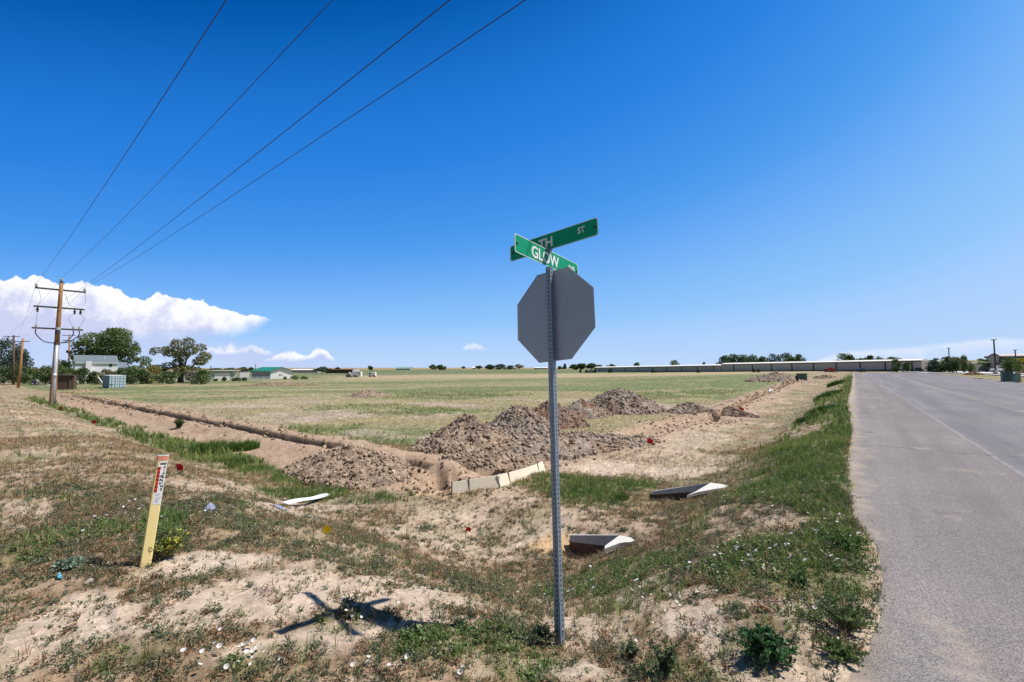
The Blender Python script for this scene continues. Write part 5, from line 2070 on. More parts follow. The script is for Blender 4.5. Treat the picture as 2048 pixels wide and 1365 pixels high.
bushes = [(8, 733, 56, 'dark hedge bush at the very end of the row', GREEN_D), (37, 732, 48, 'hedge bush between the two end poles', GREEN_D), (60, 733, 40, 'bright sided hedge bush above the dark blue car', GREEN_M),
          (92, 731, 44, 'hedge bush just before the tall utility pole', GREEN_D), (117, 733, 34, 'hedge bush behind the tall utility pole', GREEN_M), (134, 735, 34, 'yellow green hedge bush above the old shed', GREEN_M),
          (166, 736, 46, 'dark leafy bush before the white house chimney', GREEN_D), (190, 744, 30, 'low dark bush behind the leaning white plank', GREEN_D), (214, 739, 48, 'brownish open bush behind the container', OLIVE),
          (240, 738, 34, 'dark bush at the right corner of the white house', GREEN_D), (262, 733, 46, 'dense green bush next right of the house', GREEN_D), (286, 739, 30, 'small dark bush beside the golden one', GREEN_D),
          (303, 733, 44, 'golden olive bush between the two big trees', ((.10, .10, .03), (.17, .15, .05))), (334, 742, 42, 'dark bush at the foot of the gaunt tree', GREEN_D), (388, 742, 40, 'pale grey shrub under the gaunt tree', GREY_G), (405, 738, 36, 'green bush behind the pale grey shrub', GREEN_M)]
for i, (px, ty, w, lab, cols) in enumerate(bushes):
    tree('hedge_bush', lab, 'bush', px, 766, 108 + (i * 7 % 5), w * 1.15, ty, 1500, cols, 'hedge bushes along the homestead', seed=20 + i, leaf=.30, trunk=True, crown_from=.02, nl=13, thick=.02)
small = [(418, 762, 16, 752, 'pair of low shrubs by the white fence post', GREEN_D, 132), (449, 763, 13, 754, 'round green shrub before the white garage door', GREEN_M, 130), (470, 762, 18, 756, 'brownish weed clump right of the garage door', OLIVE, 131), (477, 762, 15, 755.5, 'leafy shrub left of the darker one by the trailer', GREEN_M, 131),
         (490, 762, 13, 756, 'dark round shrub before the white trailer', GREEN_D, 131), (570, 758, 10, 753.5, 'small shrub at the white gable of the barn', GREEN_M, 150), (591, 757, 22, 752, 'spreading shrub right of the white barn', GREEN_M, 150), (609, 757, 22, 753, 'weedy clump beyond the barn corner', GREEN_M, 152), (433, 763, 10, 758, 'tiny weed tuft left of the garage door', OLIVE, 131)]
for i, (px, by, w, ty, lab, cols, d) in enumerate(small):
    tree('yard_shrub', lab, 'shrub', px, by, d, w, ty, 420, cols, 'shrubs along the white fence', seed=60 + i, leaf=.28, trunk=True, crown_from=.0, nl=8, thick=.03)

# --- far trees on the skyline
far = [(645, 300, 26, 733.5, 'clump of far trees beyond the brown sheds', GREEN_B), (675, 420, 7, 735, 'single far tree left of the long shed roof', GREEN_B), (740, 480, 9, 732, 'lone round tree on the far brown ridge', GREEN_D),
       (866, 520, 16, 729, 'left half of the twin far tree clump', GREEN_D), (880, 520, 14, 730, 'right half of the twin far tree clump', GREEN_D), (889, 540, 7, 733, 'small tree at the end of the twin clump', GREEN_D),
       (927, 700, 6, 734, 'distant dot of a tree past the twin clump', GREEN_B), (958, 620, 12, 732, 'small far tree by a white house', GREEN_B), (980, 560, 18, 729.5, 'first dense tree of the far farmstead', GREEN_B), (1000, 560, 20, 729.5, 'second dense tree of the far farmstead', GREEN_B), (1022, 560, 14, 731, 'third tree of the far farmstead, beside a pink roof', GREEN_B), (1038, 560, 14, 729.5, 'pale round tree closing the far farmstead', GREY_G),
       (1120, 520, 10, 733, 'small far tree seen under the stop sign', GREEN_B), (1130, 520, 6, 731, 'tiny far tree beside the water tower', GREEN_B),
       (1148, 460, 18, 729, 'first tree of the grove behind the storage building end', GREEN_D), (1164, 455, 18, 727.5, 'second tree of the grove behind the storage building end', GREEN_D), (1182, 450, 22, 726.5, 'third and largest tree of the grove behind the storage end', GREEN_D), (1199, 460, 12, 730, 'last low tree of the grove behind the storage end', GREEN_D),
       (1224, 430, 15, 728.5, 'round dark tree over the storage roof, left part', GREEN_D), (1274, 400, 12, 726, 'spiky tree over the storage roof', GREEN_M), (1348, 330, 15, 719, 'lone leafy tree rising well above the storage roof', GREEN_M), (1408, 420, 7, 725, 'small dark tree on the far bare ridge', GREEN_D),
       (1449, 300, 22, 711, 'leftmost crown of the big grove over the storage roof', GREEN_D), (1468, 300, 28, 708, 'second crown of the big grove over the storage roof', GREEN_D), (1488, 300, 28, 708.5, 'third crown of the big grove over the storage roof', GREEN_D), (1506, 300, 26, 710, 'fourth crown of the big grove over the storage roof', GREEN_D), (1524, 300, 18, 713, 'last low crown of the big grove', GREEN_M),
       (1549, 280, 30, 707, 'pale feathery tree between the two groves', GREEN_B), (1569, 280, 28, 706, 'taller feathery tree between the two groves', GREEN_B), (1583, 270, 20, 713, 'yellow green tree in front of the feathery ones', GREEN_M), (1600, 270, 24, 708.5, 'glossy round tree at the right of the second grove', GREEN_M),
       (1690, 240, 26, 706, 'round headed tree over the red tractor', GREEN_M), (1702, 238, 20, 709, 'shadowed half of the round headed tree', GREEN_D), (1724, 240, 20, 716, 'low tree between round head and dark pair', GREEN_M), (1742, 240, 18, 711, 'dark domed tree over the far road end', GREEN_D), (1760, 240, 22, 713, 'spreading tree right of the dark dome', GREEN_M), (1785, 240, 26, 713.5, 'last tree over the storage roof', GREEN_M),  # darker half: same tree, its shade painted as a darker leaf colour
       (458, 330, 24, 736, 'far trees over the green garage roof', GREEN_D), (488, 300, 14, 734, 'bushy far tree left of the barn stack', GREEN_D), (503, 300, 9, 734.5, 'small far tree beside the barn stack', GREEN_D), (430, 330, 24, 737, 'low far tree line left of the garage roof', GREEN_D)]
for i, (px, d, w, ty, lab, cols) in enumerate(far):
    n = 900 if w > 16 else 350
    tree('far_tree', lab, 'tree', px, 745, d, w * 1.65, ty, int(n * 1.5), cols, 'trees along the skyline', seed=100 + i, trunk=True, crown_from=.12, nl=10, thick=.03)

# --- conifers and shrubs by the car park
con = lambda n_: [((random.random() - .5) * .2 * (1 - i / n_), .06 + .94 * i / n_, .82 * (1 - i / n_) ** .8 + .10, .07) for i in range(n_)]
for i, (px, by, d, w, ty, n, lab, cols, kind) in enumerate([
        (1870, 748.5, 118, 38, 716, 2600, 'blue spruce in front of the storage building end', GREEN_B, 'c'),
        (1898, 749.5, 110, 30, 712, 1800, 'pine at the left of the car park clump', GREEN_D, 'p'), (1913, 750, 108, 34, 714, 2200, 'bushy pine in the middle of the car park clump', OLIVE, 'p'), (1890, 750, 112, 34, 722, 1600, 'low dark pine tucked behind the clump', GREEN_D, 'p'), (1906, 750, 105, 48, 719, 2600, 'widest pine of the car park clump', GREEN_D, 'p'), (1928, 748.5, 108, 24, 712, 1500, 'upright pine at the right of the car park clump', GREEN_M, 'p'), (1938, 747, 112, 24, 728, 900, 'low yellowish bush beyond the pine clump', GREEN_M, 'b'),
        (1793, 746.5, 128, 26, 719, 1300, 'slender young tree at the bend of the road', GREEN_M, 'b'), (1816, 746, 126, 18, 724, 800, 'young tree beside the parked pickup', GREEN_D, 'b'),
        (1972, 745, 118, 34, 712, 1200, 'open branched pine before the tan wall', GREEN_D, 'o'), (2022, 745, 100, 34, 715, 2000, 'leafy tree before the building with the yellow sign', GREEN_M, 'b'), (2036, 746, 98, 18, 716, 800, 'yellow green young tree by the yellow sign', GREEN_Y, 'b'),
        (1880, 750, 116, 16, 736, 500, 'dark shrub at the foot of the blue spruce', GREEN_D, 'b')]):
    if kind == 'c':
        lb = con(9)
    elif kind == 'o':
        lb = [(0, .9, .25, .08), (-.3, .75, .3, .08), (.35, .72, .3, .08), (-.6, .55, .3, .08), (.6, .5, .35, .08), (0, .5, .35, .1), (-.3, .35, .4, .1), (.35, .3, .45, .1)]
    else:
        lb = None
    tree({'c': 'spruce_tree', 'p': 'pine_tree', 'o': 'pine_tree', 'b': 'young_tree'}[kind], lab, 'tree', px, by, d, w, ty, n, cols, 'trees round the car park', lobes=lb, seed=160 + i, leaf=.26, crown_from=.12 if kind == 'p' else .06, nl=14, thick=.03)
for i, (px, by, d, w, ty, lab) in enumerate([(1161, 746.5, 268, 5, 736.5, 'thin young conifer left of the grey tarped heap'), (1173, 747, 268, 7, 739, 'small conifer touching the grey tarped heap'), (1190, 747, 262, 8, 736, 'dark conifer at the end of the storage wall'), (1220, 746.5, 250, 10, 737, 'little conifer before the first storage panels'), (1307, 745.5, 218, 10, 738, 'little conifer by the dark debris'), (1397, 745, 190, 7, 738, 'thin conifer near the step in the roof'), (1508, 744.5, 165, 7, 738, 'first of two small conifers by the brown ridge'), (1517, 744.5, 164, 7, 738, 'second of two small conifers by the brown ridge')]):
    tree('small_conifer', lab, 'tree', px, by, d, w, ty, 260, GREEN_D, 'young conifers planted along the storage wall', lobes=con(6), seed=190 + i, crown_from=.05, thick=.03)


# ------------------------------------------------------------------ buildings
def frame_at(px, d, py=745):
    r_ = ray(px, py)
    x = r_[0] / r_[1] * d
    return x, d, float(H(np.array([x]), np.array([d]))[0])


def zof(px, py, d):
    return at_depth(px, py, d)[2]


def place(name, label, cat, px, d, yaw=0.0, group=None):
    x, y, z = frame_at(px, d)
    return empty(name, (x, y, z), yaw, label, cat, group), z, d / FPX


def gable(mb, x0, x1, y0, y1, z0, z1, along='x', over=.3, th=.14):
    """two roof slabs; ridge runs along the given axis"""
    if along == 'x':
        ym = (y0 + y1) / 2
        for ya, s in ((y0 - over, -1), (y1 + over, 1)):
            zz = z0 - (z1 - z0) * over / (ym - y0)
            vs = [(x0 - over, ya, zz), (x1 + over, ya, zz), (x1 + over, ym, z1), (x0 - over, ym, z1)]
            vs += [(a, b, c - th) for a, b, c in vs]
            mb.add(vs, [(0, 1, 2, 3), (7, 6, 5, 4), (0, 4, 5, 1), (1, 5, 6, 2), (2, 6, 7, 3), (3, 7, 4, 0)])
    else:
        xm = (x0 + x1) / 2
        for xa, s in ((x0 - over, -1), (x1 + over, 1)):
            zz = z0 - (z1 - z0) * over / (xm - x0)
            vs = [(xa, y0 - over, zz), (xa, y1 + over, zz), (xm, y1 + over, z1), (xm, y0 - over, z1)]
            vs += [(a, b, c - th) for a, b, c in vs]
            mb.add(vs, [(0, 1, 2, 3), (7, 6, 5, 4), (0, 4, 5, 1), (1, 5, 6, 2), (2, 6, 7, 3), (3, 7, 4, 0)])
    return mb


def gable_wall(mb, x0, x1, y0, y1, z0, z1, zr, along):
    if along == 'x':
        ym = (y0 + y1) / 2
        poly = [(y0, z0), (y1, z0), (y1, z1), (ym, zr), (y0, z1)]
        return mb.prism(poly, lambda p, s: (x0 + s * (x1 - x0), p[0], p[1]))
    xm = (x0 + x1) / 2
    poly = [(x0, z0), (x1, z0), (x1, z1), (xm, zr), (x0, z1)]
    return mb.prism(poly, lambda p, s: (p[0], y0 + s * (y1 - y0), p[1]))


# white house
rt, z0, k = place('white_house', 'white two storey house with a grey roof and white chimney behind the bushes', 'house', 193, 126, R(47))
e = zof(193, 724.5, 126) - z0
rg = zof(193, 710.5, 126) - z0
SQ = .76
w2 = 41.5 * k * SQ
gable_wall(MB(), -w2, w2, 0, 8.5, -.3, e, rg - .12, 'x').build('wall', MAT['clapboard'], rt)
gable(MB(), -w2, w2, 0, 8.5, e, rg, 'x', .2).build('roof', MAT['roof slate'], rt)
MB().span(-w2 - .2, w2 + .2, -.33, -.21, e - .36, e - .16).build('gutter', MAT['white paint'], rt)
ch = MB().span(-22 * k * SQ, -11 * k * SQ, -.95, .02, -.3, zof(193, 722.8, 126) - z0).build('chimney', MAT['white paint'], rt)
wn = MB().span(24 * k * SQ, 30.5 * k * SQ, -.05, .1, zof(193, 734, 126) - z0, zof(193, 727.5, 126) - z0).build('window', MAT['window green'], rt)
MB().span(23.4 * k * SQ, 31.1 * k * SQ, -.03, .05, zof(193, 734.6, 126) - z0, zof(193, 727.0, 126) - z0).build('frame', MAT['white paint'], wn)
MB().lathe((16 * k * SQ, 2.2, rg - .9), [(.12, -.4), (.12, .35)], 8).build('vent_pipe', MAT['white paint'], rt)
aw = MB()
gable_wall(aw, w2, w2 + 21 * k * SQ, 1.5, 8, -.3, zof(193, 735, 126) - z0, zof(193, 725, 126) - z0, 'x').build('side_wing', MAT['clapboard'], rt)
gable(MB(), w2 + .4, w2 + 20 * k * SQ, 1.5, 8, zof(193, 734.5, 126) - z0, zof(193, 724.5, 126) - z0, 'x', .35).build('wing_roof', MAT['roof slate'], rt)

# green garage
rt, z0, k = place('garage', 'low pale green garage with a wide white door behind the white fence', 'garage', 444, 140, R(34))
H_ = lambda py: zof(444, py, 140) - z0
k *= .85
w2 = 31 * k
MB().span(-w2, w2, 0, 7, -.3, H_(742)).build('wall', MAT['shed green'], rt)
MB().span(-w2 - 7 * k, w2 + 2 * k, -.5, 7.4, H_(742) + .003, H_(741)).build('roof', MAT['white paint'], rt)
dr_ = MB().span(-14 * k, 16.5 * k, -.06, .02, -.2, H_(746.5)).build('garage_door', MAT['white paint'], rt)
MB().span(-15.5 * k, 18 * k, -.09, -.062, H_(746.3), H_(745.2)).build('door_head', MAT['metal siding'], rt)
MB().span(-w2 + 4 * k, -w2 + 9 * k, -.04, .02, -.2, H_(743.5)).build('wall_panel', MAT['white paint'], rt)
MB().span(w2 - 7 * k, w2 - 1 * k, -.04, .02, -.2, H_(743.5)).build('wall_panel', MAT['white paint'], rt)
MB().span(-w2 - 6 * k, -w2 - .02, .6, 6.5, -.3, H_(743)).build('lean_to', MAT['utility green'], rt)

# white trailer beside it
rt, z0, k = place('box_trailer', 'white box trailer parked between the garage and the barn', 'trailer', 489, 142, R(32))
H_ = lambda py: zof(489, py, 142) - z0
MB().span(-8.5 * k, 7.5 * k, 0, 2.4, .5, H_(744.5)).build('body', MAT['white paint'], rt, bevel=.1)
MB().span(-9 * k, 8 * k, -.05, 2.45, H_(744.5) + .003, H_(743.6)).build('roof', MAT['silver car'], rt)
for s in (-4, 3):
    MB().tube([(s * k, -.06, .35), (s * k, .25, .35)], .36, 12).build('wheel', MAT['tyre'], rt)

# barn with green roof
rt, z0, k = place('barn', 'white gabled barn with a green metal roof', 'barn', 563, 158, R(45))
H_ = lambda py: zof(563, py, 158) - z0
w2 = 22 * k * .93
Lb = 21.0
gable_wall(MB(), -w2, w2, 0, .15, -.3, H_(742.5), H_(735.3), 'y').build('gable_wall', MAT['white paint'], rt)
gable_wall(MB(), -w2 + .03, w2 - .03, .152, Lb, -.3, H_(742.7), H_(735.5), 'y').build('side_wall', MAT['metal siding'], rt)
gable(MB(), -w2, w2, 0, Lb, H_(742.3) + .1, H_(735.0) + .1, 'y', .5, .1).build('roof', MAT['roof green'], rt)
for a in (-4.6, -.8):
    MB().span(a * k, (a + 2.4) * k, -.06, .02, H_(752.0), H_(748.4)).build('window', MAT['metal siding'], rt)
MB().span(-w2 - .02, -w2 + .1, 4.5, 7.5, H_(750), H_(747.2)).build('side_window', MAT['window dark'], rt)


def rail_fence(label, pts, hpx, d_, rails, n, mat, name='rail_fence', post_w=.13, rail_h=.13, cat='fence'):
    """posts and rails along picture points, set on the ground"""
    P = [Vector(frame_at(px, d_i)) for px, d_i in pts]
    root = empty(name, P[0], 0, label, cat)
    hz = hpx * d_ / FPX
    rel = [p - P[0] for p in P]
    seg = []
    for a, b in zip(rel[:-1], rel[1:]):
        seg.append((a, b))
    for a, b in seg:
        m_ = max(1, int(round(n * (b - a).length / sum((y - x).length for x, y in seg))))
        rot = Matrix.Rotation(math.atan2((b - a).y, (b - a).x), 3, 'Z')
        for i in range(m_ + 1):
            q = a.lerp(b, i / m_)
            MB().box(q + Vector((0, 0, hz * .5 - .1)), (post_w, post_w, hz + .25), rot).build('post', mat, root)
        for f in rails:
            m2 = MB()
            dv = (b - a).normalized()
            nrm = Vector((dv.y, -dv.x, 0)) * (post_w / 2 + .018)
            c0, c1 = a + nrm + Vector((0, 0, hz * f)), b + nrm + Vector((0, 0, hz * f))
            m2.add([c0 + Vector((0, 0, rail_h / 2)), c1 + Vector((0, 0, rail_h / 2)), c1 - Vector((0, 0, rail_h / 2)), c0 - Vector((0, 0, rail_h / 2)),
                    c0 + nrm * .4 + Vector((0, 0, rail_h / 2)), c1 + nrm * .4 + Vector((0, 0, rail_h / 2)), c1 + nrm * .4 - Vector((0, 0, rail_h / 2)), c0 + nrm * .4 - Vector((0, 0, rail_h / 2))],
                   [(0, 1, 2, 3), (7, 6, 5, 4), (0, 4, 5, 1), (1, 5, 6, 2), (2, 6, 7, 3), (3, 7, 4, 0)]).build('rail', mat, root)
    return root


rail_fence('white three rail fence running from the gaunt tree to the garage', [(352, 128), (430, 131)], 7.6, 130, (.92, .5, .12), 5, MAT['white paint'], post_w=.26, rail_h=.19)
rail_fence('white three rail fence between the garage door and the barn', [(461, 133), (541, 137)], 7.4, 135, (.92, .5, .12), 6, MAT['white paint'], post_w=.26, rail_h=.19)
rail_fence('long weathered corral fence behind the white trailers', [(588, 172), (800, 205)], 4.2, 185, (.9, .5), 26, MAT['metal siding'], post_w=.12, rail_h=.08)
rail_fence('far grey corral fence running out across the green pasture', [(745, 225), (930, 262)], 5.0, 240, (.9, .5), 22, MAT['metal siding'], post_w=.13, rail_h=.09)

# shipping container
rt, z0, k = place('shipping_container', 'pale blue shipping container with double doors out on the field', 'container', 236, 88, R(50))
H_ = lambda py: zof(233, py, 88) - z0
x0, x1, zt = -16.5 * k * .78, 16.5 * k * .78, H_(751.5)
MB().span(x0, x1, .0, 6.6, .08, zt - .05).build('body', MAT['container dark'], rt)
MB().span(x0 - .03, x1 + .03, -.03, 6.65, zt - .048, zt + .03).build('roof', MAT['white paint'], rt)
for s in (0, 1):
    a = x0 + .06 if s == 0 else (x0 + x1) / 2 + .02
    b_ = (x0 + x1) / 2 - .02 if s == 0 else x1 - .06
    dr_ = MB().span(a, b_, -.06, -.002, .14, zt - .12).build('door', MAT['container blue'], rt)
    for f in (.3, .72):
        MB().tube([(a + (b_ - a) * f, -.09, .12), (a + (b_ - a) * f, -.09, zt - .1)], .03, 6).build('lock_bar', MAT['container dark'], dr_)
    for f in (.28, .52, .76):
        MB().span(a + .05, b_ - .05, -.075, -.062, zt * f - .03, zt * f + .02).build('door_rib', MAT['container dark'], dr_)
MB().span(x0 - .02, x1 + .02, -.05, .0, 0, .13).build('sill', MAT['container dark'], rt)
MB().span(x0 + .12, x0 + .55, -.078, -.064, .55, .75).build('plate', MAT['ink'], rt)
# leaning planks beside it
for lab, a, b in (('white plank leaning down toward the container', (196, 753.5), (208, 770)), ('short white plank leaning against the container corner', (206.5, 757), (209.5, 762))):
    p1 = Vector(gp(b[0], max(b[1], 769)))
    p0 = Vector(at_depth(a[0], a[1], p1.y + .8))
    if b[1] < 765:
        p1 = Vector(at_depth(b[0], b[1], p1.y + .5))
        p1.z = p0.z - 1.2
        p1.z = float(H(np.array([p1.x]), np.array([p1.y]))[0])
    m_ = MB().tube([p1, p0], .13, 4)
    tag(m_.build('plank', MAT['white paint']), lab, 'plank', 'white planks by the container')

# old wooden shed
rt, z0, k = place('wooden_shed', 'weathered dark wooden shed with a flat roof beyond the tall utility pole', 'shed', 129, 82, R(30))
H_ = lambda py: zof(131, py, 82) - z0
k *= .76
MB().span(-11 * k, 11 * k, 0, 2.4, -.2, H_(751.2)).build('wall', MAT['old wood'], rt)
MB().prism([(-14 * k, H_(751.5)), (18 * k, H_(752.5)), (18 * k, H_(750.8)), (-14 * k, H_(749.2))], lambda p, s: (p[0], -.3 + s * 3.2, p[1])).build('roof', MAT['arm wood'], rt)
MB().span(-9.5 * k, 5 * k, -.06, -.004, .0, H_(759)).build('door', MAT['brown trim'], rt)
MB().span(11 * k + .002, 17.5 * k, .5, 2.3, -.2, H_(752.8)).build('side_bay', MAT['old wood'], rt)
for x in (-11, 11):
    MB().span(x * k - .07, x * k + .07, -.09, -.003, -.2, H_(751.6)).build('corner_post', MAT['pole wood dark'], rt)
b = gp(93, 776)
rt = empty('drain_pipe', b, 0, 'short curved white pipe end sticking out of the dirt track', 'pipe')
kk = b[1] / FPX
MB().tube([(-2 * kk, 0, -1 * kk), (-1 * kk, 0, 2.0 * kk), (2 * kk, 0, 4.6 * kk), (8 * kk, .5, 5.2 * kk)], .9 * kk, 8).build('pipe', MAT['white paint'], rt, True)
MB().tube([(-2.05 * kk, 0, -1.2 * kk), (-1.7 * kk, 0, .2 * kk)], 1.1 * kk, 8).build('collar', MAT['arm wood'], rt, True)


# ------------------------------------------------------------------ storage building: two long ranges
SR = Vector((127.0, 143.0, 0))
SL = Vector((54.5, 300.0, 0))


def storage(label, px_a, px_b, rows, sections, step=0.0):
    """rows: picture heights at the two ends (roof top, eave, base)"""
    def along(px):
        r = (px - 1024) / FPX
        # solve for the point of the wall line on this bearing
        dx, dy = SL.x - SR.x, SL.y - SR.y
        s = (SR.x - r * SR.y) / (r * dy - dx)
        return Vector((SR.x + dx * s, SR.y + dy * s, 0))
    A, B = along(px_a), along(px_b)
    zs = lambda P_, py: CZ + (735 - py) / FPX * P_.y
    root = empty('storage_building', (A.x, A.y, 0), 0, label, 'storage building', 'long storage buildings across the field')
    n = Vector((B - A).normalized().yxz)
    n = Vector(((B - A).normalized().y, -(B - A).normalized().x, 0))
    if n.y < 0:
        n = -n      # away from the camera
    ra, rb = rows

    def quad(mb, P0, P1, lo0, hi0, lo1, hi1, y0, y1):
        P0, P1 = P0 - A, P1 - A
        vs = []
        for off in (y0, y1):
            o = n * off
            vs += [P0 + o + Vector((0, 0, lo0)), P1 + o + Vector((0, 0, lo1)), P1 + o + Vector((0, 0, hi1)), P0 + o + Vector((0, 0, hi0))]
        return mb.add(vs, [(0, 1, 2, 3), (7, 6, 5, 4), (0, 4, 5, 1), (1, 5, 6, 2), (2, 6, 7, 3), (3, 7, 4, 0)])
    ea, eb = zs(A, ra[1]), zs(B, rb[1])
    ba, bb = zs(A, ra[2]), zs(B, rb[2])
    ta, tb = zs(A, ra[0]), zs(B, rb[0])
    quad(MB(), A, B, ba - .5, ea, bb - .5, eb, 0, 4.5).build('wall', MAT['storage wall'], root)
    quad(MB(), A, B, ba - .5, ba + .25, bb - .5, bb + .25, -.06, -.003).build('base_trim', MAT['storage trim'], root)
    quad(MB(), A, B, ea - .26, ea - .02, eb - .26, eb - .02, -.06, -.003).build('eave_trim', MAT['storage trim'], root)
    # low pitched roof seen edge on
    vs = []
    for P_, e_, t_ in ((A, ea, ta), (B, eb, tb)):
        q = P_ - A
        vs += [q - n * .35 + Vector((0, 0, e_)), q - n * .35 + Vector((0, 0, e_ + .16)), q + n * 2.3 + Vector((0, 0, t_ + .05)), q + n * 4.9 + Vector((0, 0, e_ + .16)), q + n * 4.9 + Vector((0, 0, e_))]
    MB().add(vs, [(4, 3, 2, 1, 0), (5, 6, 7, 8, 9)] + [(i, (i + 1) % 5, 5 + (i + 1) % 5, 5 + i) for i in range(5)]).build('roof', MAT['storage roof'], root)
    for px in sections:
        P_ = along(px)
        t = (P_ - A).length / (B - A).length
        D = (B - A).normalized() * .17
        lo, hi = ba + (bb - ba) * t, ea + (eb - ea) * t
        quad(MB(), P_ - D, P_ + D, lo + .26, hi - .27, lo + .26, hi - .27, -.12, -.003).build('downspout', MAT['storage trim'], root)


storage('long tan storage building with a white roof and dark downspouts, farther lower range', 1188, 1441.5, ((733.6, 735.6, 744.2), (728.3, 731.2, 743.0)), (1199, 1224, 1249.5, 1276, 1303.5, 1332.5, 1362.5, 1394, 1427))
storage('long tan storage building with a white roof and dark downspouts, nearer higher range', 1442.2, 1842, ((726.2, 729.0, 743.0), (717.8, 721.4, 741.0)), (1467, 1504, 1542.5, 1583, 1626, 1671.5, 1719.5, 1769.5, 1823))


# ------------------------------------------------------------------ vehicles
def vehicle(label, cat, name, px, d, length_px, top_py, prof, mat, yaw=0.0, glass=None, wheels=(.2, .8), width=1.8, group='parked vehicles', wr=.36, bed=None):
    """prof: side outline in fractions of length and height; x runs along the vehicle"""
    rt, z0, k = place(name, label, cat, px, d, yaw, group)
    Lh = length_px * k * (abs(math.cos(yaw)) ** 1.2)
    h = zof(px, top_py, d) - z0
    MB().prism([((a - .5) * Lh, b * h) for a, b in prof], lambda p, s: (p[0], s * width, p[1])).build('body', mat, rt, bevel=.05)
    if glass:
        for g_ in glass:
            MB().prism([((a - .5) * Lh, b * h) for a, b in g_], lambda p, s: (p[0], -.02 + s * (width + .04), p[1])).build('window', MAT['window dark'], rt)
    for f in wheels:
        for yy in (.02, width - .02):
            w = MB().tube([((f - .5) * Lh, yy - .12, wr), ((f - .5) * Lh, yy + .12, wr)], wr, 14).build('wheel', MAT['tyre'], rt)
            MB().tube([((f - .5) * Lh, yy - .13, wr), ((f - .5) * Lh, yy + .13, wr)], wr * .5, 10).build('rim', MAT['silver car'], w)
    return rt, Lh, h


PICK = [(0, .28), (0, .62), (.36, .62), (.40, .98), (.62, 1.0), (.74, .66), (.97, .58), (1, .45), (1, .26)]
PICKW = [[(.42, .68), (.44, .93), (.52, .94), (.52, .68)], [(.54, .68), (.54, .94), (.61, .94), (.70, .68)]]
vehicle('white pickup truck parked before the building with the yellow sign', 'pickup truck', 'pickup_truck', 1999, 106, 27, 732.2, PICK, MAT['white paint'], glass=PICKW, wheels=(.17, .82), width=1.9, yaw=R(-38))
SUVP = [(0, .25), (0, .60), (.05, .97), (.62, 1.0), (.75, .66), (.97, .58), (1, .25)]
SUVW = [[(.09, .64), (.12, .92), (.34, .93), (.34, .64)], [(.38, .64), (.38, .93), (.6, .93), (.70, .64)]]
vehicle('dark work truck in the car park, left of the white pickup', 'truck', 'parked_car', 1969, 112, 22, 734.5, SUVP, MAT['dark car'], glass=SUVW, yaw=R(-38))
vehicle('dark car nose to tail with the white pickup', 'car', 'parked_car', 1984, 110, 14, 735.5, SUVP, MAT['dark car'], glass=SUVW, yaw=R(-38))
vehicle('dark pickup with a white cap under the young trees', 'pickup truck', 'pickup_truck', 1814, 130, 17, 737, SUVP, MAT['dark car'], glass=SUVW, yaw=R(-34))
vehicle('blue truck beside the spruce, windscreen flashing white', 'truck', 'parked_car', 1840, 128, 18, 735.5, SUVP, MAT['blue car'], glass=SUVW, yaw=R(-34))
vehicle('dark blue car half hidden under the hedge at the track end', 'car', 'parked_car', 71, 104, 16, 760, SUVP, MAT['blue car'], glass=SUVW, yaw=R(46))
rt, Lh, h = vehicle('red tractor parked on the grass before the storage wall', 'tractor', 'tractor', 1665, 138, 16, 735.8, [(.05, .25), (.05, .75), (.2, .8), (.22, 1.0), (.62, .98), (.66, .78), (1, .74), (1, .22)], MAT['red paint'], wheels=(.12, .88), width=1.5, wr=.5)
MB().tube([((.78 - .5) * Lh, .5, h * .7), ((.78 - .5) * Lh, .5, h * 1.05)], .05, 6).build('exhaust', MAT['steel dark'], rt)
vehicle('dark low trailer carrying a pale boat by the road end', 'trailer', 'boat_trailer', 1729, 136, 17, 737.5, [(0, .3), (.05, .75), (.3, 1), (.55, .9), (.6, .6), (.9, .55), (1, .3)], MAT['dark car'], wheels=(.3, .6))
vehicle('white horse trailer standing by the corral fence', 'trailer', 'horse_trailer', 713, 178, 17.5, 744, [(0, .22), (.0, .98), (.55, 1), (.62, 1.02), (.98, 1.02), (1, .9), (1, .12), (.62, .12), (.58, .22)], MAT['white paint'], glass=[[(.72, .62), (.72, .86), (.86, .86), (.86, .62)]], wheels=(.25, .42))
vehicle('white camper van farther along the corral fence', 'van', 'camper_van', 743.5, 182, 14, 744.8, [(0, .2), (.02, .55), (.12, .98), (.95, 1), (1, .9), (1, .2)], MAT['white paint'], glass=[[(.07, .6), (.14, .88), (.38, .88), (.38, .6)]], wheels=(.2, .78))
vehicle('dark farm implement next to the white horse trailer', 'implement', 'farm_implement', 697, 177, 11, 744.5, [(0, .1), (.05, .7), (.35, .75), (.45, 1.0), (.7, .9), (.75, .55), (1, .6), (1, .15)], MAT['metal siding'], wheels=(.2, .75), wr=.4)
# tarped heap at the end of the storage range
rt, z0, k = place('tarped_heap', 'heap under a grey tarpaulin at the end of the storage building', 'tarp', 1181, 262)
h = zof(1181, 737, 262) - z0
g = np.random.default_rng(3)
pr = [(-9, 0), (-6.5, .35), (-3.5, .5), (-1, .72), (2, 1.0), (4, .92), (6, .5), (7, 0)]
MB().prism([(a * k, b_ * h) for a, b_ in pr], lambda p, s: (p[0] * (1 - .25 * s), s * 3, p[1] * (1 - .2 * s))).build('tarpaulin', MAT['tarp'], rt)
MB().span(-10 * k, 6 * k, -.25, -.01, -.1, h * .22).build('dark_skirt', MAT['dark car'], rt)

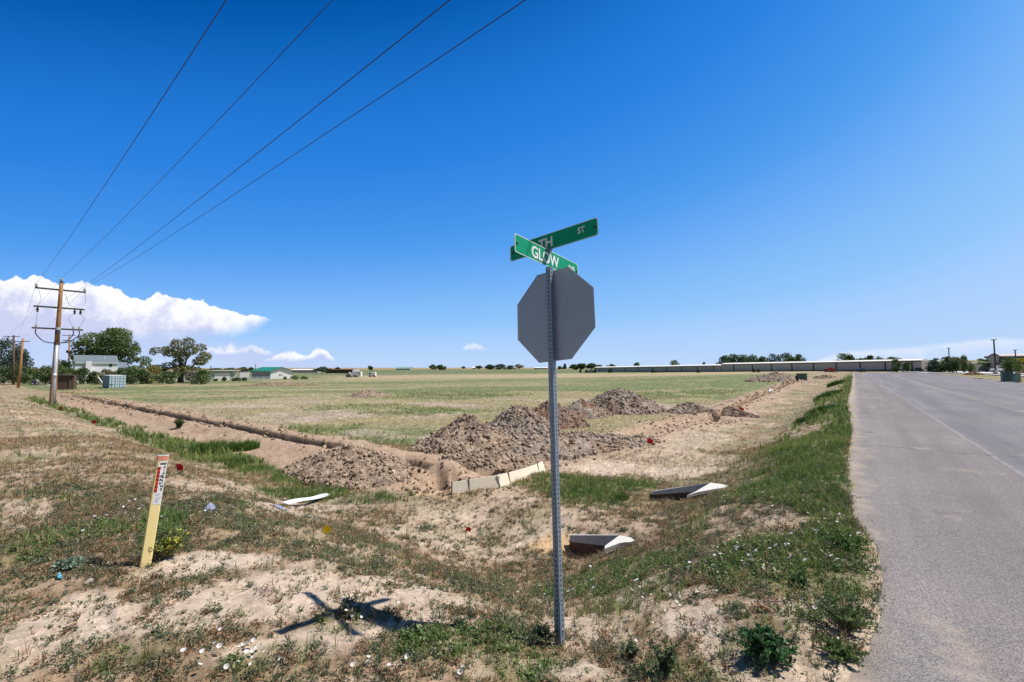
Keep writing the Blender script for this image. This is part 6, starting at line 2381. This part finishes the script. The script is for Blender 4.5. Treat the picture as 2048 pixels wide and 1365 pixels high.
# ------------------------------------------------------------------ far sheds and houses
def far_shed(label, px, d, w_px, base_py, eave_py, ridge_py, wall, roof, cat='shed', name='far_shed', along='x', depth=8.0):
    rt, z0, k = place(name, label, cat, px, d, 0, 'far farm buildings')
    H_ = lambda py: zof(px, py, d) - z0
    w2 = w_px * k / 2
    gable_wall(MB(), -w2, w2, 0, depth, -2.5, H_(eave_py), H_(ridge_py) - .1, along).build('wall', wall, rt)
    gable(MB(), -w2, w2, 0, depth, H_(eave_py), H_(ridge_py), along, .3).build('roof', roof, rt)


far_shed('very long low white roofed building on the skyline beyond the barn', 608, 330, 54, 741, 740.3, 738.6, MAT['metal siding'], MAT['white paint'], depth=14)
far_shed('long open brown shed beneath the far ridge', 680, 300, 58, 742, 739.6, 738.6, MAT['brown trim'], MAT['brown trim'], depth=6)
far_shed('low weathered hut with a pale pointed roof behind the horse trailer', 711, 290, 12, 745, 743, 739.2, MAT['tan wall'], MAT['metal siding'], depth=6)
far_shed('far greenhouse like building with a pale green roof', 806, 560, 28, 738.5, 737.5, 734.2, MAT['tan wall'], MAT['utility pale'], depth=16)
far_shed('tiny white house beside the far farmstead trees', 948, 620, 8, 737, 736, 734, MAT['white paint'], MAT['white paint'], cat='house', name='far_house')
far_shed('tiny house with a pinkish roof among the far farmstead trees', 1011, 555, 10, 736, 735, 733, MAT['tan wall'], MAT['pinkish roof'], cat='house', name='far_house')
far_shed('tiny white barn at the end of the far farmstead', 1030, 556, 6, 736, 735, 733.4, MAT['white paint'], MAT['white paint'])
far_shed('long low pale sheds on the skyline under the stop sign', 1082, 560, 26, 737, 736.2, 735, MAT['tan wall'], MAT['white paint'], depth=12)
rt, z0, k = place('water_tower', 'tiny dark water tower on the skyline beside the sign post', 'water tower', 1130, 640)
h = zof(1130, 727, 640) - z0
for s in (-1, 1):
    MB().tube([(s * 1.6, 0, -1), (s * 1.1, 0, h * .6)], .16, 5).build('leg', MAT['steel dark'], rt)
MB().lathe((0, 0, 0), [(.3, h * .5), (1.7, h * .6), (1.7, h * .85), (.2, h)], 10).build('tank', MAT['steel dark'], rt)

# ------------------------------------------------------------------ right: car park, office building, lamps, utility boxes
def patch(name, corners, mat, dz=.14, thick=.3, label=None, cat=None):
    """paved slab: corners are picture points; the slab follows the ground between them"""
    q = [np.array(frame_at(px, d)) for px, py, d in corners]
    s = np.linspace(0, 1, 14)
    A, B = np.meshgrid(s, s, indexing='ij')
    X = sum(q_[:2, None, None] * w for q_, w in zip(q, ((1 - A) * (1 - B), A * (1 - B), A * B, (1 - A) * B)))
    x, y = X
    z = H_ground(x, y) + dz
    V = np.stack([x, y, z], -1).reshape(-1, 3)
    i = (np.arange(13)[:, None] * 14 + np.arange(13)[None]).reshape(-1)
    F = np.stack([i, i + 1, i + 15, i + 14], -1)
    V2 = V - np.array([0, 0, thick])
    n = len(V)
    edge = list(range(14)) + [(r_ + 1) * 14 - 1 for r_ in range(1, 14)] + [13 * 14 + j for j in range(12, -1, -1)] + [r_ * 14 for r_ in range(12, 0, -1)]
    Fs = np.array([[a, b, b + n, a + n] for a, b in zip(edge, edge[1:] + edge[:1])])
    o = np_mesh(name, np.concatenate([V, V2]), np.concatenate([F, F[:, ::-1] + n, Fs]), mat)
    return tag(o, label, cat, kind='structure')


patch('parking_lot', [(1895, 0, 112), (2090, 0, 72), (2140, 0, 104), (1905, 0, 138)], MAT['concrete pale'])
patch('pavement', [(1780, 0, 140), (2120, 0, 57), (2120, 0, 59.5), (1800, 0, 143)], MAT['concrete'])

rt, z0, k = place('office_building', 'two storey tan building with a pale roof and yellow signboard', 'building', 2030, 112, R(-38))
H_ = lambda py: zof(2030, py, 112) - z0
k *= .74
x0, x1 = -47 * k, 40 * k
e, r_ = H_(714), H_(709.0)
MB().span(x0 + 11 * k, x1, 0, 10, -1, e).build('wall', MAT['tan wall'], rt)
# gable end block
gx0, gx1 = x0 + 3 * k, x0 + 18 * k
MB().prism([(gx0, -1), (gx1, -1), (gx1, H_(714)), ((gx0 + gx1) / 2, H_(708.6)), (gx0, H_(715))], lambda p, s: (p[0], -.35 + s * .34, p[1])).build('gable_wall', MAT['tan wall'], rt)
for a, b in (((gx0 - .5, H_(715.8)), ((gx0 + gx1) / 2, H_(708.2))), ((gx1 + .3, H_(714.5)), ((gx0 + gx1) / 2, H_(708.2)))):
    MB().prism([a, b, (b[0], b[1] + .22), (a[0], a[1] + .22)], lambda p, s: (p[0], -.7 + s * 3.5, p[1])).build('gable_roof', MAT['brown trim'], rt)
MB().prism([(-.6, e), (-.6, e + .25), (5, r_ + .25), (10.6, e + .25), (10.6, e)], lambda p, s: (x0 + 15 * k + s * (x1 - x0 - 15 * k), p[0], p[1])).build('roof', MAT['pinkish roof'], rt)
MB().span(x0 + 18 * k, x1, -.62, -.55, e - .55, e - .002).build('fascia', MAT['brown trim'], rt)
MB().span(x0 + 12 * k, x1, -2.2, -.003, H_(728.6), H_(727.2)).build('porch_roof', MAT['brown trim'], rt)
for i in range(5):
    MB().span(x0 + (15 + i * 9) * k, x0 + (15.6 + i * 9) * k, -2.1, -1.9, -.5, H_(728.7)).build('porch_post', MAT['brown trim'], rt)
for a in (19, 23, 33, 38):
    MB().span(x0 + a * k, x0 + (a + 2.2) * k, -.05, .02, H_(723), H_(717.5)).build('window', MAT['window dark'], rt)
sb = MB().span(x0 + 49 * k, x1, -.85, -.70, H_(726), H_(716.6)).build('signboard', MAT['sign yellow'], rt)
MB().span(x0 + 48.6 * k, x1, -.86, -.69, H_(716.5), H_(715)).build('sign_top', MAT['ink'], sb)
MB().span(x0 + 48.6 * k, x1, -.86, -.69, H_(727.4), H_(726.1)).build('sign_base', MAT['ink'], sb)
text_mesh('lettering', 'RYE', 3.2 * k, lambda a, b, c: (x0 + 54 * k + a, -.87, H_(720.6) + b), MAT['ink'], sb, 1.4, .02)
for i, (a, b_) in enumerate(((50, 60), (50, 62), (50, 58))):
    MB().span(x0 + a * k, x0 + b_ * k, -.875, -.855, H_(722.2 + i * 1.5), H_(721.6 + i * 1.5)).build('small_print', MAT['ink'], sb)

rt, z0, k = place('tan_wall', 'low tan walled enclosure between the pines', 'wall', 1955, 126, R(-36))
H_ = lambda py: zof(1955, py, 126) - z0
k *= .76
MB().span(-15 * k, 8 * k, 0, 3, -.5, H_(729.5)).build('wall', MAT['tan wall'], rt)
MB().span(-15.5 * k, 8.5 * k, -.1, 3.1, H_(729.5) + .002, H_(728.8)).build('coping', MAT['storage trim'], rt)
rt, z0, k = place('grey_shed', 'grey flat roofed shed behind the low tan enclosure', 'shed', 1930, 140, R(-36))
H_ = lambda py: zof(1930, py, 140) - z0
k *= .76
MB().span(-13 * k, 13 * k, 0, 5, -.5, H_(723.8)).build('wall', MAT['storage wall'], rt)
MB().span(-13.4 * k, 13.4 * k, -.2, 5.2, H_(723.8) + .002, H_(723)).build('roof', MAT['metal siding'], rt)
rt, z0, k = place('white_trailer_unit', 'white mobile unit behind the open branched pine', 'trailer', 1967, 140, R(-36))
H_ = lambda py: zof(1967, py, 140) - z0
k *= .76
MB().span(-24 * k, 9 * k, 0, 3, .4, H_(725.5)).build('body', MAT['white paint'], rt, bevel=.15)
MB().span(-23 * k, 8 * k, .2, 2.8, -.3, .4).build('skirt', MAT['storage trim'], rt)


def lamp(label, px, base_py, top_py, d, wide):
    x, y, z = frame_at(px, d)
    root = empty('parking_lot_lamp', (x, y, z), 0, label, 'lamp post', 'lamp posts of the car park')
    k = d / FPX
    h = zof(px, top_py, d) - z
    MB().lathe((0, 0, 0), [(.38, -.2), (.38, .7)], 14).build('base', MAT['concrete'], root)
    MB().tube([(0, 0, .7), (0, 0, h)], .11, 8).build('pole', MAT['lamp black'], root)
    for s in (-1, 1):
        MB().box((s * wide * k * .28, 0, h + .06), (wide * k * .44, .35, .12)).build('lamp_head', MAT['lamp black'], root)


lamp('tallest dark twin headed lamp post, nearest in the car park', 1991.5, 751, 680.5, 88, 9)
lamp('twin headed lamp post rising behind the pine clump', 1900, 748, 697, 120, 6)
lamp('twin headed lamp post before the yellow sign', 2033, 746, 701, 104, 6)


def utility_box(label, px, d, w_px, top_py, mat, yaw, group='green utility boxes', tilt=0.0):
    rt, z0, k = place('utility_box', label, 'utility box', px, d, yaw, group)
    h = zof(px, top_py, d) - z0
    w = w_px * k
    MB().span(-w / 2 - .12, w / 2 + .12, -.12, w * .8 + .12, -.25, .09).build('pad', MAT['concrete'], rt)
    MB().prism([(-w / 2, .093), (w / 2, .093), (w / 2 * (1 - tilt), h - .06), (-w / 2 * (1 - tilt), h - .06)], lambda p, s: (p[0], s * w * .8, p[1])).build('cabinet', mat, rt, bevel=.02)
    MB().span(-w / 2 * (1 - tilt) - .03, w / 2 * (1 - tilt) + .03, -.05, w * .8 + .05, h - .058, h).build('lid', MAT['utility green'], rt)
    for s in (-1, 1):
        MB().span(s * w * .22 - w * .19, s * w * .22 + w * .19, -.02, -.003, .2, h - .15).build('door', mat, rt)


utility_box('large dark green transformer box on the far verge', 2016, 50, 15, 744.5, MAT['utility green'], R(-30))
utility_box('pale green pedestal beside the large transformer box', 2035, 49, 10, 747.5, MAT['utility pale'], R(-30), tilt=.25)
utility_box('dark green transformer box at the end of the far trench', 1604, 72, 17, 747.2, MAT['utility green'], R(-25))
# things lying on the far verge
for lab, px, py, w, h, m_, cat in (('white rock on the far verge of the road', 1950, 757, 5, 3, 'rock', 'rock'), ('dark log behind the white rock on the far verge', 1962, 757, 16, 2.4, 'old wood', 'log'), ('dark debris lying before the storage wall', 1320, 745.5, 34, 1.8, 'old wood', 'debris'), ('red debris in the dirt beside the far utility box', 1652, 753.5, 9, 2, 'flag red', 'debris'), ('pile of red and pale debris below the spruce', 1870, 750, 10, 5, 'red paint', 'debris')):
    d = {1950: 62, 1962: 60, 1870: 119}.get(px) or min(gp(px, py)[1], 230)
    k = d / FPX
    V, F, C = clods(np.zeros((1, 3)), np.array([1.0]), np.ones((1, 3)))
    V = V * np.array([w * k * .55, h * k * 1.0, h * k * .7])
    p = frame_at(px, d)
    o = np_mesh(cat + '_heap' if cat == 'debris' else cat, V, F, MAT[m_])
    o.location = (p[0], p[1], p[2] + h * k * .3)
    tag(o, lab, cat)
dirt_pile('dirt_pile', 'smooth brown heap on the concrete behind the kerb', 1947, 750.5, sc(1947, 750.5, 16), 1.2, .7, nclod=400, cs=(.03, .12), c1=(.22, .14, .10), c2=(.17, .11, .08), seed=31, group='brown heaps by the car park')
dirt_pile('dirt_pile', 'brown heap at the edge of the car park beyond the utility boxes', 2052, 749, sc(2052, 749, 14), 2.0, .9, nclod=300, cs=(.03, .12), c1=(.22, .14, .10), c2=(.17, .11, .08), seed=32, group='brown heaps by the car park')
# ------------------------------------------------------------------ plants one can tell apart
def weed_plant(name, label, px, py, w_px, h_px, stems, leaves, leaf_px, c1, c2, seed, upright=.6, cat='weed', narrow=.22, yellow=0.0):
    b = gp(px, py)
    k = b[1] / FPX
    g = np.random.default_rng(seed)
    w, h = w_px * k / 2, h_px * k
    V, C = [], []
    stem = MB()
    for _ in range(stems):
        a = g.uniform(0, 2 * math.pi)
        lean = g.uniform(.1, 1) ** .7
        hh = h * g.uniform(.5, 1.0) * (1 - (1 - upright) * lean)
        end = np.array([math.cos(a) * lean * w, math.sin(a) * lean * w, hh])
        mid = end * np.array([.42, .42, .6])
        stem.tube([(0, 0, -.02), mid, end], [.0035, .0028, .0012], 4)
        shade_c = g.uniform(0, 1)
        for _ in range(leaves):
            t = g.uniform(.12, 1.0)
            p = mid * (t / .5) if t < .5 else mid + (end - mid) * ((t - .5) / .5)
            d = g.normal(0, 1, 3)
            d[2] = abs(d[2]) * .9 + .1
            d /= np.linalg.norm(d)
            n = np.cross(d, g.normal(0, 1, 3))
            n /= np.linalg.norm(n) + 1e-9
            q = leaf_px * k * g.uniform(.6, 1.3)
            V += leaf_quad(p, d, n, q, q * narrow)
            c_ = np.array(c1) + (np.array(c2) - np.array(c1)) * np.clip(.6 * shade_c + .4 * g.uniform(0, 1), 0, 1)
            if g.uniform(0, 1) < yellow * (end[0] > 0):
                c_ = np.array([.42, .40, .05])
            C += [c_] * 4
    root = empty(name, b, 0, label, cat)
    np_mesh('leaves', np.array(V), np.arange(len(V)).reshape(-1, 4), MAT['leaf'], root, np.array(C))
    stem.build('stems', MAT['bark pale'], root)
    return root


weed_plant('leafy_weed', 'bushy grey green weed with yellow tips growing behind the yellow marker', 328, 1118, 82, 62, 46, 42, 7, (.075, .10, .045), (.14, .17, .06), 1, .7, yellow=.35)
weed_plant('leafy_weed', 'dark glossy broad leaved clump low beside the road corner', 1532, 1318, 112, 62, 60, 46, 9, (.030, .085, .028), (.065, .15, .05), 2, .55, narrow=.26)
weed_plant('leafy_weed', 'spiky green weed reaching over the crumbled asphalt edge', 1690, 1262, 120, 72, 60, 40, 8, (.06, .11, .03), (.13, .18, .06), 3, .75, narrow=.14)
weed_plant('leafy_weed', 'upright narrow leaved weed in the grass at the bottom of the frame', 1330, 1356, 70, 70, 22, 44, 9, (.06, .10, .04), (.12, .17, .07), 4, .95, narrow=.18)
weed_plant('leafy_weed', 'small weed with one white flower between sign post and spiky plants', 1262, 1318, 42, 40, 14, 30, 8, (.08, .11, .06), (.14, .17, .09), 5, .8)
weed_plant('leafy_weed', 'sprawling weed fringe creeping onto the asphalt', 1692, 1098, 96, 34, 40, 40, 8, (.055, .115, .03), (.12, .19, .05), 6, .5, narrow=.16)
weed_plant('leafy_weed', 'small weed clump on bare soil below the sprawling fringe', 1600, 1172, 60, 22, 20, 26, 8, (.06, .10, .04), (.12, .17, .06), 7, .5)
weed_plant('leafy_weed', 'low weed with white flowers where road and soil meet', 1680, 1318, 90, 40, 36, 36, 8, (.07, .12, .035), (.14, .19, .06), 8, .5, narrow=.2)
weed_plant('leafy_weed', 'pale blue green leafy mat left of the yellow marker', 132, 1136, 70, 18, 40, 30, 7, (.12, .17, .11), (.20, .25, .17), 9, .4, narrow=.4)
weed_plant('leafy_weed', 'dark weed tuft at the foot of the sign post', 1085, 1288, 70, 34, 26, 30, 8, (.07, .09, .045), (.14, .15, .08), 10, .7)
weed_plant('leafy_weed', 'rusty weed tuft where the signs cast their crossed shadow', 700, 1236, 60, 24, 18, 26, 8, (.09, .10, .05), (.18, .14, .08), 11, .6)
weed_plant('leafy_weed', 'single round bush growing on the bank of the green ditch', 357, 858, 24, 20, 26, 36, 4, (.06, .10, .03), (.11, .15, .05), 12, .8)


def grass_clump(label, px, py, w_px, h_px, n, seed, c1=(.06, .13, .02), c2=(.12, .20, .04)):
    b = gp(px, py)
    k = b[1] / FPX
    g = np.random.default_rng(seed)
    V, F, C = [], [], []
    for _ in range(n):
        a = g.uniform(0, 2 * math.pi)
        q = g.uniform(0, 1) ** .5
        x, y = math.cos(a) * q * w_px * k / 2, math.sin(a) * q * w_px * k * .3
        z = float(H0(np.array([b[0] + x]), np.array([b[1] + y]))[0]) - float(H0(np.array([b[0]]), np.array([b[1]]))[0])
        o = g.normal(0, 1, 2)
        o /= np.linalg.norm(o)
        hh = h_px * k * g.uniform(.5, 1.05) * (1 - .35 * q)
        le = hh * g.uniform(.1, .6)
        wd = max(.004, .45 * k) * g.uniform(.7, 1.3)
        nx, ny = -o[1] * wd, o[0] * wd
        i = len(V)
        p1 = (x + o[0] * le * .35, y + o[1] * le * .35, z + hh * .62)
        p2 = (x + o[0] * le, y + o[1] * le, z + hh)
        V += [(x - nx, y - ny, z - .02), (x + nx, y + ny, z - .02), (p1[0] + nx * .8, p1[1] + ny * .8, p1[2]), (p1[0] - nx * .8, p1[1] - ny * .8, p1[2]), (p2[0] + nx * .1, p2[1] + ny * .1, p2[2]), (p2[0] - nx * .1, p2[1] - ny * .1, p2[2])]
        F += [(i, i + 1, i + 2, i + 3), (i + 3, i + 2, i + 4, i + 5)]
        C += [np.array(c1) + (np.array(c2) - np.array(c1)) * g.uniform(0, 1)] * 6
    o = np_mesh('grass_clump', np.array(V), np.array(F), MAT['blade'], col=np.array(C))
    o.location = b
    tag(o, label, 'grass clump', 'tall grass clumps')


grass_clump('largest tall clump of bright grass in the left ditch', 432, 905, 100, 30, 1500, 1)
grass_clump('bushier grass clump next to the largest, nearer the soil heap', 490, 900, 56, 24, 900, 2)
grass_clump('grass clump where the ditch grass thins out below the heap', 470, 930, 40, 20, 500, 3)
grass_clump('dark grass clump halfway up the verge toward the far trench', 1640, 828, 60, 22, 700, 4, (.035, .10, .015), (.08, .16, .03))
grass_clump('dark grass clump on the verge nearest the culverts', 1610, 843, 46, 16, 500, 5, (.035, .10, .015), (.08, .16, .03))
grass_clump('dark grass clump farther along the verge', 1655, 795, 54, 15, 600, 6, (.035, .10, .015), (.08, .16, .03))
grass_clump('dark grass clump at the far end of the verge', 1672, 770, 34, 12, 400, 7, (.035, .10, .015), (.08, .16, .03))
grass_clump('small grass tuft beside the longer culvert end', 1243, 1000, 30, 18, 240, 8)
grass_clump('weedy tuft on the asphalt near the road crack', 1738, 868, 26, 5, 160, 9, (.12, .13, .04), (.24, .20, .08))

# ------------------------------------------------------------------ bindweed flowers
def flower_mesh():
    V = [(0, 0, -.006)]
    n = 15
    for i in range(n):
        a = 2 * math.pi * i / n
        V.append((.006 * math.cos(a), .006 * math.sin(a), .002))
    for i in range(n):
        a = 2 * math.pi * i / n
        r = .0165 * (1 + .07 * math.cos(5 * a))
        V.append((r * math.cos(a), r * math.sin(a), .0075 + .0012 * math.cos(5 * a)))
    F = [(0, 1 + i, 1 + (i + 1) % n) for i in range(n)]
    G = [(1 + i, 1 + n + i, 1 + n + (i + 1) % n, 1 + (i + 1) % n) for i in range(n)]
    me = bpy.data.meshes.new('bindweed_flower')
    me.from_pydata(V, [], F + G)
    me.materials.append(MAT['petal eye'])
    me.materials.append(MAT['petal'])
    for p in me.polygons:
        p.material_index = 0 if len(p.vertices) == 3 else 1
        p.use_smooth = True
    return me


FM = flower_mesh()
FL = [(478, 1312), (486, 1305), (495, 1300), (506, 1298), (492, 1318), (504, 1316), (512, 1310), (521, 1305), (523, 1318), (529, 1322), (505, 1333), (502, 1345), (476, 1337), (560, 1333), (438, 1309), (440, 1275), (401, 1248), (404, 1316), (429, 1301), (452, 1352), (399, 1349), (144, 1352), (366, 1314),
      (692, 1237), (704, 1247), (722, 1247), (797, 1219), (707, 1323), (736, 1331), (735, 1343), (705, 1347), (778, 1349), (814, 1332), (806, 1348), (926, 1348), (920, 1358), (610, 1325),
      (1294, 1170), (1272, 1181), (1280, 1184), (1262, 1188), (1265, 1192), (1270, 1200), (1288, 1198), (1285, 1205), (1303, 1199), (1279, 1211), (1328, 1182), (1330, 1190), (1322, 1185), (1338, 1198), (1340, 1200), (1360, 1197), (1359, 1201), (1394, 1194), (1354, 1214), (1361, 1221), (1331, 1233), (1323, 1255), (1305, 1260), (1272, 1298), (1434, 1192), (1500, 1224),
      (1376, 1145), (1378, 1151), (1435, 1104), (1498, 1121), (1484, 1130), (1500, 1128), (1526, 1147), (1412, 1135), (1394, 1133), (1425, 1140), (1436, 1155), (1453, 1154), (1332, 1140), (1529, 1133), (1544, 1141), (1472, 1107), (1446, 1085), (1352, 1107), (1570, 1100), (1557, 1155), (1593, 1090), (1628, 1096), (1532, 1054), (1560, 1062), (1500, 1056), (1515, 1040),
      (1630, 1227), (1695, 1230), (1642, 1218), (1664, 1283), (1678, 1296), (1605, 1213), (1588, 1170), (1530, 1100),
      (271, 1005), (283, 1007), (166, 1071), (213, 1040), (280, 1047), (243, 1045), (27, 1025), (414, 1010), (410, 1031), (1003, 1156), (1004, 1165), (60, 1030), (258, 1008), (1165, 1180), (1090, 1195)]
for i, (px, py) in enumerate(FL):
    p = gp(px, py)
    o = bpy.data.objects.new('bindweed_flower', FM)
    o.location = (p[0], p[1], p[2] + .035 + .02 * random.random())
    o.rotation_euler = (R(random.uniform(-35, 25)), R(random.uniform(-5, 45)), random.uniform(0, 6))
    s_ = random.uniform(.62, .95)
    o.scale = (s_, s_, s_)
    link(o)
    tag(o, 'single white bindweed flower, a pale funnel open among the low weeds', 'flower', 'white bindweed flowers')


def small_flowers():
    x, y = sample(26000, 5, 34, power=2)
    k = ground_masks(x, y)
    n = fbm(x * .7, y * .7, 401, 3)
    left = (k['s'] < -2.6) & (k['v'] > 6)
    keep = (rng.uniform(0, 1, len(x)) < np.clip(.16 * k['green'] * (~left) * (k['vv'] < 3.2) + .05 * left, 0, 1) * sst(n, .38, .6)) & (k['vv'] > .0)
    x, y = x[keep], y[keep]
    m_ = len(x)
    a = np.linspace(0, 2 * math.pi, 6, endpoint=False)
    r = rng.uniform(.011, .019, m_)
    z = H(x, y) + rng.uniform(.04, .10, m_)
    tx, ty = rng.normal(.25, .35, m_), rng.normal(-.25, .3, m_)
    X = x[:, None] + r[:, None] * np.cos(a)
    Y = y[:, None] + r[:, None] * np.sin(a)
    Z = z[:, None] + r[:, None] * (np.cos(a) * tx[:, None] + np.sin(a) * ty[:, None])
    V = np.stack([X, Y, Z], -1).reshape(-1, 3)
    F = np.arange(6 * m_).reshape(m_, 6)
    o = np_mesh('bindweed_blossom', V, F, MAT['petal'])
    tag(o, 'scatter of tiny white bindweed blossom dotting the green verge and slope', 'blossom', kind='stuff')


small_flowers()
